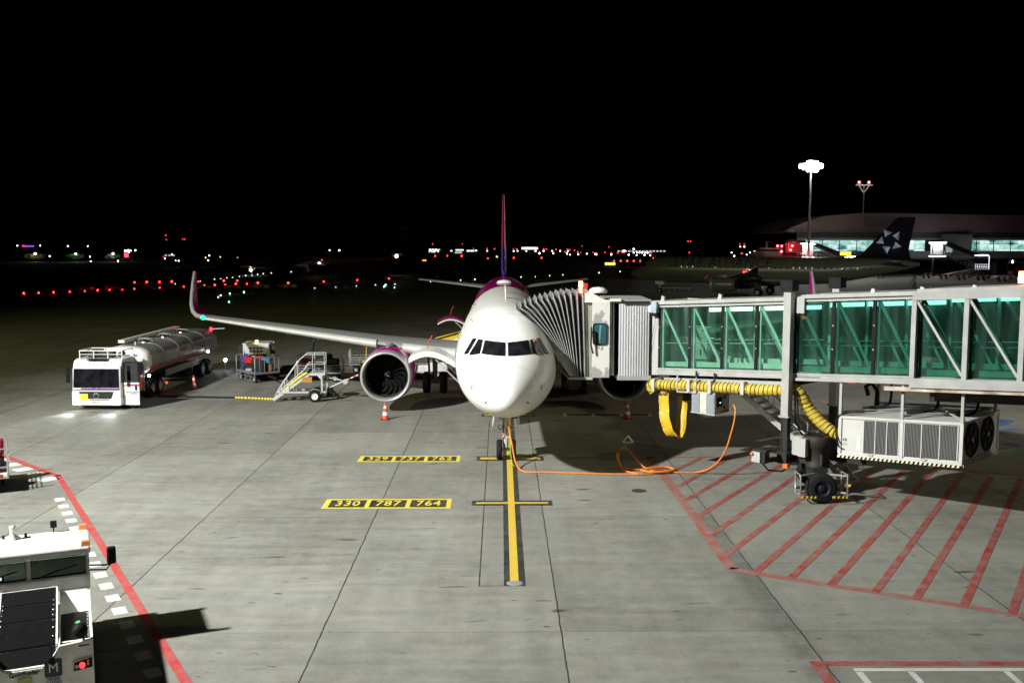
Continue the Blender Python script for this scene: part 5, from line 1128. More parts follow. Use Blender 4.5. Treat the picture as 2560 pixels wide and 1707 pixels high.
MB().cyl((-9.88, 52.9, 2.95), (-9.86, 53.3, 3.45), .07, .08).cyl((-9.78, 53.05, 3.15), (-9.6, 53.05, 3.2), .09).build('coupling', STEEL, fh)
# ---- baggage trailers
def make_trailer(label, L=2.5, Wd=1.55, rails=(1, 1, 1, 0)):
    t = thing('baggage_trailer', label, 'baggage trailer')
    q = MB().box((0, 0, .56), (L, Wd, .09)); de = q.build('deck', M('deck_grey', (.30, .31, .32), .45, .4, noise=.3, ns=6), t)
    MB().box((0, 0, .45), (L * .9, Wd * .5, .12)).beam((-L / 2 - .1, 0, .4), (-L / 2 - 1.1, 0, .32), .07).build('under_frame', BRDARK, t)
    q = MB()
    for sx, on in ((-1, rails[0]), (1, rails[1])):
        if not on: continue
        x = sx * (L / 2 - .03); q.tube([(x, -Wd / 2 + .03, .6), (x, -Wd / 2 + .03, 1.42), (x, -Wd / 2 + .1, 1.5), (x, Wd / 2 - .1, 1.5), (x, Wd / 2 - .03, 1.42), (x, Wd / 2 - .03, .6)], .022, 6)
        for k in range(1, 5): y = -Wd / 2 + .03 + (Wd - .06) * k / 5; q.tube([(x, y, .6), (x, y, 1.5)], .014, 5)
    for sy, on in ((-1, rails[2]), (1, rails[3])):
        if not on: continue
        y = sy * (Wd / 2 - .03); h0, h1 = (.0, .62) if on == 2 else (.6, 1.0)
        for z in (h0 + .12, (h0 + h1) / 2 + .05, h1): q.tube([(-L / 2 + .03, y * 1.03, z), (L / 2 - .03, y * 1.03, z)], .016, 5)
        for k in range(5): x = -L / 2 + .03 + (L - .06) * k / 4; q.tube([(x, y * 1.03, h0 + .1), (x, y * 1.03, h1)], .016, 5)
    q.build('railing', STEEL, t)
    for x in (-L * .34, L * .34):
        for sy in (-1, 1): wheel(t, (x, sy * Wd * .38, .21), .21, .14, axis='y', n=18)
    return t
def put(t, x, y, rz, group): t.location = (x, y, .004); t.rotation_euler = (0, 0, R(rz)); t['group'] = group; return t
GB = 'baggage trailers near the wing'
t1 = put(make_trailer('baggage trailer piled with purple, red and blue bags behind the tanker', 2.5, 1.6, (1, 1, 0, 2)), -14.55, 59.6, -50 + 180, GB)
t2 = put(make_trailer('baggage trailer with dark bags standing right behind the fuelling steps', 2.65, 1.5, (1, 1, 1, 1)), -10.72, 59.3, 2, GB)
t3 = put(make_trailer('empty railed baggage trailer half hidden behind the left engine', 2.6, 1.5, (1, 1, 1, 1)), -8.3, 63.4, 4, GB)
FAB = lambda n, c: M(n, c, .7, noise=.25, ns=7)
PURP, BLUEF, REDF, CRIM, BEIGE, CYAN, BLKF, NAVYF, MAR, TEAL, BRN, GREYF = (FAB('purple_fabric', (.13, .05, .32)), FAB('blue_fabric', (.01, .09, .25)), FAB('red_fabric', (.62, .015, .01)), FAB('crimson_fabric', (.34, .012, .03)),
    M('patterned_fabric', (.55, .50, .38), .7, noise=.7, ns=6, dirt_haze=(.14, .07, .06)), FAB('cyan_fabric', (.03, .28, .5)), FAB('black_fabric', (.012, .012, .014)), FAB('navy_fabric', (.03, .03, .15)), FAB('maroon_fabric', (.17, .03, .035)), FAB('teal_fabric', (.03, .10, .09)), FAB('brown_fabric', (.22, .11, .03)), FAB('white_grey_fabric', (.5, .5, .5)))
def onto(t, lx, ly, lz, a, d, mat, label, cat='suitcase', name='suitcase', tagc=False):
    rz = t.rotation_euler.z; x = t.location.x + lx * cos(rz) - ly * sin(rz); y = t.location.y + lx * sin(rz) + ly * cos(rz)
    return bag(name, label, cat, (x, y, t.location.z + .606 + lz), d, rz + R(a), mat, True, tagc)
onto(t1, 1.0, .2, 0, 40, (.62, .40, .36), BLUEF, 'dark blue suitcase under the purple bag on the loaded trailer', tagc=True)
onto(t1, 1.0, .22, .37, 44, (.60, .48, .44), PURP, 'round purple bag on top of the blue suitcase on the trailer', 'bag', 'soft_bag', True)
onto(t1, .5, .25, .34, 48, (.55, .40, .42), REDF, 'bright red bag beside the purple bag on the trailer', 'bag', 'soft_bag', True)
onto(t1, .48, .3, 0, 45, (.6, .45, .34), BLKF, 'black suitcase under the bright red bag on the trailer')
onto(t1, .75, -.4, .42, 50, (.75, .34, .36), BEIGE, 'beige patterned bag at the back of the trailer pile', 'bag', 'soft_bag')
onto(t1, .75, -.4, 0, 50, (.8, .45, .42), BLKF, 'black suitcase under the beige patterned bag')
onto(t1, .15, -.25, .38, 55, (.62, .36, .46), CRIM, 'dark crimson bag on top of the trailer pile beside the beige bag', 'bag', 'soft_bag', True)
onto(t1, .15, -.25, 0, 50, (.62, .42, .38), BLKF, 'black suitcase under the crimson bag on the trailer')
onto(t1, -.35, -.35, .40, 60, (.5, .3, .34), CYAN, 'light blue bag at the right of the trailer pile', 'bag', 'soft_bag')
onto(t1, -.35, -.3, 0, 50, (.6, .42, .40), BLKF, 'black suitcase under the light blue bag on the trailer')
onto(t1, -.45, .3, 0, 52, (.55, .34, .72), BLKF, 'tall black suitcase behind the railing of the loaded trailer', tagc=True)
onto(t1, -.9, .2, 0, 48, (.5, .32, .68), BLKF, 'black suitcase at the railed right end of the loaded trailer')
onto(t1, -.85, -.3, 0, 48, (.5, .32, .42), BRN, 'brown case behind the black suitcases on the loaded trailer')
onto(t1, -.05, .5, 0, 46, (.5, .28, .16), GREYF, 'flat pale case at the front edge of the loaded trailer')
onto(t2, -.85, .0, .3, 8, (.8, .5, .42), MAR, 'maroon bag on top at the left of the trailer behind the steps', 'bag', 'soft_bag', True)
onto(t2, -.85, -.1, 0, 3, (.8, .6, .3), BLKF, 'black suitcase under the maroon bag on the trailer')
onto(t2, -.1, -.3, 0, 0, (.75, .42, .32), NAVYF, 'navy box shaped case in the middle of the trailer behind the steps')
onto(t2, -.1, .2, .0, 5, (.8, .4, .38), NAVYF, 'navy case at the back of the trailer behind the steps')
onto(t2, .55, -.3, .0, -4, (.55, .4, .36), TEAL, 'teal suitcase near the right end of the trailer behind the steps')
onto(t2, .6, .15, .30, -8, (.95, .55, .42), BLKF, 'large black bag heaped high at the right of the trailer', 'bag', 'soft_bag')
onto(t2, .6, .25, 0, 0, (1.0, .5, .3), BLKF, 'black suitcase under the heaped black bag on the trailer')
onto(t2, .45, .2, .71, 30, (.4, .34, .26), BLKF, 'small black bag crowning the heap on the trailer', 'bag', 'soft_bag')
# ---- baggage tractor behind the loaded trailer
BT = thing('baggage_tractor', 'small white baggage tractor with an amber roof lamp behind the loaded trailer', 'baggage tractor', (-15.1, 62.0, 0), R(4))
bd = MB().prism([(-.78, -1.1, .3), (.78, -1.1, .3), (.78, 1.3, .3), (-.78, 1.3, .3)], (0, 0, .55)).build('body', VWHITE, BT, bevel=.05)
MB().box((0, .2, 2.0), (1.66, 1.7, .08)).build('roof', VWHITE, BT, bevel=.03)
q = MB()
for x in (-.76, .76):
    for y in (-.6, 1.0): q.beam((x, y, .8), (x * .98, y, 1.98), .06)
q.build('roof_posts', VWHITE, BT)
rs = MB().prism([(-.66, -.64, 1.38), (.66, -.64, 1.38), (.76, -.64, 1.98), (-.76, -.64, 1.98)], (0, .03, 0)).build('rear_screen', VWHITE, BT)
for x in (-.33, -.11, .11, .33):
    for z in (1.55, 1.74): MB().box((x, -.655, z), (.13, .02, .1)).build('screen_opening', BLACK, rs)
MB().box((0, .3, 1.0), (.9, .45, .5)).build('seat', BLACK, BT)
MB().cyl((-.05, .0, 2.04), (-.05, .0, 2.16), .08).build('amber_beacon', emitter('amber_lamp', (1, .62, .12), 30), BT)
for sx in (-1, 1):
    MB().box((sx * .98, -.35, 1.62), (.3, .04, .5)).build('wing_mirror', DKGREY, BT)
    for y in (-.7, .9): wheel(BT, (sx * .72, y, .3), .3, .2, n=20)
MB().cyl((1.02, -.2, 2.02), (1.02, -.2, 2.1), .05).build('side_beacon', emitter('dim_orange_lamp', (1, .3, .1), .8), BT)
WL = thing('work_lamp', 'small dazzling white work lamp on the concrete behind the tanker', 'lamp', (-17.62, 63.8, 0))
MB().cyl((0, 0, 0), (0, 0, .65), .03).box((0, 0, .02), (.3, .3, .04)).build('stand', STEEL, WL); MB().sphere((0, -.02, .74), .1, 8).build('lamp_head', emitter('work_lamp_white', (.85, .93, 1), 60), WL)
# ---- belt loader at the rear hold
BL = thing('belt_loader', 'white belt loader with yellow side rails behind the landing gear', 'belt loader', (-5.3, 60.6, 0), 0)
bo = MB().box((-.6, 0, .62), (3.6, 1.7, .5)).box((-2.0, -.3, 1.05), (.7, .9, .5)).box((1.5, -.2, .75), (1.2, 1.4, .55)).build('chassis', VWHITE, BL, bevel=.05)
cvb = MB().beam((-3.2, .1, .75), (3.0, .1, 2.45), .9, .22).build('conveyor', BLACK, BL)
for y in (-.42, .62): MB().beam((-3.2, y, .86), (3.0, y, 2.58), .10, .20).build('side_rail', YELLOW, cvb)
MB().beam((-3.2, -.52, .70), (3.0, -.52, 2.40), .05, .28).build('side_panel', VWHITE, cvb)
q = MB().tube([(1.3, .7, 2.0), (1.3, .7, 2.35), (2.9, .7, 2.78), (2.9, .7, 2.4)], .035, 6).tube([(2.75, .7, 2.72), (2.75, .7, 2.4)], .035, 6); q.build('hand_rail', YELLOW, cvb)
q = MB().tube([(-3.0, .65, .8), (-2.95, .65, 1.9), (-1.9, .65, 2.15), (-1.6, .65, 1.3)], .03, 6); q.build('hand_rail', YELLOW, cvb)
for x in (-1.7, 1.4):
    for y in (-.75, .75): wheel(BL, (x, y, .34), .34, .24, axis='y', n=20)
MB().cyl((-2.2, -.2, 1.3), (-2.2, -.2, 1.75), .14, .12).build('red_canister', ORANGE, BL)
person('person in a lime vest bending by the belt loader behind the landing gear', (-6.1, 58.9, 0), R(-70), HIVIS, M('dark_overall', (.03, .03, .035), .7), bend=.9)
# ---- railed trailer with a red bag at the left edge
t4 = make_trailer('black railed baggage trailer with a red case cut by the left frame edge', 2.6, 1.6, (1, 1, 1, 1)); t4.location = (-17.45, 33.3, .004); t4.rotation_euler = (0, 0, R(116))
onto(t4, .55, -.35, .32, 80, (.62, .42, .62), FAB('crimson_fabric2', (.45, .015, .07)), 'crimson case on the railed trailer at the left frame edge')
onto(t4, .55, -.3, 0, 80, (.7, .5, .31), BLKF, 'black case under the crimson case at the left frame edge')
onto(t4, -.5, -.2, 0, 80, (.6, .5, .6), BLKF, 'black case at the near end of the left edge trailer')
q = MB().box((-1.27, 0, .62), (.06, 1.5, .16)).build('end_board', WHITE, t4); MB().box((-1.305, -.5, .62), (.012, .22, .1)).build('reflector', RED, q)
# ---- aircraft tug at the lower left: local +y is forward
TG = thing('aircraft_tug', 'white low aircraft tug with black ribbed deck in the lower left corner', 'tow tug', (-8.28, 16.87, 0), R(23.2))
TC = M('tug_white', (.80, .80, .76), .32, noise=.2, ns=3, coat=.3)
poly = [(-1.25, 1.22), (-.62, 1.17), (-.40, .86), (.40, .86), (.62, 1.17), (1.25, 1.22), (1.25, .28), (-1.25, .28)]
MB().prism([(x, 0, z) for x, z in poly], (0, .07, 0)).build('rear_panel', TC, TG)
sd = MB()
for sx in (-1, 1): sd.prism([(sx * 1.25, .07, .28), (sx * 1.25, 3.45, .28), (sx * 1.25, 3.45, 1.32), (sx * 1.25, 1.9, 1.34), (sx * 1.25, 1.85, 1.27), (sx * 1.25, .07, 1.22)], (-sx * .05, 0, 0))
sd.box((0, 1.75, .42), (2.4, 3.3, .26)); bdy = sd.build('body', TC, TG)
hood = MB().prism([(-.58, .32, .95), (-.58, 1.55, 1.12), (-.58, 1.85, 1.26), (-.58, 1.9, .5), (-.58, .12, .5), (-.58, .12, .55)], (1.16, 0, 0)).build('centre_hood', TC, TG)
RBL = M('ribbed_black', (.007, .007, .008), .55, noise=.3, ns=6, spec=.2)
q = MB()
for k in range(30):
    x = -.53 + 1.06 * k / 29
    for (y0, z0), (y1, z1) in (((.34, .957), (1.05, 1.055)), ((1.07, 1.058), (1.54, 1.122)), ((1.56, 1.128), (1.83, 1.255))): q.beam((x, y0, z0 + .015), (x, y1, z1 + .015), .022, .03)
grl = q.build('hood_grille', RBL, hood)
MB().prism([(-.55, .33, .955), (.55, .33, .955), (.55, 1.56, 1.125), (-.55, 1.56, 1.125)], (0, 0, .012)).build('hood_mat', RBL, hood)
MB().prism([(-.55, .125, .56), (.55, .125, .56), (.55, .32, .955), (-.55, .32, .955)], (0, -.012, .008)).build('sloping_ramp', RBL, hood)
q = MB()
for x in (-.57, .57): q.beam((x, .32, .965), (x, 1.56, 1.135), .035, .04).beam((x, 1.56, 1.135), (x, 1.85, 1.275), .035, .04)
q.beam((-.57, 1.85, 1.275), (.57, 1.85, 1.275), .04).build('hood_edging', WHITE, hood)
bt = MB()
for sx in (-1, 1):
    for y in (.5, .75, .95, 1.1, 1.25, 1.4, 1.55): bt.sphere((sx * .50, y, .998 + .135 * (y - .3) + .012), .017, 4)
bt.build('deck_bolts', ALU, hood)
for sx in (-1, 1):
    side = MB().box((sx * .92, 1.0, .93), (.58, 1.2, .05)).build('side_deck', RBL, TG)
    q = MB()
    for k in range(14): q.beam((sx * (.65 + .042 * k), .62, .965), (sx * (.65 + .042 * k), 1.55, .965), .02, .022)
    q.build('deck_ribs', RBL, side)
    MB().box((sx * .92, .24, 1.04), (.58, .34, .03)).build('deck_step', DKGREY, side)
    MB().box((sx * .92, .42, .99), (.6, .04, .14)).box((sx * .615, .9, 1.0), (.035, 1.5, .2)).build('deck_wall', TC, side)
    MB().prism([(sx * .62, 1.62, .95), (sx * 1.2, 1.62, .95), (sx * 1.2, 1.85, 1.3), (sx * .62, 1.85, 1.3)], (0, .03, 0)).build('cab_foot_panel', TC, side)
q = MB().box((1.17, 1.1, .953), (.05, .9, .012))
for y in (.7, .85, 1.0, 1.12, 1.24, 1.36, 1.48): q.sphere((1.17, y, .97), .018, 4)
q.build('deck_bolts', ALU, TG)
MB().sphere((.98, 1.2, .965), .06, 8, sz=.25).build('green_lens', emitter('green_lens', (.1, .75, .15), .7, base=(.05, .4, .08)), TG)
cb = MB().prism([(-1.27, 1.88, 1.3), (1.27, 1.88, 1.3), (1.27, 3.3, 1.3), (-1.27, 3.3, 1.3)], (0, 0, .26)).build('cab_base', TC, TG)
q = MB()
for x in (-1.23, -.0, 1.23): q.beam((x, 1.93, 1.4), (x, 1.98, 2.02), .07)
for x in (-1.23, 1.23): MB().beam((x, 3.25, 1.4), (x, 3.2, 2.02), .07).build('front_pillar', TC, cb)
q.beam((-1.25, 1.93, 1.55), (1.25, 1.93, 1.55), .07).build('cab_pillars', TC, cb)
MB().prism([(-1.3, 1.86, 2.0), (1.3, 1.86, 2.0), (1.3, 3.1, 2.0), (1.2, 3.3, 2.0), (-1.2, 3.3, 2.0), (-1.3, 3.1, 2.0)], (0, 0, .15)).build('cab_roof', TC, cb, bevel=.04)
GLT = glassmat('tinted_cab_glass', (.78, .86, .82), .05)
for x0, x1 in ((-1.18, -.06), (.06, 1.18)):
    MB().prism([(x0, 1.93, 1.60), (x1, 1.93, 1.60), (x1, 1.975, 1.99), (x0, 1.975, 1.99)], (0, .015, 0)).build('rear_window', GLT, cb)
    MB().tube([(x0, 1.925, 1.60), (x1, 1.925, 1.60), (x1, 1.97, 1.99), (x0, 1.97, 1.99)], .022, 5, closed=True).build('window_seal', BLACK, cb)
    MB().tube([(x0 + .2, 1.91, 1.62), (x0 + .55, 1.93, 1.71), (x0 + .95, 1.94, 1.78)], .014, 5).build('wiper', BLACK, cb)
MB().prism([(-1.2, 3.24, 1.45), (1.2, 3.24, 1.45), (1.2, 3.19, 2.0), (-1.2, 3.19, 2.0)], (0, .015, 0)).build('windscreen', GLT, cb)
MB().box((-.95, 2.5, 1.72), (.4, .18, .55)).box((-.95, 2.45, 1.98), (.22, .1, .18)).build('driver_seat', BLACK, cb)
MB().box((-.75, 2.0, 1.63), (.5, .06, .12)).build('dash_panel', BLACK, cb)
MB().box((-.86, 1.96, 1.64), (.07, .02, .05)).build('red_dash_lamp', emitter('red_dash', (1, .05, .03), 8), cb)
MB().box((-.62, 1.96, 1.66), (.14, .02, .05)).build('clock_display', emitter('blue_white_display', (.5, .65, 1), 3), cb)
for x, y in ((1.22, 1.93), (1.18, 3.2)): MB().prism([(x - .12, y - .04, 2.15), (x + .08, y - .04, 2.15), (x + .06, y - .02, 2.25), (x - .1, y - .02, 2.25)], (0, .12, 0)).build('orange_lamp', M('amber_plastic', (.75, .28, .10), .4), cb)
for x in (.52, -.9): MB().beam((x, 3.22, 2.1), (x, 3.22, 2.25), .03).box((x, 3.24, 2.32), (.14, .1, .13)).build('work_light', BLACK, cb)
MB().lathe([(2.14, .16), (2.18, .15), (2.24, .06), (2.34, .055), (2.36, .07), (2.42, .07), (2.43, .01)], (-.35, 3.02, 0), 'z', 16).build('roof_antenna', WHITE, cb)
for x in (-.55, -.8, -.08): MB().cyl((x, 3.1, 2.14), (x, 3.1, 2.22), .03).build('roof_stud', BLACK, cb)
mm = MB().tube([(1.27, 2.0, 1.62), (1.62, 1.95, 1.6), (1.72, 1.93, 1.72)], .017, 6).tube([(1.27, 2.0, 1.72), (1.6, 1.95, 1.7), (1.72, 1.93, 1.72)], .017, 6).build('mirror_arm', BLACK, TG)
MB().box((1.74, 1.92, 1.9), (.2, .12, .36)).build('mirror', BLACK, mm, bevel=.04)
rl = MB().tube([(1.08, .08, 1.15), (1.08, .08, 1.38)], .02, 6).box((1.08, .03, 1.13), (.2, .06, .03)).build('lamp_stalk', BLACK, TG)
MB().lathe([(-.1, .02), (-.09, .12), (.03, .13), (.05, .10), (.05, .01)], (0, 0, 0), 'y', 8).build('rear_work_lamp', BLACK, rl).location = (.9, .06, 1.40)
MB().tube([(.48, -.04, .98), (.48, -.04, 1.3)], .018, 6).box((.48, -.05, .96), (.1, .06, .12)).build('marker_post', BLACK, TG)
lc = MB().prism([(.84, -.02, .66), (1.24, -.02, .70), (1.24, -.02, .93), (.86, -.02, .86)], (0, .03, 0)).build('lamp_cluster', TC, TG)
MB().prism([(.87, -.03, .69), (1.22, -.03, .725), (1.22, -.03, .905), (.885, -.03, .84)], (0, .02, 0)).build('lamp_grille', BLACK, lc)
tl = MB().cyl((1.03, -.035, .785), (1.03, -.055, .785), .055, n=16).build('tail_lamp', emitter('red_tail_lamp', (1, .02, .02), 5), lc)
MB().cyl((.93, -.035, .765), (.93, -.045, .765), .035, n=14).build('reverse_lamp', M('lamp_pale', (.45, .3, .28), .3), lc)
MB().box((1.14, -.037, .82), (.04, .01, .1)).build('indicator', M('amber_plastic', (.75, .28, .10), .4), lc)
nm = MB().box((-.02, -.012, .78), (.66, .02, .11)).build('maker_plate', WHITE, TG); text('maker_lettering', 'Goldhofer', .125, BLACK, nm, (-.02, -.026, .782), (1, 0, 0), (0, 0, 1), 1.05, .002)
MB().box((-.02, -.02, .6), (.26, .02, .22)).build('tow_plate', M('brass_plate', (.42, .38, .12), .4, .4), TG)
q = MB()
for i in range(4):
    for j in range(3): q.cyl((-.1 + .055 * i, -.03, .54 + .06 * j), (-.1 + .055 * i, -.036, .54 + .06 * j), .014, n=8)
q.build('tow_plate_bolts', STEEL, TG)
lg = MB().prism([(x, -.012, z) for x, z in [(.50 + .16 * sx_ - .04 * sx_ + .04 * cos(R(t)), .80 + .16 * sz_ - .04 * sz_ + .04 * sin(R(t))) for sx_, sz_, t0 in ((1, 1, 0), (-1, 1, 90), (-1, -1, 180), (1, -1, 270)) for t in (t0, t0 + 30, t0 + 60, t0 + 90)]], (0, .012, 0)).build('square_emblem', M('emblem_navy', (.012, .02, .045), .4), TG)
text('emblem_letter', 'M', .24, WHITE, lg, (.50, -.016, .80), (1, 0, 0), (0, 0, 1), 1.05, .0)
text('operator_lettering', 'MENZIES\nAVIATION', .062, M('letter_dark', (.05, .06, .08), .5), TG, (.50, -.006, .565), (1, 0, 0), (0, 0, 1))
MB().box((.3, -.02, .36), (.3, .03, .14)).build('number_plate', BLACK, TG)
def tmap(o, up):
    """stretch the deck to its real length and lift the centre hood"""
    for ch in o.children:
        u = up or ch.name.startswith('centre_hood')
        for v in ch.data.vertices:
            y = v.co.y
            if ch.name.startswith(('rear_work_lamp',)): continue
            v.co.x *= .88
            v.co.y = y if y < .3 else (.3 + (y - .3) * 1.52 if y < 1.86 else y + .81)
            if u: v.co.z += .12 if v.co.z > .9 else (.2 if v.co.z < .6 and y < .2 else 0)
        tmap(ch, u)
tmap(TG, False)
for y in (.85, 3.6):
    for sx in (-1, 1): wheel(TG, (sx * .9, y, .4), .4, .34, n=24)
# ================================================================== FAR BACKGROUND
PIERW = M('pier_panel', (.16, .145, .155), .6, noise=.15, ns=.3); PIERD = M('pier_dark', (.02, .02, .022), .6)
Yp = 250
TB = thing('terminal_pier', 'long terminal pier with a curved roof and brightly lit glass band', 'terminal building', (70, Yp, 0))
rf = [(0, 10.6), (2.5, 11.8), (6, 13.1), (10, 14.3), (14, 14.9), (19, 15.3), (26, 15.35), (40, 15.1), (60, 14.8), (80, 14.4), (140, 13), (140, 10.6)]
roof = MB().prism([(x, 0, z) for x, z in rf], (0, 40, 0)).build('roof', M('roof_panel', (.085, .055, .053), .6, noise=.12, ns=.15), TB)
MB().box((26.2, -.05, 13.05), (11.8, .1, 2.7)).build('roof_panel', M('roof_recess', (.045, .037, .037), .6), roof)
MB().box((72, 1.2, 9.9), (136, 1, 1.4)).build('roof_soffit', PIERD, TB)
up = MB().box((72, .4, 8.9), (136, .5, .62)).build('upper_band', PIERW, TB)
lo = MB().box((72, .4, 5.05), (136, .5, 1.75)).build('lower_band', PIERW, TB)
MB().box((72, 6, 3.95), (136, 11, .45)).build('floor_edge', PIERD, TB)
back = MB().box((72, 9, 7.2), (136, .3, 3.4)).build('back_wall', PIERD, TB)
def litroom():
    m = bpy.data.materials.new('lit_glazing'); m.use_nodes = True; n = m.node_tree.nodes; L = m.node_tree.links; b = n['Principled BSDF']
    tc = n.new('ShaderNodeTexCoord'); mp = n.new('ShaderNodeMapping'); mp.inputs['Scale'].default_value = (.42, 1, .8); L.new(tc.outputs['Object'], mp.inputs[0])
    v = n.new('ShaderNodeTexNoise'); v.inputs['Scale'].default_value = 1.3; v.inputs['Detail'].default_value = 4; L.new(mp.outputs[0], v.inputs['Vector'])
    br = n.new('ShaderNodeTexWhiteNoise'); 
    fl = n.new('ShaderNodeVectorMath'); fl.operation = 'FLOOR'; L.new(mp.outputs[0], fl.inputs[0]); L.new(fl.outputs[0], br.inputs['Vector'])
    s_ = n.new('ShaderNodeMath'); s_.operation = 'MULTIPLY_ADD'; L.new(br.outputs['Value'], s_.inputs[0]); s_.inputs[1].default_value = .5; L.new(v.outputs['Fac'], s_.inputs[2])
    r = n.new('ShaderNodeValToRGB'); L.new(s_.outputs[0], r.inputs['Fac']); e = r.color_ramp.elements
    e[0].position = .42; e[0].color = (.01, .05, .05, 1); e[1].position = .95; e[1].color = (.75, .98, .92, 1)
    k = r.color_ramp.elements.new(.62); k.color = (.22, .52, .48, 1)
    L.new(r.outputs['Color'], b.inputs['Emission Color']); b.inputs['Emission Strength'].default_value = 1.0; b.inputs['Base Color'].default_value = (.02, .03, .03, 1); b.inputs['Roughness'].default_value = .15
    m.cycles.emission_sampling = 'NONE'; return m
LG = litroom()
for k in range(30):
    x = 8.2 + 4.3 * k
    if 36.0 < x < 44: continue
    p = MB().box((x, .5, 7.25), (4.16, .08, 2.65)).build('window', LG, TB)
    f = MB().box((x - 2.12, .38, 6.9), (.12, .12, 5.6)); f.build('mullion', PIERD, p)
    MB().box((x, .42, 6.55), (4.2, .08, .07)).box((x, .42, 7.65), (4.2, .08, .07)).build('transom', PIERD, p)
# people and furniture seen as dark shapes inside the glass are left as window tint; supports under the pier
for x in (49.5, 51.5, 56, 91, 120): MB().box((x, 5, 1.9), (1.6 if x != 56 else .8, 1.6, 3.8)).build('pier_column', M('column_violet_grey', (.055, .05, .075), .6), TB)
MB().box((43.5, -.5, 7.5), (7.2, 1.6, 5.2)).build('stair_tower', M('tower_grey', (.06, .055, .055), .6), TB)
MB().box((41.4, -1.35, 6.6), (1.6, .1, 2.0)).build('lit_door', emitter('lit_door', (.75, .9, .85), .35), TB)
def stair(x, y0, z0, label, flip=1):
    """covered escape stair with lit landings"""
    s_ = thing('escape_stair', label, 'escape stair', (x, y0, 0))
    L_ = emitter('stair_light', (.92, .95, 1), 14, True)
    top = MB().box((0, 0, z0), (3.6, 2.2, .18)).build('top_landing', WHITE, s_)
    q = MB()
    for k in range(7): q.beam((-1.75 + .58 * k, -1.05, z0), (-1.75 + .58 * k, -1.05, z0 + 1.2), .09)
    for z in (.6, 1.2): q.beam((-1.8, -1.05, z0 + z), (1.8, -1.05, z0 + z), .09)
    q.beam((-1.8, -1.05, z0), (-1.8, -1.05, z0 + 3.2), .2); q.build('railing', WHITE, top)
    MB().box((0, .1, z0 + 3.1), (3.4, 2.2, .25)).build('ceiling_light', L_, top); MB().box((-.1, 0, z0 - .16), (3.4, 1.6, .16)).build('soffit_light', L_, top)
    MB().box((.1, .9, z0 + 1.6), (3.0, .1, 2.6)).build('back_panel', WHITE, top)
    MB().beam((1.4, 0, z0 + 3.1), (9.2, 0, z0 + .1), 2.0, .9).build('sloping_roof', PIERD, s_)
    MB().beam((1.6, 0, z0 - .1), (9.3, 0, z0 - 3.3), 1.6, .3).build('stair_flight', DKGREY, s_)
    q = MB()
    for k in range(9): a = k / 8; q.beam((1.8 + 7.3 * a, -.9, z0 - 3.1 * a), (1.8 + 7.3 * a, -.9, z0 - 3.1 * a + 1.0), .06)
    q.beam((1.8, -.9, z0 + 1), (9.1, -.9, z0 - 2.1), .07); q.build('flight_railing', STEEL, s_)
    low = MB().box((10.4, 0, z0 - 3.35), (3.4, 2.2, .2)).build('low_landing', WHITE, s_)
    q = MB()
    for k in range(7): q.beam((8.8 + .53 * k, -1.05, z0 - 3.3), (8.8 + .53 * k, -1.05, z0 - 2.1), .08)
    for z in (-2.7, -2.1): q.beam((8.8, -1.05, z0 + z), (12.1, -1.05, z0 + z), .08)
    q.beam((12.1, -1.05, z0 - 3.3), (12.1, -1.05, z0), .16).build('railing', emitter('self_glowing_rail', (.9, .93, 1), .75, base=(.8, .8, .8)), low)  # this rail emits by itself, in place of lamp light falling on it
    MB().box((10.2, 0, z0 + .05), (3.2, 2, .2)).build('ceiling_light', L_, low)
    MB().beam((9, 0, z0 - 3.5), (1.0, -2, .1), 1.5, .6).build('bottom_flight', M('flight_grey', (.22, .22, .25), .6), s_)
    for xx in (-1.2, 10.4): MB().box((xx, 0, (z0 - 3.5) / 2 if xx > 5 else z0 / 2 - .1), (.3, .3, z0 - 3.5 if xx > 5 else z0 - .3)).build('support', PIERD, s_)
    return s_
stair(106.2, 243, 4.9, 'brightly lit escape stair on the pier to the right of the navy fin')
stair(73.5, 240, 4.6, 'brightly lit escape stair behind the floodlight mast at the pier end')
# red lit bridge head left of the pier
RH = thing('bridge_head', 'bridge head glowing red beneath a domed hood at the left end of the pier', 'bridge head', (69.5, 238, 0))
REDL = M('hood_red_glow_tone', (.28, .05, .05), .7)  # red lamplight is put into the hood and cab colours
MB().prism([(-1.9, 0, 5.6), (-1.8, 0, 7.3), (-1.0, 0, 8.0), (.2, 0, 8.35), (1.4, 0, 8.0), (2.2, 0, 7.4), (2.2, 0, 5.6)], (0, 3, 0)).build('domed_hood', REDL, RH)
MB().box((0, 1, 3.2), (5.4, 3, 4.0)).build('cab', M('cab_red_glow_tone', (.12, .02, .02), .6), RH)
MB().box((-6.2, 1, 4.6), (7, 2.6, 2.8)).box((-5.3, .8, 6.6), (5.5, 2.4, .4)).build('bridge_body', M('bridge_dim_grey', (.22, .2, .2), .6), RH)
MB().beam((-6.4, 0, 6.8), (-6.4, 0, 8.2), .3).beam((-6.8, 0, 8.2), (-5.6, 0, 8.2), .12).beam((-1.3, -.4, 6), (-1.3, -.4, 8.3), .14).build('pipe_mast', M('pale_pipe', (.45, .42, .36), .5), RH)
point('red_beacon_light', (68.5, 236, 7.4), 200, (1, .02, .04), .3); point('red_beacon_light', (72.5, 231.6, 5.6), 200, (1, .02, .04), .3)
for p in ((-3.9, -.4, 7.25), (-2.9, -.4, 7.2), (-2.9, -.4, 5.95), (-.4, -.5, 7.25), (-.8, -.5, 6.3)): MB().sphere(p, .26, 6).build('red_lamp', emitter('red_lamp_hot', (1, .12, .15), 9), RH)
MB().sphere((-1.2, -.5, 3.75), .4, 8).build('white_lamp', emitter('white_lamp_hot', (1, .97, .95), 12), RH)
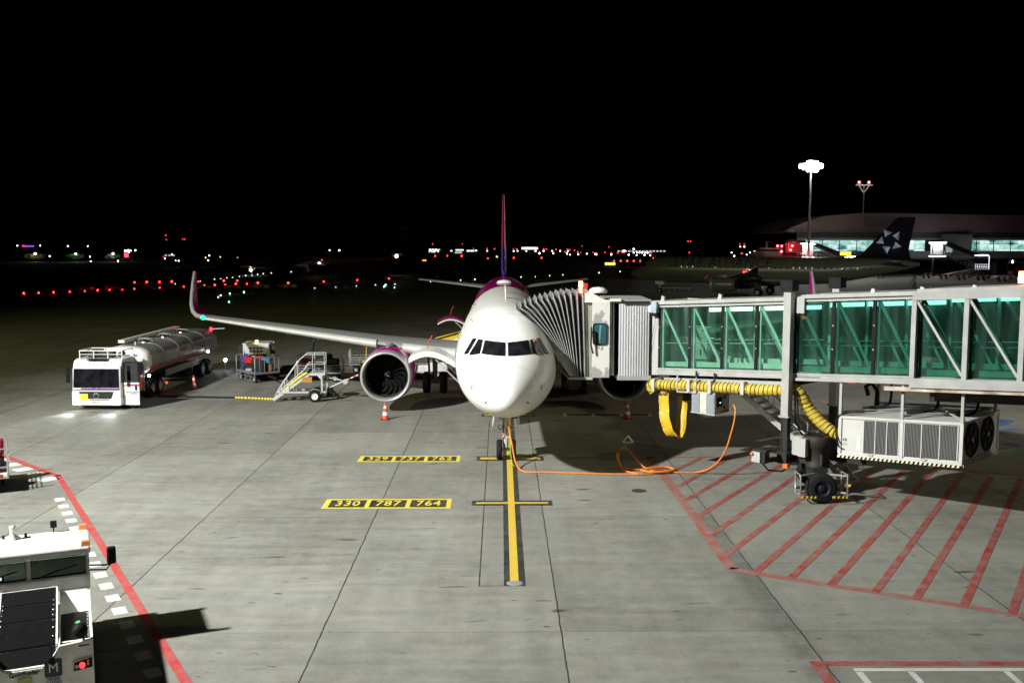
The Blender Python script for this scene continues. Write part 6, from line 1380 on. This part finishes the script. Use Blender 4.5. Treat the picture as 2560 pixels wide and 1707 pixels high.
# obstruction lights at the foot of the mast
# ---- floodlight masts
def mast(label, x, y, h, on=True):
    t = thing('floodlight_mast', label, 'light mast', (x, y, 0), 0)
    MB().cyl((0, 0, 0), (0, 0, h), .34, .17, 14).build('mast', M('mast_steel', (.30, .30, .30), .5, .4), t)
    if on:
        hd = MB().lathe([(h - .2, 1.9), (h, 2.0), (h + .2, 1.9)], (0, 0, 0), 'z', 20).build('head_frame', STEEL, t)
        FL = emitter('floodlight_lens', (1, 1, .95), 90)
        for k in range(9):
            a = R(180 + 22.5 * k); MB().box((2.3 * cos(a), 2.0 * sin(a), h + .55), (1.0, .5, .9), a + pi / 2).build('floodlight', FL, hd)
        for k in range(3): MB().box((-.85 + .85 * k, -1.0, h + 1.35), (.72, .5, .62)).build('floodlight', FL, hd)
        for k in range(3): MB().box((-.85 + .85 * k, -1.1, h - .45), (.72, .5, .6)).build('floodlight', FL, hd)
        spot('mast_light', (x, y, h), (x + 10, y - 60, 0), 30000, (1, .98, .92), 130, 1.0, 1.2)
    else:
        hd = MB().beam((-2.7, 0, h), (2.7, 0, h), .25).beam((0, 0, h - 2.6), (-1.7, 0, h), .18).beam((0, 0, h - 2.6), (1.7, 0, h), .18).build('head_frame', WHITE, t)
        for xx in (-2.4, -.9, .9, 2.4): MB().box((xx, -.1, h + .1), (.7, .5, .4)).build('floodlight', M('lamp_unlit', (.5, .5, .5), .4), hd)
        for xx in (-1.6, 1.6): MB().sphere((xx, 0, h + .95), .42, 8).build('red_lamp', emitter('red_lamp_hot', (1, .12, .15), 9), hd)
    if not on: point('added_mast_fill', (x, y - 4, h + 1.5), 700, (1, .8, .78), .4)  # added light before the unlit head, brightens its frame
    return t
m1 = mast('tall floodlight mast with a dazzling white lamp crown over the far apron', 71.6, 233, 25.0)
for p in ((-1.4, -.6, 4.6), (-.5, -.7, 4.6), (.8, -.6, 4.55)): MB().sphere(p, .3, 6).build('red_lamp', emitter('red_lamp_hot', (1, .12, .15), 9), m1)
mast('slender mast with two red lamps rising behind the pier roof', 119, 330, 26.6, False)
# ---- red and white barriers under the pier
def make_barrier(label):
    b = thing('road_barrier', label, 'barrier', group='red and white barriers in front of the pier')
    q = MB()
    for k in range(5): q.prism([(-1.5 + .6 * k, 0, .45), (-.9 + .6 * k, 0, .45), (-.75 + .6 * k, 0, 1.1), (-1.35 + .6 * k, 0, 1.1)], (0, .12, 0), k % 2)
    q.build('board', [M('barrier_red', (.42, .02, .03), .4), M('barrier_white', (.75, .72, .72), .4)], b)
    for x in (-.9, .3): MB().box((x, .06, .24), (.3, .5, .48)).build('foot', BLACK, b)
    return b
BP = [(97.1, 227), (98.9, 222), (100.2, 216), (102, 211), (104, 206)]
b0 = make_barrier('first red and white barrier, nearest to the grey tail'); b0.location = (*BP[0], .004)
for (x, y), l_ in zip(BP[1:], ('second red and white barrier from the grey tail', 'middle one of the five red and white barriers', 'fourth red and white barrier from the grey tail', 'last red and white barrier at the right by the frame edge')):
    c_ = copy_tree(b0); c_.location = (x, y, .004); c_['label'] = l_
cg = thing('cage_trolley', 'dark wire cage trolley parked under the pier', 'trolley', (110.5, 232, 0))
q = MB()
for x in (-1.6, 1.6):
    for y in (-.8, .8): q.beam((x, y, .3), (x, y, 2.1), .08)
for z in (.6, 1.1, 1.6, 2.1): q.beam((-1.6, -.8, z), (1.6, -.8, z), .05)
for k in range(9): q.beam((-1.6 + .4 * k, -.8, .4), (-1.6 + .4 * k, -.8, 2.1), .04)
q.build('cage', DKGREY, cg); MB().box((0, 0, .35), (3.4, 1.7, .15)).build('deck', BLACK, cg)
for x in (-1.2, 1.2): wheel(cg, (x, -.7, .2), .2, .15, axis='y', n=12)
sv = thing('service_steps', 'narrow wheeled service steps under the grey tail', 'mobile steps', (61.2, 149.5, 0), R(20))
MB().beam((-.6, 0, .2), (.9, 0, 2.6), .8, .14).beam((.9, 0, .1), (.9, 0, 2.6), .12).box((0, 0, .3), (2.2, 1, .12)).build('frame', M('olive_grey_paint', (.33, .33, .27), .5), sv); MB().beam((1.3, 0, .4), (1.0, 0, 3.3), .3, .1).build('ladder', STEEL, sv)
for x in (-.8, .8): wheel(sv, (x, -.45, .22), .22, .15, axis='y', n=12)
pf = thing('baggage_trailer', 'empty flat trailer parked under the belly of the dim grey airliner', 'baggage trailer', (29.3, 166, 0), R(-20))
MB().box((0, 0, .62), (5.2, 1.6, .16)).build('deck', M('deck_grey', (.30, .31, .32), .45), pf)
for x in (-2.1, -.2, 2.1): wheel(pf, (x, -.6, .3), .3, .2, axis='y', n=14)
ar = thing('fire_truck', 'dark red service truck half lost in the dark beneath the pier', 'truck', (122, 232, 0))
MB().box((0, 0, 2.0), (7, 2.6, 2.6)).box((-2.6, -.1, 2.6), (1.8, 2.5, 2.2)).build('body', M('truck_dark_red', (.10, .008, .01), .4), ar); MB().box((-2.6, -1.36, 3.1), (1.4, .06, .8)).build('window', GLASSDK, ar)
for x in (-2.4, .6, 2.4): wheel(ar, (x, -1.15, .55), .55, .35, axis='y', n=14)
for z in (3.5, 3.8): MB().sphere((-3.6, -1.0, z), .14, 6).build('lamp', LAMPW, ar)
# ---- airfield, street and city lights: (native photo columns were measured, here are their places in metres)
def lamp_on_ground(label, cat, name, group, mat, pts, r):
    base = None
    for x, y in pts:
        if base is None:
            t = thing(name, label, cat, group=group)
            MB().cyl((0, 0, 0), (0, 0, .12), .14, .1, 8).build('base', DKGREY, t)
            MB().sphere((0, 0, .12 + r), r, 6).build('lens', mat, t); base = t
        else: t = copy_tree(base)
        s_ = max(.7, y / 175) * random.uniform(.62, 1.0); t.location = (x, y, .004); t.scale = (s_, s_, s_)
def lamp_post(label, group, mat, pts, name='street_lamp', cat='street lamp', rk=1.0):
    for x, y, z, r in pts:
        t = thing(name, label, cat, (x, y, 0), 0, group)
        MB().cyl((0, 0, -2), (0, 0, max(z - r, .3)), .09 * max(1, y / 500), n=6).build('post', PIERD, t)
        r *= random.uniform(.6, 1.0); MB().sphere((0, 0, z), r * rk, 5).build('lamp_head', mat, t)
lamp_on_ground('red taxiway lamp glowing low on the dark airfield at the left', 'taxiway lamp', 'taxiway_lamp', 'red taxiway lamps', emitter('red_taxi_lens', (1, .028, .022), 13), [(-74.4, 157.0), (-72.9, 158.8), (-71.4, 160.7), (-69.9, 163.2), (-68.3, 165.2), (-66.9, 167.0), (-65.7, 169.1), (-64.4, 171.2), (-63.0, 172.9), (-72.3, 198.7), (-70.2, 199.6), (-68.0, 200.5), (-65.9, 201.6), (-61.5, 174.9), (-62.4, 178.4), (-60.1, 177.2), (-58.7, 178.8), (-57.0, 180.7), (-61.1, 203.1), (-54.5, 184.9), (-53.1, 186.7), (-56.6, 205.5), (-51.8, 189.0), (-54.3, 207.1), (-50.3, 190.9), (-48.7, 192.8), (-47.2, 195.3), (-41.2, 194.7), (-35.8, 203.1), (-30.1, 210.7), (-24.4, 219.2)], .17)
lamp_on_ground('green taxiway lamp set in the dark airfield', 'taxiway lamp', 'taxiway_lamp', 'green taxiway lamps', emitter('green_taxi_lens', (.35, 1, .75), 9), [(-41.5, 147.5), (-42.4, 152.0), (-42.2, 156.4), (-41.1, 160.7), (-36.7, 135.5), (-21.4, 186.3), (-21.0, 180.6)], .13)
lamp_on_ground('tiny white taxiway lamp set in the dark airfield', 'taxiway lamp', 'taxiway_lamp', 'tiny white taxiway lamps', emitter('white_taxi_lens', (.8, 1, .95), 3.5), [(-61.5, 216.1), (-61.3, 220.3), (-61.2, 224.7), (-60.9, 228.5), (-60.6, 233.3), (-60.4, 238.2), (-60.1, 242.9), (-60.0, 248.3), (-59.6, 252.5), (-58.8, 257.8), (-62.7, 193.8), (-61.7, 206.5), (-55.5, 266.4), (-32.5, 175.3), (-26.5, 184.1), (-23.5, 188.2), (-20.2, 191.6), (-18.7, 176.5), (-29.5, 179.5), (-14.2, 202.9), (-11.4, 206.6), (-8.4, 209.9), (-5.5, 213.9), (4.6, 228.1), (8.0, 232.1), (11.6, 237.7), (15.1, 243.6), (25.3, 257.9), (32.0, 268.5)], .10)
lamp_post('distant red lamp low beneath the skyline', 'low red lamps on the horizon', emitter('red_far_lamp', (1, .03, .03), 10), [(-44.6, 330, 2.85, 0.29), (-34.3, 330, 3.01, 0.29), (-55.3, 330, 2.78, 0.29), (-66.8, 330, 2.37, 0.29), (-4.2, 330, 2.79, 0.29), (4.3, 330, 2.97, 0.29), (-17.5, 330, 3.64, 0.29), (-21.5, 330, 3.59, 0.29), (-12.8, 330, 3.59, 0.29), (13.4, 330, 2.97, 0.29), (37.3, 330, 1.94, 0.29), (39.5, 330, 1.94, 0.29), (41.6, 330, 1.94, 0.29), (43.8, 330, 1.94, 0.29), (45.9, 330, 1.94, 0.29), (50.2, 330, 2.81, 0.29), (82.0, 330, 2.73, 0.29)], 'signal_lamp', 'signal lamp')
lamp_post('small distant red warning lamp on the skyline', 'red warning lamps on the horizon', emitter('red_skyline_lamp', (1, .03, .05), 4.0), [(-60.9, 900, 6.23, 0.61), (-34.3, 900, 6.09, 0.61), (-32.0, 529.3, 4.04, 0.36), (-16.6, 615.1, 4.04, 0.41), (-8.3, 615.1, 4.04, 0.41), (-3.6, 589.1, 4.04, 0.4), (7.5, 597.5, 4.04, 0.4), (9.1, 572.9, 4.04, 0.39), (72.9, 900, 4.31, 0.61), (24.1, 565.1, 4.04, 0.38), (25.7, 565.1, 4.04, 0.38), (30.3, 550.2, 4.04, 0.37), (36.6, 550.2, 4.04, 0.37), (35.4, 516.2, 4.04, 0.35), (36.8, 500.7, 4.03, 0.34), (31.7, 413.8, 4.03, 0.28), (32.0, 401.8, 4.03, 0.27), (26.8, 417.9, 4.03, 0.28), (21.7, 413.8, 4.04, 0.28), (16.3, 422.1, 4.04, 0.28), (36.9, 401.8, 4.03, 0.27), (36.3, 379.8, 4.03, 0.26), (41.7, 401.8, 4.03, 0.27), (41.9, 379.8, 4.03, 0.26), (44.3, 379.8, 4.03, 0.26), (87.7, 813.0, 4.03, 0.55), (101.0, 782.5, 4.03, 0.53), (47.2, 388.7, 4.03, 0.26), (47.4, 385.1, 4.03, 0.26), (56.4, 379.8, 4.03, 0.26), (57.5, 383.3, 4.03, 0.26), (-298.2, 900, 13.85, 0.61), (-297.8, 900, 10.0, 0.61), (-283.3, 900, 10.48, 0.61), (-281.4, 900, 10.48, 0.61), (-110.3, 330, 3.37, 0.22), (-97.9, 399.9, 4.05, 0.27), (214.4, 900, 6.23, 0.61), (218.6, 900, 6.23, 0.61), (87.3, 363.6, 4.03, 0.25), (87.7, 363.6, 4.03, 0.25), (167.8, 900, 8.64, 0.61), (170.1, 900, 8.64, 0.61), (73.5, 391.0, 4.03, 0.26)], 'warning_lamp', 'warning lamp')
lamp_post('distant white street lamp on the skyline', 'white street lamps on the horizon', emitter('white_street_lamp', (.97, 1, .95), 9), [(14.0, 363.3, 4.04, 0.27), (19.6, 459.3, 4.04, 0.34), (23.5, 459.3, 4.04, 0.34), (18.8, 358.6, 4.03, 0.27), (27.2, 459.3, 4.04, 0.34), (30.0, 449.4, 4.03, 0.33), (23.5, 355.6, 4.03, 0.26), (22.8, 330, 4.0, 0.24), (26.0, 336.9, 4.03, 0.25), (30.1, 351.1, 4.03, 0.26), (32.7, 348.1, 4.03, 0.26), (31.6, 331.5, 4.03, 0.25), (36.5, 331.5, 4.03, 0.25), (42.1, 330, 3.95, 0.24), (44.7, 330, 3.83, 0.24), (47.3, 330, 3.88, 0.24), (76.4, 576.9, 4.03, 0.43), (51.5, 388.7, 4.03, 0.29), (52.9, 388.7, 4.03, 0.29), (53.3, 385.1, 4.03, 0.28), (54.8, 388.7, 4.03, 0.29), (56.0, 388.7, 4.03, 0.29), (56.4, 385.1, 4.03, 0.28), (56.8, 464.4, 4.03, 0.34), (57.4, 464.4, 4.03, 0.34), (49.2, 330, 3.8, 0.24), (-11.6, 477.7, 4.04, 0.35), (-6.2, 464.4, 4.04, 0.34), (5.8, 451.9, 4.04, 0.33), (7.7, 459.3, 4.04, 0.34), (11.7, 459.3, 4.04, 0.34), (15.9, 459.3, 4.04, 0.34), (-430.1, 900, 4.73, 0.67), (-409.9, 900, 4.73, 0.67), (-385.4, 900, 4.41, 0.67), (-367.8, 900, 4.25, 0.67), (-147.4, 330, 3.53, 0.24), (-134.3, 330, 3.36, 0.24), (-134.1, 330, 1.86, 0.24), (-125.2, 330, 1.98, 0.24), (-182.1, 493.9, 4.06, 0.37), (-173.7, 474.2, 4.06, 0.35), (-151.5, 411.4, 4.06, 0.3), (-178.7, 493.9, 4.06, 0.37), (-108.0, 331.4, 4.05, 0.24), (-109.9, 330, 2.75, 0.24), (-106.4, 330, 2.11, 0.24), (-105.4, 330, 2.01, 0.24), (-95.4, 330, 3.72, 0.24), (-95.8, 330, 2.2, 0.24), (-60.8, 330, 2.64, 0.24), (-84.5, 497.3, 4.05, 0.37), (-78.6, 490.5, 4.05, 0.36), (-47.2, 442.0, 4.04, 0.33), (110.4, 435.8, 4.03, 0.32), (96.8, 389.1, 4.03, 0.29), (89.6, 389.1, 4.03, 0.29), (76.9, 330, 3.58, 0.24), (81.0, 330, 4.0, 0.24)])
lamp_post('distant orange street lamp on the skyline', 'orange street lamps on the horizon', emitter('orange_street_lamp', (1, .42, .12), 5), [(-96.6, 330, 3.08, 0.3), (-91.8, 330, 3.27, 0.3), (-86.1, 330, 2.94, 0.3), (-85.2, 330, 2.98, 0.3), (-80.4, 330, 3.13, 0.3), (-80.1, 330, 2.78, 0.3), (-79.1, 330, 2.8, 0.3), (-76.2, 330, 3.13, 0.3), (-74.3, 330, 2.74, 0.3), (-73.3, 330, 2.78, 0.3), (-69.8, 330, 2.7, 0.3), (-68.9, 330, 2.7, 0.3), (-67.8, 330, 2.7, 0.3), (-63.9, 330, 2.84, 0.3), (-63.0, 330, 2.8, 0.3), (204.5, 856.4, 4.03, 0.78), (208.0, 856.4, 4.03, 0.78)])

def sign(name, label, cat, loc, w, h, mat, post=True):
    t = thing(name, label, cat, (loc[0], loc[1], 0)); z = max(loc[2], h / 2 + .1)
    MB().box((0, 0, z), (w, .3, h)).build('panel', mat, t)
    MB().box((-w * .35, .1, (z - h / 2) / 2 - .5), (.2, .2, z - h / 2 + 1)).box((w * .35, .1, (z - h / 2) / 2 - .5), (.2, .2, z - h / 2 + 1)).build('post', PIERD, t); return t
t = sign('roof_sign', 'white lit sign with block letters on the skyline left of the pink fin', 'sign', (-46.3, 700, 1.9), 8.2, 2.9, M('sign_black_board', (.01, .01, .012), .5))
text('sign_letters', 'POPV', 3.1, emitter('white_letter_light', (.92, .97, 1), 3), t, (0, -.2, 1.9), (1, 0, 0), (0, 0, 1), .95, .06, .02)
sign('canopy_light', 'long white lit canopy on the skyline right of the pink fin', 'canopy', (23.1, 800, 3.0), 12.6, 1.5, emitter('canopy_white', (1, .97, .92), 3.5))
sign('taxiway_sign', 'yellow lit taxiway sign board on the dark airfield', 'sign', (36.0, 330, 1.0), 3.4, .85, emitter('sign_yellow', (.95, .92, .2), 1.3))
sign('taxiway_sign', 'tiny square yellow lit sign just left of the pink fin', 'sign', (-1.9, 500, .8), .9, .9, emitter('sign_yellow', (.95, .92, .2), 1.3))
sign('taxiway_sign', 'small orange lit sign far out on the airfield', 'sign', (-31.9, 420, .5), 1.6, .6, emitter('sign_orange', (1, .45, .03), 1.5))
t = sign('shop_front', 'low lit shop building with white signs on the skyline', 'building', (-29.5, 700, 1.2), 16, 4.0, M('facade_dim', (.04, .045, .06), .6))
for x, z, w, h, s_ in ((.9, 2.5, 5.4, .7, 2.5), (-4.8, 1.9, 1.2, .8, 3), (7.0, 1.9, 2.2, .9, 3), (9.8, 1.9, 2.6, .9, 3)): MB().box((x, -.2, z), (w, .1, h)).build('lit_sign', emitter('white_sign_light', (.9, .95, 1), 2.5), t)
for k in range(7): MB().box((-2.2 + .75 * k, -.2, .75), (.42, .1, .8 + .3 * (k % 2))).build('window', emitter('warm_window', (.95, .9, .7), 1.2), t)
t = sign('neon_sign', 'thin red and violet neon sign on the far left skyline', 'sign', (-373, 800, 4.7), 7.4, .9, emitter('neon_violet', (.35, .05, 1), 1.6))
MB().box((-4.6, 0, 4.9), (2.0, .3, 1.3)).build('red_end', emitter('neon_red', (1, .03, .08), 2), t)
t = sign('petrol_sign', 'upright sign with a white panel above a glowing red one', 'sign', (-185.5, 500, 1.6), 2.0, 2.1, emitter('sign_red', (1, .05, .12), 3))
MB().box((0, 0, 3.7), (1.6, .3, 1.0)).build('white_panel', emitter('sign_white_panel', (1, .95, .92), 4), t)
t = sign('low_building', 'low pale building with lit windows beyond the airfield', 'building', (-163.5, 500, 1.4), 9, 2.8, M('facade_grey', (.12, .12, .12), .6))
for x in (-2.4, -.6, 1.4): MB().box((x, -.2, 1.5), (1.0, .1, .7)).build('window', emitter('dim_window', (.9, .92, .85), .6), t)
t = sign('terminal_hall', 'far off low hall with a row of lit windows on the skyline', 'building', (84.5, 600, 3.2), 34, 5.6, M('facade_dark', (.02, .02, .03), .6))
for k in range(14): MB().box((-14 + 2.1 * k, -.2, 2.6), (1.3, .1, .7)).build('window', emitter('cool_window', (.75, .85, 1), .9), t)
t = sign('gantry_sign', 'orange lit sign box in front of the pier glazing', 'sign', (77.5, 225, 5.6), 2.4, .8, emitter('sign_amber', (1, .55, .05), 2))
t = sign('gantry_sign', 'yellow lit sign box in front of the pier glazing', 'sign', (85.6, 225, 5.0), 1.5, 1.3, emitter('sign_yellow2', (.95, .95, .15), 1.5))
# trees under three street lamps at the far left
def leaf_tree(label, x, y, h, w, mat, lampz):
    t = thing('tree', label, 'tree', (x, y, 0)); q = MB().cyl((0, 0, 0), (0, 0, h * .5), .22, .12, 8)
    for k in range(6):
        a = k * 1.05; q.cyl((0, 0, h * (.25 + .04 * k)), (w * .3 * cos(a), w * .3 * sin(a), h * (.5 + .05 * k)), .08, .03, 5)
    q.build('trunk', M('bark', (.06, .045, .03), .8), t); q = MB()
    for i in range(900):
        u, v, r = random.random() * 2 * pi, math.acos(random.uniform(-1, 1)), random.random() ** .4
        k = 1 + .28 * sin(3 * u + 2 * v); p = Vector((w * .5 * k * r * sin(v) * cos(u), w * .5 * k * r * sin(v) * sin(u), h * .62 + h * .38 * r * cos(v)))
        a, b = Vector((random.gauss(0, 1), random.gauss(0, 1), random.gauss(0, 1))).normalized() * .22, Vector((random.gauss(0, 1), random.gauss(0, 1), random.gauss(0, 1))).normalized() * .22
        q.quad(p - a, p - b, p + a, p + b)
    q.build('crown', mat, t)
for x, y, z, w, h, m_, l_, lc in ((-193.5, 420, 3.3, 8, 3.6, M('leaf_ochre', (.22, .18, .05), .7), 'ochre lit bushy tree under a street lamp at the far left', (1, .95, .75)), (-176.7, 420, 3.3, 7, 3.4, M('leaf_green', (.03, .15, .03), .7), 'bright green lit tree under the middle street lamp', (.8, 1, .8)), (-161.3, 420, 3.3, 6, 3.2, M('leaf_pale', (.16, .2, .13), .7), 'pale lit tree under a street lamp next to the red sign', (.85, 1, .95))):
    leaf_tree(l_, x - 1.0, y + 2.5, h, w, m_, z); point('street_light', (x, y - .5, z + .2), 380, lc, .3)
    lamp_post('street lamp shining on a tree at the far left of the skyline', 'street lamps over lit trees', emitter('hot_street_lamp', (1, .96, .85), 14), [(x, y, z, .42)])
# red and white boards along the taxiway, lit only by the red lamps
for k in range(9):
    x, y = -74 + 4.6 * k, 166.8 + 1.05 * k
    t = thing('marker_board', 'low red and white marker board beside the red taxiway lamps', 'marker board', (x, y, 0), 0, 'marker boards along the taxiway')
    q = MB()
    for i in range(4): q.box((-1.2 + .8 * i, 0, .55), (.8, .1, .5), 0, i % 2)
    q.build('board', [M('barrier_red', (.42, .02, .03), .4), M('barrier_white', (.75, .72, .72), .4)], t); MB().box((0, 0, .15), (1.4, .4, .3)).build('foot', BLACK, t)
